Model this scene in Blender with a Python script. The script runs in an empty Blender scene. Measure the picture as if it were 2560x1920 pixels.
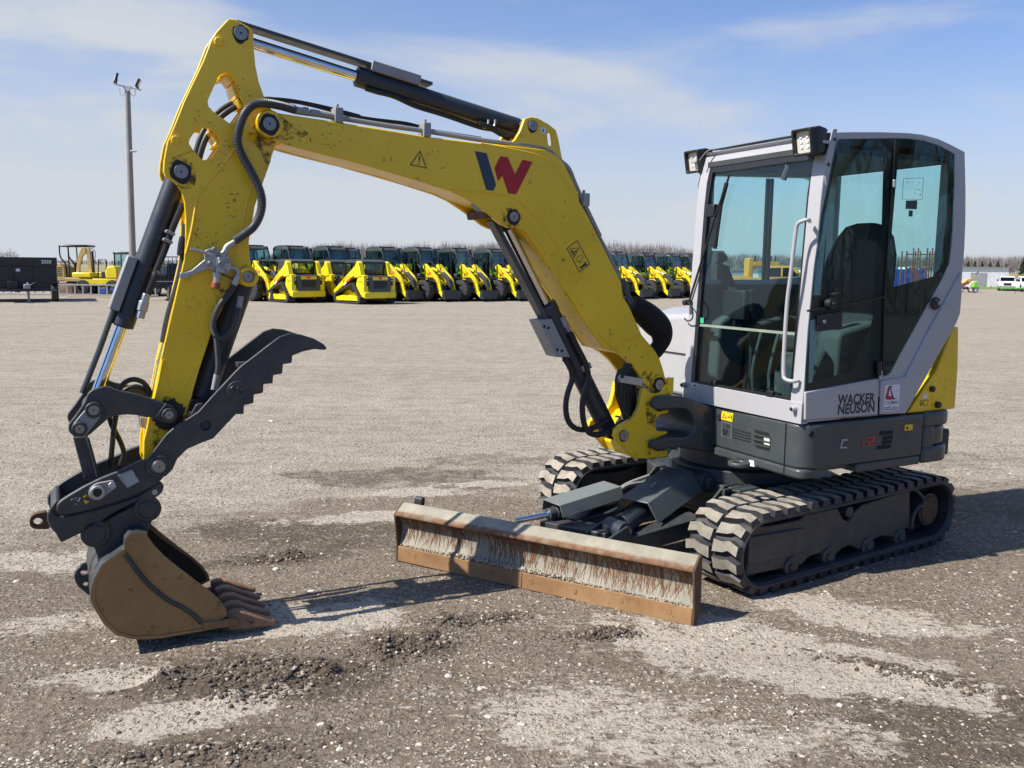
import bpy, bmesh, math, random
from mathutils import Vector, Matrix, noise
from mathutils.geometry import tessellate_polygon
random.seed(7)
R = math.radians
scene = bpy.context.scene
COL = scene.collection

# ------------------------------------------------------------------ camera
FPX, CAMH = 2200.0, 1.72                      # focal length in photo pixels, eye height
pitch, roll = math.atan((960 - 671) / FPX), math.atan(0.0093)
CF = Vector((0, math.cos(pitch), -math.sin(pitch)))
_r, _u = Vector((1, 0, 0)), Vector((1, 0, 0)).cross(CF)
CR = math.cos(roll) * _r + math.sin(roll) * _u
CU = -math.sin(roll) * _r + math.cos(roll) * _u
CP = Vector((0, 0, CAMH))
cam = bpy.data.cameras.new('camera')
cam.sensor_width = 36; cam.lens = 36 * FPX / 2560; cam.clip_end = 6000; cam.clip_start = .05
camo = bpy.data.objects.new('camera', cam); COL.objects.link(camo)
m = Matrix((CR, CU, -CF)).transposed().to_4x4(); m.translation = CP
camo.matrix_world = m
scene.camera = camo

# ------------------------------------------------------------------ light
SUN_EL, SUN_HEAD = R(48), R(23.2)             # height of the sun; heading the shadows run to (from +X)
sun = bpy.data.lights.new('sun', 'SUN'); sun.energy = 5.0; sun.angle = R(.53); sun.color = (1, .94, .85)
so = bpy.data.objects.new('sun', sun); COL.objects.link(so)
to_sun = Vector((-math.cos(SUN_HEAD) * math.cos(SUN_EL), -math.sin(SUN_HEAD) * math.cos(SUN_EL), math.sin(SUN_EL)))
so.rotation_euler = to_sun.to_track_quat('Z', 'Y').to_euler()
so.location = (0, 0, 30)

world = bpy.data.worlds.new('World'); scene.world = world; world.use_nodes = True
nt = world.node_tree; nt.nodes.clear()
def N(nt, t, **k):
    n = nt.nodes.new(t)
    for a, b in k.items(): setattr(n, a, b)
    return n
L = lambda nt, a, b: nt.links.new(a, b)
wo = N(nt, 'ShaderNodeOutputWorld'); bg = N(nt, 'ShaderNodeBackground'); bg.inputs[1].default_value = .075
sky = N(nt, 'ShaderNodeTexSky', sky_type='NISHITA', sun_disc=False)
sky.sun_elevation = SUN_EL; sky.sun_rotation = math.atan2(to_sun.x, to_sun.y)
sky.air_density = 1.0; sky.dust_density = .6; sky.ozone_density = 3.0
tc = N(nt, 'ShaderNodeTexCoord'); mp = N(nt, 'ShaderNodeMapping'); mp.inputs['Scale'].default_value = (1.0, 1.6, 4.2)
mp.inputs['Rotation'].default_value = (.25, .35, .6); mp.inputs['Location'].default_value = (2.6, 1.82, .78)
L(nt, tc.outputs['Generated'], mp.inputs[0])
n1 = N(nt, 'ShaderNodeTexNoise'); n1.inputs['Scale'].default_value = 2.3; n1.inputs['Detail'].default_value = 7
n1.inputs['Roughness'].default_value = .52; n1.inputs['Distortion'].default_value = .35
L(nt, mp.outputs[0], n1.inputs['Vector'])
cr = N(nt, 'ShaderNodeValToRGB'); cr.color_ramp.elements[0].position = .45; cr.color_ramp.elements[1].position = .68
cr.color_ramp.interpolation = 'EASE'
L(nt, n1.outputs[0], cr.inputs[0])
sp = N(nt, 'ShaderNodeSeparateXYZ'); L(nt, tc.outputs['Generated'], sp.inputs[0])
hz = N(nt, 'ShaderNodeMapRange'); hz.inputs[1].default_value = -.02; hz.inputs[2].default_value = .30; hz.inputs[3].default_value = .95; hz.inputs[4].default_value = .0
hz.interpolation_type = 'SMOOTHSTEP'
L(nt, sp.outputs['Z'], hz.inputs[0])
ml = N(nt, 'ShaderNodeMath', operation='MULTIPLY_ADD', use_clamp=True); ml.inputs[1].default_value = .62
hi = N(nt, 'ShaderNodeMapRange'); hi.inputs[1].default_value = .32; hi.inputs[2].default_value = .75; hi.inputs[3].default_value = 1; hi.inputs[4].default_value = .15
L(nt, sp.outputs['Z'], hi.inputs[0]); cm = N(nt, 'ShaderNodeMath', operation='MULTIPLY'); L(nt, cr.outputs[0], cm.inputs[0]); L(nt, hi.outputs[0], cm.inputs[1])
# the haze brightens towards the sun's side of the sky
sv = N(nt, 'ShaderNodeVectorMath', operation='DOT_PRODUCT'); sv.inputs[1].default_value = to_sun; L(nt, tc.outputs['Generated'], sv.inputs[0])
sm_ = N(nt, 'ShaderNodeMapRange'); sm_.inputs[1].default_value = -.55; sm_.inputs[2].default_value = .35; sm_.inputs[3].default_value = .0; sm_.inputs[4].default_value = .32; L(nt, sv.outputs['Value'], sm_.inputs[0])
hs = N(nt, 'ShaderNodeMath', operation='ADD'); L(nt, hz.outputs[0], hs.inputs[0]); L(nt, sm_.outputs[0], hs.inputs[1])
L(nt, cm.outputs[0], ml.inputs[0]); L(nt, hs.outputs[0], ml.inputs[2])
# the thin cloud lies over the far half of the sky; behind the camera it is clear
bk = N(nt, 'ShaderNodeMapRange'); bk.inputs[1].default_value = -.35; bk.inputs[2].default_value = .45; bk.interpolation_type = 'SMOOTHSTEP'; L(nt, sp.outputs['Y'], bk.inputs[0])
fc = N(nt, 'ShaderNodeMath', operation='MULTIPLY'); L(nt, ml.outputs[0], fc.inputs[0]); L(nt, bk.outputs[0], fc.inputs[1])
mx = N(nt, 'ShaderNodeMix', data_type='RGBA'); mx.inputs[7].default_value = (5.75, 6.1, 6.65, 1)   # thin high cloud and haze
gn = N(nt, 'ShaderNodeMix', data_type='RGBA', blend_type='MULTIPLY'); gn.inputs[0].default_value = 1; gn.inputs[7].default_value = (.83, 1.06, 1.45, 1)
L(nt, sky.outputs[0], gn.inputs[6])
L(nt, fc.outputs[0], mx.inputs[0]); L(nt, gn.outputs[2], mx.inputs[6])
L(nt, mx.outputs[2], bg.inputs[0]); L(nt, bg.outputs[0], wo.inputs[0])

scene.view_settings.view_transform = 'Standard'; scene.view_settings.look = 'None'
scene.view_settings.exposure = 0.56; scene.view_settings.gamma = 1
scene.cycles.max_bounces = 10; scene.cycles.transparent_max_bounces = 24
scene.cycles.caustics_reflective = False; scene.cycles.caustics_refractive = False

# ------------------------------------------------------------------ materials
def new_mat(name):
    m = bpy.data.materials.new(name); m.use_nodes = True
    return m, m.node_tree, m.node_tree.nodes['Principled BSDF']
def coords(nt, scale=None):
    t = N(nt, 'ShaderNodeTexCoord')
    if scale is None: return t.outputs['Object']
    mp = N(nt, 'ShaderNodeMapping'); mp.inputs['Scale'].default_value = scale
    L(nt, t.outputs['Object'], mp.inputs[0]); return mp.outputs[0]
def noise_n(nt, vec, scale, detail=4, rough=.55):
    n = N(nt, 'ShaderNodeTexNoise'); n.inputs['Scale'].default_value = scale
    n.inputs['Detail'].default_value = detail; n.inputs['Roughness'].default_value = rough
    L(nt, vec, n.inputs['Vector']); return n.outputs[0]
def ramp(nt, fac, a, b, ca=0., cb=1.):
    r = N(nt, 'ShaderNodeMapRange'); r.inputs[1].default_value = a; r.inputs[2].default_value = b
    r.inputs[3].default_value = ca; r.inputs[4].default_value = cb
    L(nt, fac, r.inputs[0]); return r.outputs[0]
def mixc(nt, fac, a, b):
    x = N(nt, 'ShaderNodeMix', data_type='RGBA')
    if isinstance(fac, float): x.inputs[0].default_value = fac
    else: L(nt, fac, x.inputs[0])
    for i, c in ((6, a), (7, b)):
        if isinstance(c, tuple): x.inputs[i].default_value = (*c, 1)
        else: L(nt, c, x.inputs[i])
    return x.outputs[2]
def bump(nt, p, h, s=.2, d=.005):
    b = N(nt, 'ShaderNodeBump'); b.inputs['Strength'].default_value = s; b.inputs['Distance'].default_value = d
    L(nt, h, b.inputs['Height']); L(nt, b.outputs[0], p.inputs['Normal'])
def paint(name, rgb, rough=.4, metal=0., grime=(.05, .045, .04), amount=.5, dust=None, scale=6., var=.10, coat=0.):
    """painted / plain metal: tone drift, small grime flecks, dusty film, uneven gloss"""
    m, nt, p = new_mat(name); v = coords(nt)
    big = noise_n(nt, v, 1.7, 3)
    lo = tuple(c * (1 - var) for c in rgb); hi = tuple(min(1, c * (1 + var)) for c in rgb)
    c = mixc(nt, ramp(nt, big, .3, .7), lo, hi)
    if amount > 0:
        g = noise_n(nt, v, scale * 4, 8, .7); g2 = noise_n(nt, v, scale * .6, 3)
        a = ramp(nt, g, .575, .68); b_ = ramp(nt, g2, .47, .62)
        mm = N(nt, 'ShaderNodeMath', operation='MULTIPLY'); L(nt, a, mm.inputs[0]); L(nt, b_, mm.inputs[1])
        mm2 = N(nt, 'ShaderNodeMath', operation='MULTIPLY'); L(nt, mm.outputs[0], mm2.inputs[0]); mm2.inputs[1].default_value = amount
        c = mixc(nt, mm2.outputs[0], c, grime)
    if dust:
        d = noise_n(nt, v, 9, 6, .65)
        c = mixc(nt, ramp(nt, d, .42, .75, 0., dust[3]), c, dust[:3])
    L(nt, c, p.inputs['Base Color'])
    r = noise_n(nt, v, 11, 5, .6); L(nt, ramp(nt, r, .3, .7, max(.05, rough - .09), rough + .12), p.inputs['Roughness'])
    p.inputs['Metallic'].default_value = metal
    if coat: p.inputs['Coat Weight'].default_value = coat; p.inputs['Coat Roughness'].default_value = .15
    bump(nt, p, noise_n(nt, v, 60, 4), .06, .002)
    return m
def flat(name, rgb, rough=.5, metal=0.):
    m, nt, p = new_mat(name); v = coords(nt)
    c = mixc(nt, ramp(nt, noise_n(nt, v, 14, 4), .3, .7), tuple(x * .88 for x in rgb), tuple(min(1, x * 1.1) for x in rgb))
    L(nt, c, p.inputs['Base Color']); p.inputs['Roughness'].default_value = rough; p.inputs['Metallic'].default_value = metal
    return m
def glass(name, tint, refl=1.0):
    m, nt, p = new_mat(name); nt.nodes.remove(p)
    out = nt.nodes['Material Output']
    t = N(nt, 'ShaderNodeBsdfTransparent'); t.inputs[0].default_value = (*tint, 1)
    g = N(nt, 'ShaderNodeBsdfGlossy'); g.inputs['Roughness'].default_value = .01
    ge = N(nt, 'ShaderNodeNewGeometry'); dt = N(nt, 'ShaderNodeVectorMath', operation='DOT_PRODUCT')
    L(nt, ge.outputs['Incoming'], dt.inputs[0]); L(nt, ge.outputs['Normal'], dt.inputs[1])
    ab = N(nt, 'ShaderNodeMath', operation='ABSOLUTE'); L(nt, dt.outputs['Value'], ab.inputs[0])
    iv = N(nt, 'ShaderNodeMath', operation='SUBTRACT', use_clamp=True); iv.inputs[0].default_value = 1; L(nt, ab.outputs[0], iv.inputs[1])
    pw = N(nt, 'ShaderNodeMath', operation='POWER'); pw.inputs[1].default_value = 5; L(nt, iv.outputs[0], pw.inputs[0])
    mu = N(nt, 'ShaderNodeMath', operation='MULTIPLY_ADD', use_clamp=True); mu.inputs[1].default_value = .96 * refl; mu.inputs[2].default_value = .04 * refl
    L(nt, pw.outputs[0], mu.inputs[0])
    x = N(nt, 'ShaderNodeMixShader'); L(nt, mu.outputs[0], x.inputs[0]); L(nt, t.outputs[0], x.inputs[1]); L(nt, g.outputs[0], x.inputs[2])
    L(nt, x.outputs[0], out.inputs[0]); return m

YEL = paint('yellow_paint', (.84, .545, .010), .34, amount=.9, scale=5, grime=(.05, .035, .015), coat=.25)
YELB = paint('bright_yellow_paint', (.80, .62, .012), .35, amount=.25, coat=.2)
TAN = paint('faded_yellow_paint', (.50, .35, .13), .5, amount=.7)
GREY = paint('dark_grey_paint', (.034, .042, .048), .42, amount=.5, grime=(.10, .075, .05), dust=(.16, .14, .115, .25))
SLATE = paint('slate_grey_paint', (.046, .056, .060), .40, amount=.2, dust=(.16, .145, .12, .12), coat=.1)
SLATEB = paint('slate_blue_paint', (.027, .033, .041), .42, amount=.2)
STEELG = paint('worn_steel_grey_paint', (.032, .038, .043), .45, amount=1., grime=(.10, .055, .028), dust=(.17, .14, .11, .3))
CABG = paint('light_grey_paint', (.395, .395, .405), .33, amount=.12, grime=(.3, .28, .26), var=.03, coat=.3)
BLACK = flat('black_plastic', (.012, .012, .014), .45)
MATTE = flat('matte_black', (.006, .006, .007), .8)
RUBBER = paint('black_rubber', (.024, .025, .029), .55, amount=0, dust=(.13, .115, .095, .34))
TYRE = paint('tyre_rubber', (.020, .020, .022), .75, amount=0, dust=(.12, .11, .10, .35))
DIRT = paint('dried_mud', (.325, .292, .236), .95, amount=1., grime=(.05, .045, .04), dust=(.11, .095, .075, .9), var=.25, scale=16)
HOSE = flat('hose_rubber', (.014, .014, .016), .5)
CORR = flat('grey_hose_guard', (.060, .062, .064), .4)
CHROME = flat('chrome_rod', (.75, .75, .76), .12, 1.)
ZINC = paint('zinc_steel', (.42, .43, .43), .42, .75, amount=.5, grime=(.12, .11, .10))
STEEL = paint('bare_pin_steel', (.30, .29, .28), .40, .8, amount=.9, grime=(.05, .045, .04))
RUST = paint('rusty_steel', (.085, .045, .024), .8, amount=.9, grime=(.04, .03, .02), dust=(.14, .095, .06, .5), var=.2)
GREASE = flat('dried_grease', (.016, .013, .010), .55)
RED = flat('red_vinyl', (.42, .012, .020), .45)
WHITE = paint('white_paint', (.78, .79, .80), .3, amount=.1)
VINYLW = flat('white_vinyl', (.72, .72, .74), .4)
VINYLY = flat('yellow_vinyl', (.80, .57, .02), .4)
INKD = flat('dark_vinyl', (.030, .032, .040), .45)
INKY = flat('brown_print', (.10, .065, .01), .5)
NAVY = flat('dark_blue_vinyl', (.025, .045, .075), .45)
LGREY = flat('grey_vinyl', (.35, .36, .37), .5)
REDF = flat('faded_red_vinyl', (.42, .05, .035), .5)
LENS = flat('lamp_lens', (.62, .60, .52), .15)
REDLENS = flat('red_lens', (.30, .01, .01), .2)
GLASSC = glass('tinted_cab_glass', (.855, .968, .972))
GLASSD = glass('door_glass', (.78, .93, .93), .65)
GLASSB = glass('machine_glass', (.62, .76, .78), 1.6)
GLASSK = glass('vehicle_glass', (.18, .22, .24), 1.3)
SEATF = flat('seat_fabric', (.030, .031, .034), .9)
CONS = flat('grey_console', (.050, .056, .056), .8)
GREEN = paint('green_paint', (.16, .50, .06), .45, amount=.3)
GALV = paint('galvanised_grey', (.30, .30, .30), .6, .2, amount=.4)
WOODP = paint('weathered_pole', (.27, .25, .23), .9, amount=.8, grime=(.12, .11, .10), scale=3)
BLUE = paint('blue_paint', (.03, .07, .30), .5, amount=.2)
BROWN = paint('brown_sheet', (.16, .10, .065), .9, amount=.4)
CABROWN = paint('red_primer', (.22, .07, .04), .7, amount=.4)
BLACKP = paint('black_paint', (.010, .011, .014), .32, amount=.1, dust=(.10, .09, .08, .12))
BARK = paint('grey_bark', (.13, .11, .095), .95, amount=.3)

def blade_mat():
    """worn grey-blue mouldboard paint with vertical rust scratches under the top edge"""
    m, nt, p = new_mat('scratched_blade_paint')
    t = N(nt, 'ShaderNodeTexCoord')
    uv = N(nt, 'ShaderNodeAttribute', attribute_name='lz')       # (along, height, 0) in metres
    sp = N(nt, 'ShaderNodeSeparateXYZ'); L(nt, uv.outputs['Vector'], sp.inputs[0])
    def streak(sx, sy, rot, a, b, dist):
        mp = N(nt, 'ShaderNodeMapping'); mp.inputs['Scale'].default_value = (sx, sy, 1); mp.inputs['Rotation'].default_value = (0, 0, rot)
        L(nt, uv.outputs['Vector'], mp.inputs[0])
        n = N(nt, 'ShaderNodeTexNoise'); n.inputs['Scale'].default_value = 1; n.inputs['Detail'].default_value = 3; n.inputs['Distortion'].default_value = dist
        L(nt, mp.outputs[0], n.inputs['Vector']); return ramp(nt, n.outputs[0], a, b)
    s1 = streak(52, 5, .04, .575, .60, .9); s2 = streak(46, 6, .26, .585, .61, 1.0); s3 = streak(44, 7, -.34, .59, .615, 1.1); s4 = streak(14, 40, .7, .63, .655, 1.2)
    add = None
    for s in (s1, s2, s3, s4):
        if add is None: add = s; continue
        mm = N(nt, 'ShaderNodeMath', operation='MAXIMUM'); L(nt, add, mm.inputs[0]); L(nt, s, mm.inputs[1]); add = mm.outputs[0]
    # scratches start at the top edge and run out at different heights
    mp = N(nt, 'ShaderNodeMapping'); mp.inputs['Scale'].default_value = (13, 1.2, 1); L(nt, uv.outputs['Vector'], mp.inputs[0])
    nn = N(nt, 'ShaderNodeTexNoise'); nn.inputs['Scale'].default_value = 1; nn.inputs['Detail'].default_value = 5; L(nt, mp.outputs[0], nn.inputs['Vector'])
    lim = ramp(nt, nn.outputs[0], .36, .64, .085, .19)
    df = N(nt, 'ShaderNodeMath', operation='SUBTRACT'); L(nt, sp.outputs['Y'], df.inputs[0]); L(nt, lim, df.inputs[1])
    gate0 = ramp(nt, df.outputs[0], -.004, .02); top = ramp(nt, sp.outputs['Y'], .312, .300, .10, 1.)
    gm = N(nt, 'ShaderNodeMath', operation='MULTIPLY'); L(nt, gate0, gm.inputs[0]); L(nt, top, gm.inputs[1]); gate = gm.outputs[0]
    mm = N(nt, 'ShaderNodeMath', operation='MULTIPLY'); L(nt, add, mm.inputs[0]); L(nt, gate, mm.inputs[1])
    v = t.outputs['Object']
    base = mixc(nt, ramp(nt, noise_n(nt, v, 7, 6, .65), .35, .7), (.225, .21, .155), (.35, .32, .25))
    wear = ramp(nt, noise_n(nt, v, 17, 7, .7), .56, .68)
    base = mixc(nt, wear, base, (.34, .29, .21))
    rust = mixc(nt, ramp(nt, noise_n(nt, v, 30, 4), .3, .7), (.105, .048, .020), (.21, .105, .048))
    fd = N(nt, 'ShaderNodeMath', operation='MULTIPLY'); L(nt, mm.outputs[0], fd.inputs[0]); fd.inputs[1].default_value = .35; c = mixc(nt, fd.outputs[0], base, rust)
    wash = ramp(nt, sp.outputs['Y'], .175, .262, 0, .62); wgate = ramp(nt, sp.outputs['Y'], .31, .30); wn = ramp(nt, noise_n(nt, v, 21, 6, .7), .38, .62)
    w1 = N(nt, 'ShaderNodeMath', operation='MULTIPLY'); L(nt, wash, w1.inputs[0]); L(nt, wgate, w1.inputs[1]); w2 = N(nt, 'ShaderNodeMath', operation='MULTIPLY'); L(nt, w1.outputs[0], w2.inputs[0]); L(nt, wn, w2.inputs[1]); c = mixc(nt, w2.outputs[0], c, (.20, .115, .058))
    # rusty bare lip along the top edge, dried dirt near the cutting edge
    lip = ramp(nt, sp.outputs['Y'], .268, .276); lip2 = ramp(nt, sp.outputs['Y'], .305, .297)
    lp = N(nt, 'ShaderNodeMath', operation='MULTIPLY'); L(nt, lip, lp.inputs[0]); L(nt, lip2, lp.inputs[1])
    ln = ramp(nt, noise_n(nt, v, 14, 5), .34, .5, .25, 1.); l2 = N(nt, 'ShaderNodeMath', operation='MULTIPLY'); L(nt, lp.outputs[0], l2.inputs[0]); L(nt, ln, l2.inputs[1])
    c = mixc(nt, l2.outputs[0], c, rust)
    L(nt, c, p.inputs['Base Color']); p.inputs['Roughness'].default_value = .6; p.inputs['Metallic'].default_value = 0.
    bump(nt, p, noise_n(nt, v, 45, 5), .15, .003)
    return m
BLADE = blade_mat()
def edge_mat(name, ca, cb, cc, s=5):
    m, nt, p = new_mat(name); v = coords(nt)
    c = mixc(nt, ramp(nt, noise_n(nt, v, s, 6, .65), .3, .7), ca, cb)
    c = mixc(nt, ramp(nt, noise_n(nt, v, s * 5, 6, .7), .58, .7), c, cc)
    L(nt, c, p.inputs['Base Color']); p.inputs['Roughness'].default_value = .82
    bump(nt, p, noise_n(nt, v, 80, 5), .25, .003); return m
EDGE = edge_mat('rusty_cutting_edge', (.21, .11, .043), (.34, .195, .088), (.14, .085, .048))
BUCK = edge_mat('rusty_bucket_plate', (.25, .142, .048), (.38, .228, .085), (.10, .064, .036), 3)
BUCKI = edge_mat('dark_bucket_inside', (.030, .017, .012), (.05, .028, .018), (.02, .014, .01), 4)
def film_mat(name, ca, cb, scale, lo, hi):
    m, nt, p = new_mat(name); v = coords(nt); L(nt, mixc(nt, ramp(nt, noise_n(nt, v, scale, 5), .3, .7), ca, cb), p.inputs['Base Color']); p.inputs['Roughness'].default_value = .55
    L(nt, ramp(nt, noise_n(nt, v, scale * 1.7, 7, .72), lo, hi, 0., .62), p.inputs['Alpha']); return m
FILM = film_mat('oily_grime_film', (.03, .02, .008), (.10, .062, .015), 14, .46, .68)
TOOTH = edge_mat('worn_tooth_steel', (.16, .088, .05), (.32, .19, .11), (.09, .055, .035), 9)

# ------------------------------------------------------------------ mesh builder
def smooth_path(pts, n=6):
    pts = [Vector(p) for p in pts]; out = []
    for i in range(len(pts) - 1):
        p0 = pts[max(i - 1, 0)]; p1 = pts[i]; p2 = pts[i + 1]; p3 = pts[min(i + 2, len(pts) - 1)]
        for k in range(n):
            t = k / n
            out.append(.5 * ((2 * p1) + (p2 - p0) * t + (2 * p0 - 5 * p1 + 4 * p2 - p3) * t * t + (3 * p1 - p0 - 3 * p2 + p3) * t ** 3))
    out.append(pts[-1]); return out
def round_poly(pts, r, n=4):
    """2D polygon with corners rounded by radius r (or list of radii)"""
    out = []; k = len(pts)
    for i in range(k):
        p = Vector(pts[i][:2]); a = Vector(pts[i - 1][:2]); b = Vector(pts[(i + 1) % k][:2])
        rr = r[i] if isinstance(r, (list, tuple)) else r
        da, db = (a - p), (b - p); la, lb = da.length, db.length
        if rr <= 0 or la < 1e-6 or lb < 1e-6: out.append((p.x, p.y)); continue
        d = min(rr, la * .45, lb * .45); pa = p + da / la * d; pb = p + db / lb * d
        for j in range(n + 1):
            t = j / n; q = pa * (1 - t) ** 2 + p * 2 * t * (1 - t) + pb * t * t; out.append((q.x, q.y))
    return out
class MB:
    def __init__(s): s.v = []; s.f = []; s.m = []; s.flat = set()
    def add(s, vs, fs, m=0):
        o = len(s.v); s.v += [Vector(q) for q in vs]
        for f in fs: s.f.append([i + o for i in f]); s.m.append(m)
        return s
    def prism(s, poly, w0, w1, fn, holes=(), m=0, mc=None):
        loops = [list(poly)] + [list(h) for h in holes]; mc = m if mc is None else mc
        vs0 = [fn(p[0], p[1], w0) for l in loops for p in l]; vs1 = [fn(p[0], p[1], w1) for l in loops for p in l]
        n = len(vs0); o = len(s.v); s.v += [Vector(q) for q in vs0 + vs1]
        if holes:
            tb = bmesh.new(); es = []
            for l in loops:
                q = [tb.verts.new((p[0], p[1], 0)) for p in l]; es += [tb.edges.new((q[i], q[(i + 1) % len(q)])) for i in range(len(q))]
            tb.verts.index_update(); bmesh.ops.triangle_fill(tb, use_beauty=True, use_dissolve=False, edges=es)
            tris = [[x.index for x in f.verts] for f in tb.faces]; tb.free()
            for t in tris:
                s.flat |= {len(s.f), len(s.f) + 1}
                s.f.append([o + i for i in t]); s.m.append(mc); s.f.append([o + n + i for i in reversed(t)]); s.m.append(mc)
        else:
            s.f.append([o + i for i in range(n)]); s.m.append(mc); s.f.append([o + n + i for i in reversed(range(n))]); s.m.append(mc)
        k = 0
        for l in loops:
            for i in range(len(l)):
                a, b = o + k + i, o + k + (i + 1) % len(l); s.f.append([a, b, b + n, a + n]); s.m.append(m)
            k += len(l)
        return s
    def box(s, x0, x1, y0, y1, z0, z1, fn=None, m=0):
        fn = fn or (lambda x, y, z: Vector((x, y, z)))
        return s.prism([(x0, y0), (x1, y0), (x1, y1), (x0, y1)], z0, z1, fn, m=m)
    def cyl(s, p0, p1, r0, r1=None, n=20, m=0, caps=True):
        r1 = r0 if r1 is None else r1
        p0, p1 = Vector(p0), Vector(p1); d = (p1 - p0).normalized()
        a = d.orthogonal().normalized(); b = d.cross(a); vs = []
        for p, r in ((p0, r0), (p1, r1)):
            for i in range(n):
                t = 2 * math.pi * i / n; vs.append(p + (a * math.cos(t) + b * math.sin(t)) * r)
        fs = [[i, (i + 1) % n, n + (i + 1) % n, n + i] for i in range(n)]
        if caps: fs += [list(range(n)), list(range(n, 2 * n))]
        return s.add(vs, fs, m)
    def ring(s, p0, p1, ro, ri, n=28, m=0):
        p0, p1 = Vector(p0), Vector(p1); d = (p1 - p0).normalized(); a = d.orthogonal().normalized(); b = d.cross(a); vs = []
        for p, r in ((p0, ro), (p1, ro), (p1, ri), (p0, ri)):
            for i in range(n):
                t = 2 * math.pi * i / n; vs.append(p + (a * math.cos(t) + b * math.sin(t)) * r)
        fs = []
        for k in range(4):
            k2 = (k + 1) % 4
            fs += [[k * n + i, k * n + (i + 1) % n, k2 * n + (i + 1) % n, k2 * n + i] for i in range(n)]
        return s.add(vs, fs, m)
    def tube(s, pts, r, n=10, m=0, smooth=0, caps=True):
        pts = smooth_path(pts, smooth) if smooth else [Vector(p) for p in pts]
        k = len(pts); d = (pts[1] - pts[0]).normalized(); a = d.orthogonal().normalized(); vs = []
        for i, p in enumerate(pts):
            t = (pts[min(i + 1, k - 1)] - pts[max(i - 1, 0)]).normalized()
            a = (a - t * a.dot(t)); a = a.normalized() if a.length > 1e-6 else t.orthogonal().normalized(); b = t.cross(a)
            rr = r(i, k) if callable(r) else r
            for j in range(n):
                q = 2 * math.pi * j / n; vs.append(p + (a * math.cos(q) + b * math.sin(q)) * rr)
        fs = [[i * n + j, i * n + (j + 1) % n, (i + 1) * n + (j + 1) % n, (i + 1) * n + j] for i in range(k - 1) for j in range(n)]
        if caps: fs += [list(range(n)), list(range((k - 1) * n, k * n))]
        return s.add(vs, fs, m)
    def loft(s, rings, m=0, caps=True, closed=True):
        n = len(rings[0]); vs = [q for r in rings for q in r]; e = n if closed else n - 1
        fs = [[i * n + j, i * n + (j + 1) % n, (i + 1) * n + (j + 1) % n, (i + 1) * n + j] for i in range(len(rings) - 1) for j in range(e)]
        if caps and closed: fs += [list(range(n)), list(range((len(rings) - 1) * n, len(rings) * n))]
        return s.add(vs, fs, m)
    def build(s, name, mats, parent=None, bevel=0., seg=2, sm=35, kind=None, group=None, label=None, cat=None, loc=None):
        me = bpy.data.meshes.new(name)
        off = Vector((0, 0, 0))
        q = parent
        while q is not None: off += Vector(q.location); q = q.parent
        if loc is not None: off += Vector(loc)
        me.from_pydata([tuple(v - off) for v in s.v], [], s.f)
        mats = mats if isinstance(mats, (list, tuple)) else [mats]
        for x in mats: me.materials.append(x)
        me.polygons.foreach_set('material_index', s.m)
        b = bmesh.new(); b.from_mesh(me); bmesh.ops.recalc_face_normals(b, faces=b.faces)
        b.to_mesh(me); b.free()
        me.polygons.foreach_set('use_smooth', [i not in s.flat for i in range(len(me.polygons))]); me.set_sharp_from_angle(angle=R(sm)); me.update()
        o = bpy.data.objects.new(name, me); COL.objects.link(o)
        if parent is not None: o.parent = parent
        if loc is not None: o.location = loc
        if bevel > 0:
            b = o.modifiers.new('bevel', 'BEVEL'); b.width = bevel; b.segments = seg; b.limit_method = 'ANGLE'; b.angle_limit = R(38)
        tag(o, label, cat, group, kind); return o
def tag(o, label=None, cat=None, group=None, kind=None):
    for k, v in (('label', label), ('category', cat), ('group', group), ('kind', kind)):
        if v: o[k] = v
    return o
def empty(name, loc, label, cat, group=None, rz=0):
    o = bpy.data.objects.new(name, None); o.location = loc; o.rotation_euler = (0, 0, rz); COL.objects.link(o)
    o.empty_display_size = .2
    return tag(o, label, cat, group)
def copy_tree(o, parent=None):
    c = o.copy(); COL.objects.link(c)
    if parent is not None: c.parent = parent
    for ch in list(o.children): copy_tree(ch, c)
    return c
def text_mesh(name, body, size, mat, parent, origin, xdir, ydir, extrude=.0006, bold=.02, align='LEFT', squeeze=1.):
    cu = bpy.data.curves.new(name, 'FONT'); cu.body = body; cu.size = size; cu.extrude = extrude; cu.offset = bold * size; cu.align_x = align
    cu.space_line = .82; cu.space_character = 1.02
    to = bpy.data.objects.new('tmp', cu); COL.objects.link(to)
    dg = bpy.context.evaluated_depsgraph_get(); me = bpy.data.meshes.new_from_object(to.evaluated_get(dg))
    bpy.data.objects.remove(to)
    x = Vector(xdir).normalized(); y = (Vector(ydir) - x * Vector(ydir).dot(x)).normalized(); z = x.cross(y); off = Vector((0, 0, 0)); q = parent
    while q is not None: off += Vector(q.location); q = q.parent
    for v in me.vertices: v.co = Vector(origin) + x * v.co.x * squeeze + y * v.co.y + z * v.co.z - off
    me.materials.clear(); me.materials.append(mat); me.name = name
    o = bpy.data.objects.new(name, me); COL.objects.link(o); o.parent = parent; return o

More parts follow.
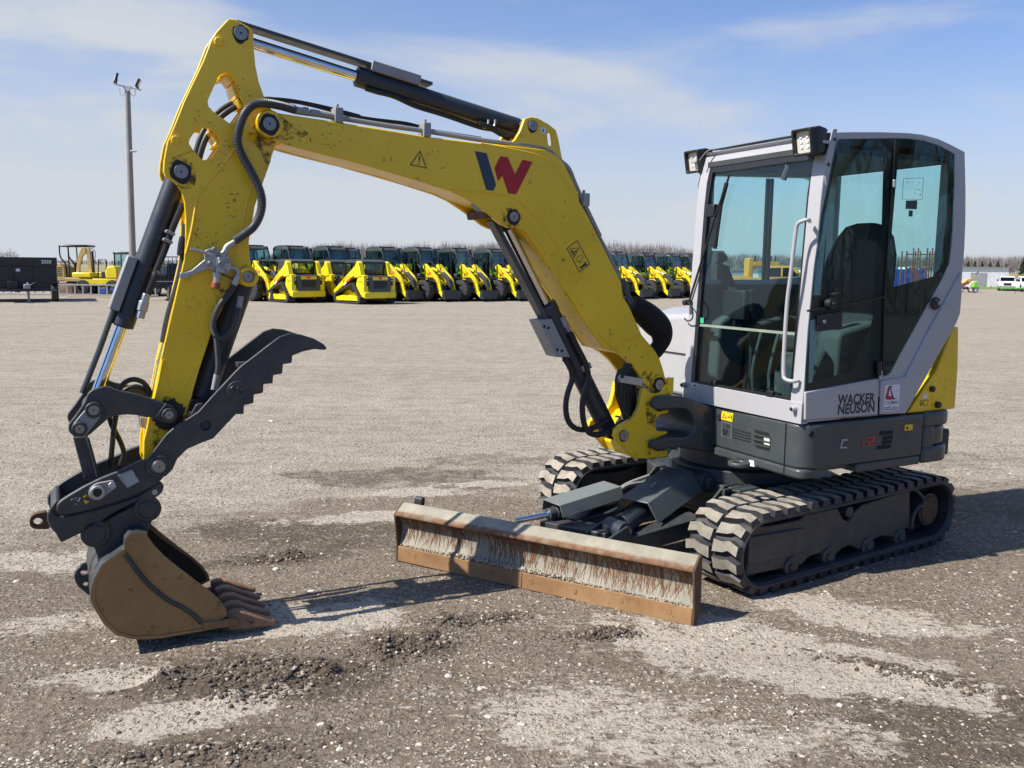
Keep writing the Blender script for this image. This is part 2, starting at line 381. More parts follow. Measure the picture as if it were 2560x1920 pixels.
# ------------------------------------------------------------------ from a spot in the photograph to a place in the yard
ZW = {0: (0, 0, 2560 / 2212), 1: (0, 0, 900 / 2212), 2: (600, 200, 900 / 2212), 3: (0, 700, 900 / 2212), 4: (0, 1150, 900 / 2212), 5: (950, 1050, 900 / 2212),
      6: (1650, 280, 800 / 2212), 7: (1500, 800, 1000 / 2212), 8: (1200, 450, 600 / 1422), 9: (1280, 1080, 600 / 2212), 10: (1500, 850, 400 / 2212),
      11: (1740, 1080, 700 / 2212), 12: (1700, 900, 740 / 2212), 13: (1680, 300, 420 / 1515), 14: (1680, 680, 420 / 1787), 15: (1980, 320, 460 / 1192),
      16: (1980, 760, 460 / 1659), 17: (380, 560, 420 / 2212), 18: (160, 900, 400 / 2212), 19: (60, 1120, 420 / 2212), 20: (850, 100, 600 / 2212), 99: (0, 0, 1)}
def ray(k, x, y):
    a, b, s = ZW[k]; x = a + x * s; y = b + y * s
    return (x - 1280) * CR - (y - 960) * CU + FPX * CF
def on_plane(k, x, y, p, n):
    d = ray(k, x, y); t = (Vector(p) - CP).dot(n) / d.dot(n); return CP + d * t
def on_ground(k, x, y, z=0): return on_plane(k, x, y, (0, 0, z), Vector((0, 0, 1)))
# ------------------------------------------------------------------ yard ground: one sheet to the horizon
def spot(x, y): p = on_ground(99, x, y); return p.x, p.y
# damp dark earth and pale dusty patches: photo place, half sizes in metres, turn, strength
DARK = [(760, 1330, .75, .32, .0, 1.), (980, 1190, .8, .30, .1, .9), (1230, 1150, .8, .25, .0, .7), (700, 1400, .42, .16, .2, .9), (640, 1700, .62, .26, .15, 1.),
        (1010, 1620, .30, .16, .3, .85), (1180, 1555, .25, .08, .2, .7), (1500, 1590, .20, .07, .1, .7), (2350, 1740, .75, .30, -.35, .9), (2480, 1850, .5, .4, 0, .9),
        (1450, 1620, .9, .18, -.3, .45), (2480, 1250, 1.1, .6, .3, .7), (2300, 1150, 1.2, .5, .2, .5), (100, 1480, .7, .4, .2, .45), (560, 1870, .5, .2, .2, .6),
        (1160, 1210, .5, .25, .2, .8), (880, 1780, .7, .3, .1, .35), (1850, 1900, .6, .2, -.2, .4), (300, 1330, .7, .3, .1, .35)]
PALE = [(1950, 1640, .75, .28, -.35, .9), (760, 1545, .48, .20, .35, .9), (500, 1780, .32, .12, .35, .9), (330, 1700, .2, .09, .3, .8), (250, 1690, .25, .06, .3, .5),
        (960, 1290, .35, .10, .15, .8), (1080, 1230, .4, .12, .2, .7), (1230, 1210, .4, .1, .2, .7), (1500, 1800, .5, .25, .1, .45), (1700, 1850, .6, .2, 0, .5),
        (2460, 1710, .12, .04, -.5, .9), (2430, 1570, .07, .05, 0, .9), (1755, 1560, .07, .04, 0, 1.), (850, 1300, .4, .1, .15, .5), (60, 1400, .5, .2, .1, .5),
        (2100, 1530, .5, .2, -.3, .7), (1400, 1765, .12, .06, 0, .8), (1310, 1840, .10, .06, .1, .7), (150, 1560, .5, .12, .3, .4)]
def patches(lst):
    out = []
    for x, y, a, b, t, s in lst:
        X, Y = spot(x, y); out.append((X, Y, a, b, math.cos(t), math.sin(t), s))
    return out
DK, PL = patches(DARK), patches(PALE)
def patch_at(lst, x, y, jit):
    v = 0.
    for X, Y, a, b, c, s, st in lst:
        dx, dy = x - X, y - Y
        if abs(dx) > 2.4 * a + b or abs(dy) > 2.4 * a + b: continue
        q = math.sqrt(((dx * c + dy * s) / a) ** 2 + ((-dx * s + dy * c) / b) ** 2) + jit
        v = max(v, st * min(1, max(0, (1.35 - q) / .6)))
    return v
def axis(lo, hi, fine0, fine1, step, grow):
    xs = []; x = fine0
    while x < fine1: xs.append(x); x += step
    s = step; up = []
    while x < hi: up.append(x); s *= grow; x += s
    up.append(hi); s = step; x = fine0 - step; dn = []
    while x > lo: dn.append(x); s *= grow; x -= s
    dn.append(lo); return sorted(dn) + xs + up
def step(a, b, t): t = min(1, max(0, (t - a) / (b - a))); return t * t * (3 - 2 * t)
def terrain(y): return -.5 * step(58, 95, y) + 2.2 * step(125, 350, y)      # the yard dips, the field behind it rises
def ground_z(x, y):
    if y > 40 or abs(x) > 30: return terrain(y)
    nz = noise.noise
    z = .010 * nz((x * .9, y * .9, 0)) + .006 * nz((x * 3.1, y * 3.1, 4)) + .0035 * nz((x * 11, y * 11, 9))
    if y < 9:
        jit = .5 * nz((x * 4, y * 4, 2))
        d = patch_at(CLOD, x, y, jit)
        if d > 0: z += d * (.004 + .045 * max(0, nz((x * 8, y * 8, 1)) + .2) + .030 * abs(nz((x * 19, y * 19, 7))) + .012 * abs(nz((x * 41, y * 41, 3))))
        z += .003 * nz((x * 27, y * 27, 3))
    return z
CLOD = patches([(600, 1690, .40, .13, .2, 1.), (700, 1710, .3, .10, .5, .9), (1020, 1620, .20, .11, .4, 1.), (1190, 1550, .20, .06, .2, .8), (1500, 1590, .15, .05, .1, .9),
                (690, 1400, .20, .06, .3, .7), (2300, 1690, .4, .06, -.5, .5), (500, 1890, .3, .07, .2, .7)])
xs = axis(-900, 900, -3.2, 3.6, .024, 1.05); ys = axis(-60, 1500, 2.05, 7.2, .024, 1.04)
vs = []; dk = []; pl = []
for y in ys:
    for x in xs:
        vs.append((x, y, ground_z(x, y)))
        if 1.0 < y < 16 and abs(x) < 9:
            j = .55 * noise.noise((x * 2.6, y * 2.6, 0)) + .35 * noise.noise((x * 8, y * 8, 5)) + .2 * noise.noise((x * 22, y * 22, 5))
            dk.append(patch_at(DK, x, y, j)); pl.append(patch_at(PL, x, y, j * 1.2))
        else: dk.append(0.); pl.append(0.)
nx = len(xs); fs = [(j * nx + i, j * nx + i + 1, (j + 1) * nx + i + 1, (j + 1) * nx + i) for j in range(len(ys) - 1) for i in range(nx - 1)]
me = bpy.data.meshes.new('ground'); me.from_pydata(vs, [], fs)
for nm, arr in (('damp', dk), ('pale', pl)):
    a = me.attributes.new(nm, 'FLOAT', 'POINT'); a.data.foreach_set('value', arr)
me.polygons.foreach_set('use_smooth', [True] * len(me.polygons))
def ground_mat():
    m, nt, p = new_mat('gravel_yard'); v = coords(nt)
    geo = N(nt, 'ShaderNodeAttribute', attribute_name='damp'); geo2 = N(nt, 'ShaderNodeAttribute', attribute_name='pale')
    st = coords(nt, (.35, 1.1, 1))
    big = noise_n(nt, st, .55, 5, .6); mid = noise_n(nt, coords(nt, (.8, 1.5, 1)), 3.2, 6, .65); fine = noise_n(nt, v, 38, 6, .7)
    c = mixc(nt, ramp(nt, big, .3, .7), (.287, .246, .184), (.378, .332, .258))
    c = mixc(nt, ramp(nt, mid, .42, .72, 0, .75), c, (.45, .41, .345))
    c = mixc(nt, ramp(nt, mid, .50, .28, 0, .6), c, (.225, .188, .148))
    # near the machine the surface is browner, trodden earth
    sp = N(nt, 'ShaderNodeSeparateXYZ'); L(nt, v, sp.inputs[0])
    def madd(a, k, b):
        o = N(nt, 'ShaderNodeMath', operation='MULTIPLY_ADD'); L(nt, a, o.inputs[0]); o.inputs[1].default_value = k
        if isinstance(b, float): o.inputs[2].default_value = b
        else: L(nt, b, o.inputs[2])
        return o.outputs[0]
    rough_n = noise_n(nt, coords(nt, (.7, 1.2, 1)), 2.2, 8, .68); crisp = noise_n(nt, coords(nt, (.75, 1.15, 1)), 7.5, 8, .7)
    yy = madd(rough_n, 3.2, madd(ramp(nt, sp.outputs['X'], -3.6, -.8, 2.0, 0.), 1., madd(sp.outputs['Y'], 1., -1.6)))
    near = ramp(nt, yy, 7.1, 6.5, 0, .86)
    soil = mixc(nt, ramp(nt, crisp, .35, .62), (.115, .088, .061), (.205, .163, .118))
    c = mixc(nt, near, c, soil)
    # pebble mosaic
    wob = N(nt, 'ShaderNodeTexNoise'); wob.inputs['Scale'].default_value = 40; wob.inputs['Detail'].default_value = 3; L(nt, v, wob.inputs['Vector'])
    ws = N(nt, 'ShaderNodeVectorMath', operation='MULTIPLY_ADD'); ws.inputs[1].default_value = (.02, .02, .02); L(nt, wob.outputs['Color'], ws.inputs[0]); L(nt, v, ws.inputs[2])
    def vor(scale, rnd=1.):
        o = N(nt, 'ShaderNodeTexVoronoi'); o.inputs['Scale'].default_value = scale; o.inputs['Randomness'].default_value = rnd
        L(nt, ws.outputs[0], o.inputs['Vector']); return o
    v1, v2, v3 = vor(62), vor(130), vor(30)
    sc = N(nt, 'ShaderNodeSeparateColor'); L(nt, v1.outputs['Color'], sc.inputs[0])
    sc2 = N(nt, 'ShaderNodeSeparateColor'); L(nt, v2.outputs['Color'], sc2.inputs[0])
    sc3 = N(nt, 'ShaderNodeSeparateColor'); L(nt, v3.outputs['Color'], sc3.inputs[0])
    def peb(scn, lo, hi, dist, r):
        a = ramp(nt, scn, lo, hi); b = ramp(nt, dist, r, r * .6); mm = N(nt, 'ShaderNodeMath', operation='MULTIPLY'); L(nt, a, mm.inputs[0]); L(nt, b, mm.inputs[1]); return mm.outputs[0]
    pa = peb(sc.outputs[0], .54, .66, v1.outputs['Distance'], .48); pb = peb(sc2.outputs[1], .55, .7, v2.outputs['Distance'], .5); pc = peb(sc3.outputs[0], .78, .84, v3.outputs['Distance'], .40)
    clus = ramp(nt, noise_n(nt, coords(nt, (.8, 1.3, 1)), 4.2, 6, .65), .42, .60, .12, 1.)
    def tms(a, b):
        o = N(nt, 'ShaderNodeMath', operation='MULTIPLY'); L(nt, a, o.inputs[0]); L(nt, b, o.inputs[1]); return o.outputs[0]
    far_ = ramp(nt, sp.outputs['Y'], 5.5, 8.5, 0., 1.); cl2 = N(nt, 'ShaderNodeMath', operation='MAXIMUM'); L(nt, clus, cl2.inputs[0]); L(nt, far_, cl2.inputs[1]); pa = tms(pa, cl2.outputs[0]); pb = tms(pb, cl2.outputs[0])
    pebc = mixc(nt, sc.outputs[2], (.20, .16, .115), (.70, .635, .53))
    dmp = ramp(nt, madd(crisp, 1.1, madd(fine, .7, madd(geo.outputs['Fac'], .62, -.9))), .18, .62, 0, .85); c = mixc(nt, dmp, c, (.085, .064, .046))
    chip = noise_n(nt, coords(nt, (.6, 1.25, 1)), 24, 5, .72); pal = ramp(nt, madd(chip, 1.5, madd(crisp, -1.0, madd(geo2.outputs['Fac'], .70, .03))), .40, .62, 0, .85); c = mixc(nt, pal, c, mixc(nt, ramp(nt, fine, .35, .6), (.38, .33, .26), (.60, .545, .455)))
    c = mixc(nt, pb, c, mixc(nt, .75, c, pebc)); 
    hold = ramp(nt, dmp, .0, 1., .9, .35)
    for q in (pa, pc):
        mm = N(nt, 'ShaderNodeMath', operation='MULTIPLY'); L(nt, q, mm.inputs[0]); L(nt, hold, mm.inputs[1]); c = mixc(nt, mm.outputs[0], c, pebc)
    c = mixc(nt, ramp(nt, fine, .49, .62, 0, .72), c, (.060, .046, .034))  # dark specks: small shadows between the chips, painted into the colour
    tracks = noise_n(nt, coords(nt, (.12, 1.3, 1)), 1.6, 6, .6)          # wheel lines running across the yard
    c = mixc(nt, ramp(nt, tracks, .56, .66, 0, .22), c, (.20, .16, .12))
    L(nt, c, p.inputs['Base Color']); p.inputs['Roughness'].default_value = .95; p.inputs['Specular IOR Level'].default_value = .2
    h = N(nt, 'ShaderNodeMath', operation='MULTIPLY_ADD'); L(nt, pa, h.inputs[0]); h.inputs[1].default_value = .6; L(nt, fine, h.inputs[2])
    h2 = N(nt, 'ShaderNodeMath', operation='MULTIPLY_ADD'); L(nt, pc, h2.inputs[0]); h2.inputs[1].default_value = 1.; L(nt, h.outputs[0], h2.inputs[2])
    h3 = N(nt, 'ShaderNodeMath', operation='MULTIPLY_ADD'); L(nt, noise_n(nt, v, 14, 5, .65), h3.inputs[0]); h3.inputs[1].default_value = 1.2; L(nt, h2.outputs[0], h3.inputs[2])
    bump(nt, p, h3.outputs[0], 1., .016)
    return m
me.materials.append(ground_mat()); go = bpy.data.objects.new('ground', me); COL.objects.link(go); tag(go, kind='structure')

# loose stones and clods lying on it
def stones(name, count, sampler, mats, seed, flatten=.5):
    rnd = random.Random(seed); mb = MB()
    ico = bmesh.new(); bmesh.ops.create_icosphere(ico, subdivisions=1, radius=1); bv = [v.co.copy() for v in ico.verts]; bf = [[v.index for v in f.verts] for f in ico.faces]; ico.free()
    for _ in range(count):
        q = sampler(rnd)
        if q is None: continue
        x, y, r, mi = q; z = ground_z(x, y) + r * .04; a = rnd.uniform(0, 6.28); ca, sa = math.cos(a), math.sin(a); ex = rnd.uniform(.7, 1.35)
        vs = []
        for c in bv:
            k = rnd.uniform(.78, 1.18); px, py, pz = c.x * r * k * ex, c.y * r * k, c.z * r * k * flatten
            vs.append((x + px * ca - py * sa, y + px * sa + py * ca, z + pz))
        mb.add(vs, bf, mi)
    return mb.build(name, mats, sm=25, kind='stuff')
def stone_mat(name, lo, hi):
    m, nt, p = new_mat(name); g = N(nt, 'ShaderNodeNewGeometry')
    c = mixc(nt, g.outputs['Random Per Island'], lo, hi); c = mixc(nt, ramp(nt, noise_n(nt, coords(nt), 120, 4), .35, .7, 0, .4), c, (.12, .095, .07))
    L(nt, c, p.inputs['Base Color']); p.inputs['Roughness'].default_value = .92; p.inputs['Specular IOR Level'].default_value = .25; return m
STA = stone_mat('limestone_chips', (.17, .138, .10), (.50, .44, .355)); STB = stone_mat('earth_clods', (.060, .046, .034), (.125, .10, .075)); STP = stone_mat('pale_chips', (.46, .42, .345), (.70, .65, .56))
def s_loose(r):
    y = 2.05 / (1 - r.random() * .80); x = r.uniform(-.62, .62) * (y + .4)
    dmp = patch_at(DK, x, y, .4 * noise.noise((x * 3, y * 3, 0)))
    if dmp > .3 and r.random() < .65: return None
    if noise.noise((x * 1.3, y * 1.3, 11)) < r.uniform(-.6, .25): return None
    s = r.random(); rad = .0020 + .0052 * s * s * s + (.008 * r.random() if r.random() < .08 else 0) + (.014 * r.random() if r.random() < .008 else 0)
    return x, y, rad * (1 + .06 * y), 2 if r.random() < .22 else 0
stones('loose_gravel', 42000, s_loose, [STA, STB, STP], 3)
def s_clod(r):
    X, Y, a, b, c, s, st = r.choice(CLOD); u = r.gauss(0, .55) * a; w = r.gauss(0, .6) * b; x = X + u * c - w * s; y = Y + u * s + w * c
    return x, y, (.0025 + .012 * r.random() ** 4), 1 if r.random() < .87 else (0 if r.random() < .8 else 2)
stones('earth_crumbs', 9000, s_clod, [STA, STB, STP], 5, .8)
# ------------------------------------------------------------------ the mini excavator
HEAD = R(27.4); O = Vector((1.548, 4.647, 0)); S = Vector((math.cos(HEAD), math.sin(HEAD), 0)); W = Vector((-math.sin(HEAD), math.cos(HEAD), 0)); Z = Vector((0, 0, 1))
def M(s, w, z): return O + S * s + W * w + Z * z                # rearwards, to the far side, up
MP = lambda s, z, w: M(s, w, z)                                 # prism in the side plane
def K(k, x, y, w):
    d = on_plane(k, x, y, O + W * w, W) - O; return (d.dot(S), d.z)
def PK(k, pts, w): return [K(k, x, y, w) for x, y in pts]
def KM(k, x, y, w): s, z = K(k, x, y, w); return M(s, w, z)
TA = R(33.6); TO = Vector((1.23, 4.431, 0)); TD = Vector((math.cos(TA), math.sin(TA), 0)); TN = Vector((-math.sin(TA), math.cos(TA), 0))
def T(a, b, z): return TO + TD * a + TN * b + Z * z             # along the track, to the far side, up
def KT(k, x, y, b):
    d = on_plane(k, x, y, TO + TN * b, TN) - TO; return (d.dot(TD), d.z)
EX = empty('mini_excavator', T(.85, .9, 0), 'large yellow and grey mini excavator with rusty bucket, thumb and dozer blade in the foreground', 'excavator')

# ---- rubber tracks
def track_path(a0, a1, r, n):
    """points and outward normals round the belt, with the arc length"""
    out = []; L1 = a1 - a0; tot = 2 * L1 + 2 * math.pi * r
    for i in range(n):
        d = tot * i / n
        if d < L1: out.append((a0 + d, 2 * r, 0, 1))
        elif d < L1 + math.pi * r: t = (d - L1) / r; out.append((a1 + r * math.sin(t), r + r * math.cos(t), math.sin(t), math.cos(t)))
        elif d < 2 * L1 + math.pi * r: out.append((a1 - (d - L1 - math.pi * r), 0, 0, -1))
        else: t = (d - 2 * L1 - math.pi * r) / r; out.append((a0 - r * math.sin(t), r - r * math.cos(t), -math.sin(t), -math.cos(t)))
    return out, tot
def at_arc(path, tot, d):
    n = len(path); q = (d % tot) / tot * n; i = int(q) % n; f = q - int(q); a = path[i]; b = path[(i + 1) % n]
    return tuple(a[j] * (1 - f) + b[j] * f for j in range(4))
def rubber_track(b0, b1):
    r = .226; path, tot = track_path(.155, 1.752, r, 200); lug = .030; mb = MB(); rings = []; w = b1 - b0
    for a, z, na, nz in path:
        def q(b, d): return T(a - na * d, b, z - nz * d)
        rings.append([q(b0 + .012, lug), q(b1 - .012, lug), q(b1, lug + .010), q(b1, lug + .022), q(b1 - .02, lug + .034), q(b0 + .02, lug + .034), q(b0, lug + .022), q(b0, lug + .010)])
    rings.append(rings[0]); mb.loft(rings, 0, caps=False)
    pitch_ = tot / 46; half = w / 2
    shape = [(-.034, .006), (.022, .002), (.042, .068), (.028, .118), (.026, .183), (-.046, .183), (-.034, .105), (-.016, .070)]
    rnd = random.Random(int(b0 * 100))
    for row in (0, 1):
        for i in range(46):
            d0 = (i + .5 * row) * pitch_; vs = []
            for lay, (off, sc) in enumerate(((lug + .006, 1.22), (0., .92))):
                for u, b in shape:
                    uu = u * sc * (1.06 if lay == 0 else 1) + rnd.uniform(-.0015, .0015); bb = half + (-(half - b) if row == 0 else (half - b)) ; cb = (.088 if row == 0 else w - .088)
                    bb = cb + (bb - cb) * (1.08 if lay == 0 else .95)
                    a, z, na, nz = at_arc(path, tot, d0 + uu)
                    vs.append(T(a - na * off, b0 + min(w - .003, max(.003, bb)), z - nz * off))
            n = len(shape); mb.add(vs, [[j, (j + 1) % n, n + (j + 1) % n, n + j] for j in range(n)], 0); mb.add(vs[n:], [list(range(n))], 1)
    for i in range(92):                                            # inner drive lugs
        a, z, na, nz = at_arc(path, tot, i * tot / 92)
        def q(u, b, d): return T(a + nz * u - na * d, b, z - na * u - nz * d)
        mb.box(-.012, .012, b0 + w * .5 - .04, b0 + w * .5 + .04, lug + .03, lug + .065, q, 0)
    return mb.build('rubber_track', [RUBBER, DIRT], EX, sm=28)
rubber_track(0, .38); rubber_track(1.43, 1.81)

def track_frame(b0, b1, sign, near):
    TP = lambda a, z, b: T(a, b, z)
    bf = b0 + .055 if near else b1 - .055; bk = b1 - .06 if near else b0 + .06
    fr = [KT(11, x, y, .055) for x, y in [(392, 1140), (405, 960), (425, 800), (480, 745), (625, 735), (830, 690), (860, 650), (1120, 600), (1165, 690), (1205, 712), (1250, 640), (1310, 575), (1690, 455), (1695, 755),
         (1620, 780), (1560, 830), (1470, 826), (1400, 852), (1335, 915), (1290, 930), (1215, 898), (1150, 925), (1110, 970), (1050, 978), (970, 962), (900, 985), (835, 1050), (780, 1062)]]
    mb = MB(); mb.prism(fr, min(bf, bk), max(bf, bk), TP)
    # bolted lower guard and raised front housing
    g = [KT(11, x, y, .045) for x, y in [(410, 1060), (420, 830), (860, 760), (870, 950)]]
    o = mb.build('track_frame', STEELG, EX, bevel=.008)
    out = -.012 if near else .012
    mb = MB(); mb.prism(g, bf, bf + out, TP); mb.build('frame_guard', STEELG, o, bevel=.006)
    for x, y, r in ((740, 1068, .062), (1035, 985, .06), (1345, 905, .058), (1600, 815, .058)):
        a, z = KT(11, x, y, .06); m2 = MB(); m2.cyl(T(a, bf - .01 * sign, .092), T(a, bk, .092), .058, n=24); m2.cyl(T(a, bf - .02 * sign, .092), T(a, bf, .092), .022, n=12)
        m2.build('track_roller', STEELG, o, bevel=.004)
    m2 = MB(); m2.cyl(T(.155, b0 + .10, .226), T(.155, b1 - .10, .226), .158, n=36); m2.build('front_idler', STEELG, o, bevel=.01)
    m2 = MB(); c = (1.752, .226); pts = []
    for i in range(42):
        t = 2 * math.pi * i / 42; rr = .158 if i % 3 else .128; pts.append((c[0] + rr * math.cos(t), c[1] + rr * math.sin(t)))
    m2.prism(pts, b0 + .15, b1 - .15, TP); m2.cyl(T(c[0], bf, c[1]), T(c[0], bk, c[1]), .105, n=32, m=0); m2.cyl(T(c[0], bf - .008 * sign, c[1]), T(c[0], bf + .01 * sign, c[1]), .088, n=32, m=1)
    m2.build('drive_sprocket', [STEELG, RUST], o, bevel=.004)
    m2 = MB(); a, z = KT(11, 1210, 630, .06); m2.cyl(T(a, bf, z), T(a, bk, z), .035, n=8); m2.build('top_roller', STEELG, o, bevel=.003)
    # lifting eye near the sprocket
    m2 = MB(); e = [KT(11, x, y, .06) for x, y in [(1690, 440), (1740, 470), (1785, 530), (1780, 575), (1740, 590), (1700, 670), (1690, 760)]]
    m2.tube([T(a, bf - .004 * sign, z) for a, z in e], .012, 8, smooth=3); m2.build('lifting_eye', STEELG, o)
track_frame(0, .38, 1, True); track_frame(1.43, 1.81, -1, False)

# ---- centre frame with the slew ring
mb = MB(); TF = lambda a, b, z: T(a, b, z)
cx, cy = .93, .9
mb.prism([(.62, .33), (1.30, .33), (1.42, .55), (1.42, 1.28), (1.30, 1.48), (.62, 1.48), (.50, 1.22), (.50, .60)], .24, .42, TF)
mb.box(.62, .80, .26, 1.55, .16, .32, TF); mb.box(1.12, 1.32, .26, 1.55, .16, .32, TF)
uf = mb.build('centre_frame', STEELG, EX, bevel=.012)
mb = MB(); mb.cyl(T(cx, cy, .42), T(cx, cy, .50), .46, n=48); mb.cyl(T(cx, cy, .50), T(cx, cy, .60), .40, n=48); mb.build('slew_ring', STEELG, uf, bevel=.006)
for b0, b1 in ((.60, .62), (1.20, 1.22)):                       # gussets on the front of the frame
    mb = MB(); mb.prism([(.24, .24), (.56, .24), (.56, .43), (.47, .43)], b0, b1, lambda a, z, b: T(a, b, z)); mb.build('gusset', STEELG, uf, bevel=.004)
mb = MB(); mb.box(.34, .58, .48, .50, .22, .45, TF); mb.box(.34, .58, .40, .42, .22, .44, TF); mb.box(.40, .58, .42, .48, .43, .447, TF); mb.build('side_gusset', SLATE, uf, bevel=.004)

# ---- dozer blade (angled) with its arms and rams
BLp, BRp = on_ground(99, 995.6, 1400.7), on_ground(99, 1730.4, 1564.7)
BD = (BRp - BLp); BW = BD.length; BD.normalize(); BN = Vector((-BD.y, BD.x, 0))           # BN points back to the machine
def B(l, d, z): return BLp + BD * l + BN * d + Z * z
prof_f = [(-.004, .004), (.000, .088), (.012, .092), (.030, .135), (.040, .180), (.036, .225), (.014, .262), (-.018, .272), (-.026, .280), (-.024, .290), (.004, .306), (.050, .338), (.062, .340)]
prof = prof_f + [(.075, .325), (.075, .05), (.03, .004)]
mb = MB(); mb.prism(prof_f[1:] + [(.075, .325), (.075, .06), (.02, .088)], 0, BW, lambda d, z, l: B(l, d, z))
bl = mb.build('dozer_blade', BLADE, EX, sm=40)
at = bl.data.attributes.new('lz', 'FLOAT_VECTOR', 'POINT')
offs = Vector(EX.location)
for i, v in enumerate(bl.data.vertices):
    w_ = v.co + offs - BLp; at.data[i].vector = (w_.dot(BD), v.co.z, 0)
mb = MB(); l0 = 0
for l1 in (BW * .47, BW):
    mb.prism([(-.010, 0), (.018, .0), (.018, .088), (-.004, .089)], l0 + .001, l1 - .001, lambda d, z, l: B(l, d, z)); l0 = l1
cut = mb.build('cutting_edge', EDGE, bl, bevel=.004)
for i in range(7):
    l = .12 + i * (BW - .24) / 6; mb = MB(); mb.cyl(B(l, -.009, .05), B(l, 0, .05), .017, .020, 14); mb.build('edge_bolt', EDGE, bl)
for l in (-.012, BW):
    mb = MB(); mb.prism([(-.012, .0), (-.006, .09), (-.026, .285), (.060, .345), (.085, .33), (.085, .10), (.055, .02)], l, l + .012, lambda d, z, q: B(q, d, z)); mb.build('blade_end_plate', [RUST], bl, bevel=.003)
mb = MB(); mb.prism(round_poly([(.07, .32), (.11, .32), (.115, .375), (.085, .378)], .015), .06, .115, lambda d, z, l: B(l, d, z)); mb.build('blade_lug', BLACK, bl, bevel=.004)
# rust scratches hanging down from the top lip: thin tapering strokes that follow the curve of the plate
pz = [(d_, z_) for d_, z_ in prof_f if .09 < z_ < .275]
def face_d(z):
    for (d0, z0), (d1, z1) in zip(pz, pz[1:]):
        if z0 <= z <= z1: return d0 + (d1 - d0) * (z - z0) / (z1 - z0)
    return pz[0][0] if z < pz[0][1] else pz[-1][0]
RSCR = edge_mat('rust_scratch', (.105, .048, .020), (.23, .115, .05), (.07, .035, .018), 22)
rs_ = random.Random(21); mb = MB(); heads = [rs_.uniform(.02, BW - .02) for _ in range(60)]
for i in range(1050):
    l = rs_.choice(heads) + rs_.gauss(0, .035) if rs_.random() < .6 else rs_.uniform(.015, BW - .015)
    zt = .270 if rs_.random() < .72 else rs_.uniform(.15, .265); ln = min(zt - .105, .012 + rs_.expovariate(1 / .055) * (1.15 if l > BW * .35 else .85)); sl = rs_.gauss(0, .28); cu_ = rs_.gauss(0, .9); wd = rs_.uniform(.0010, .0030)
    if ln < .01: continue
    vs = []; n_ = 7
    for k in range(n_):
        t = k / (n_ - 1); z = zt - ln * t; q = min(BW - .005, max(.005, l + sl * ln * t + cu_ * (ln * t) ** 2)); hw = wd * (1 - .8 * t ** 2)
        for sx in (-1, 1): vs.append(B(q + sx * hw, face_d(z) - .0012, z))
    mb.add(vs, [[2 * k, 2 * k + 1, 2 * k + 3, 2 * k + 2] for k in range(n_ - 1)])
rsx = mb.build('rust_scratches', RSCR, bl); rsx['kind'] = 'stuff'
rnd = random.Random(2); mb = MB()                                # grit lodged above the cutting edge
for i in range(1500):
    l = max(.02, min(BW - .02, rnd.gauss(BW * .42, .34) if rnd.random() < .55 else rnd.uniform(.02, BW - .02))); r = rnd.uniform(.003, .009) * (1.3 if abs(l - BW * .42) < .35 else .8)
    c = B(l, .006 + rnd.uniform(-.006, .012), .092 + rnd.uniform(0, .016) * (1.3 if abs(l - BW * .42) < .4 else .5))
    mb.add([c + Vector((rnd.uniform(.6, 1.2) * r * sx, 0, 0)) for sx in (-1, 1)] + [c + Vector((0, rnd.uniform(.6, 1.2) * r * sx, 0)) for sx in (-1, 1)] + [c + Vector((0, 0, rnd.uniform(.6, 1.2) * r * sx)) for sx in (-1, 1)],
           [[0, 2, 4], [2, 1, 4], [1, 3, 4], [3, 0, 4], [2, 0, 5], [1, 2, 5], [3, 1, 5], [0, 3, 5]])
gr = mb.build('lodged_grit', STA, bl); gr['kind'] = 'stuff'
def beam(mb, p, q, w0, h0, w1=None, h1=None, m=0):
    """tapering box beam between two points"""
    p, q = Vector(p), Vector(q); d = (q - p).normalized(); side = Z.cross(d).normalized(); up = d.cross(side); w1 = w1 or w0; h1 = h1 or h0
    mb.loft([[c + side * (sx * w / 2) + up * (sz * h / 2) for sx, sz in ((-1, -1), (1, -1), (1, 1), (-1, 1))] for c, w, h in ((p, w0, h0), (q, w1, h1))], m)
def bent_cover(mb, p, q, w, leg, t=.008, flare=.25):
    """folded sheet cover with a flat top and two sloping sides, laid along p-q"""
    p, q = Vector(p), Vector(q); d = (q - p).normalized(); side = Z.cross(d).normalized(); up = d.cross(side)
    out = [(-w / 2 - leg * flare, -leg), (-w / 2, 0), (w / 2, 0), (w / 2 + leg * flare, -leg)]
    inn = [(x * (1 - t / w), y - t if abs(x) < w * .51 else y) for x, y in reversed(out)]
    pr = out + inn; mb.loft([[c + side * x + up * y for x, y in pr] for c in (p, q)])
apex = on_ground(9, 1010, 905, .22)
a1 = on_ground(9, 1640, 815, .24); mb = MB()
pa = on_ground(9, 930, 985, .20); pe = on_ground(9, 1690, 765, .29); beam(mb, pa - Z * .055, pe - Z * .055, .09, .10, .10, .11); beam(mb, pa, pe, .13, .014)
beam(mb, on_ground(9, 330, 870, .17) - Z * .05, on_ground(9, 1010, 680, .28) - Z * .05, .09, .10); beam(mb, on_ground(9, 330, 870, .17), on_ground(9, 1010, 680, .28), .12, .014)
beam(mb, pa + Z * .0, on_ground(9, 330, 870, .18), .16, .10)
mb.box(-.10, .10, -.045, .14, .10, .26, lambda x, y, z: B(BW * .5 + x, .13 + y, z))
arm_ = mb.build('blade_arm', STEELG, EX, bevel=.012)
pl_, pu_ = on_ground(9, 965, 893, .255), on_ground(9, 1640, 420, .42)
mb = MB(); mb.cyl(pl_.lerp(pu_, .10), pl_.lerp(pu_, .80), .058, n=28); mb.cyl(pl_.lerp(pu_, .06), pl_.lerp(pu_, .125), .064, n=28)
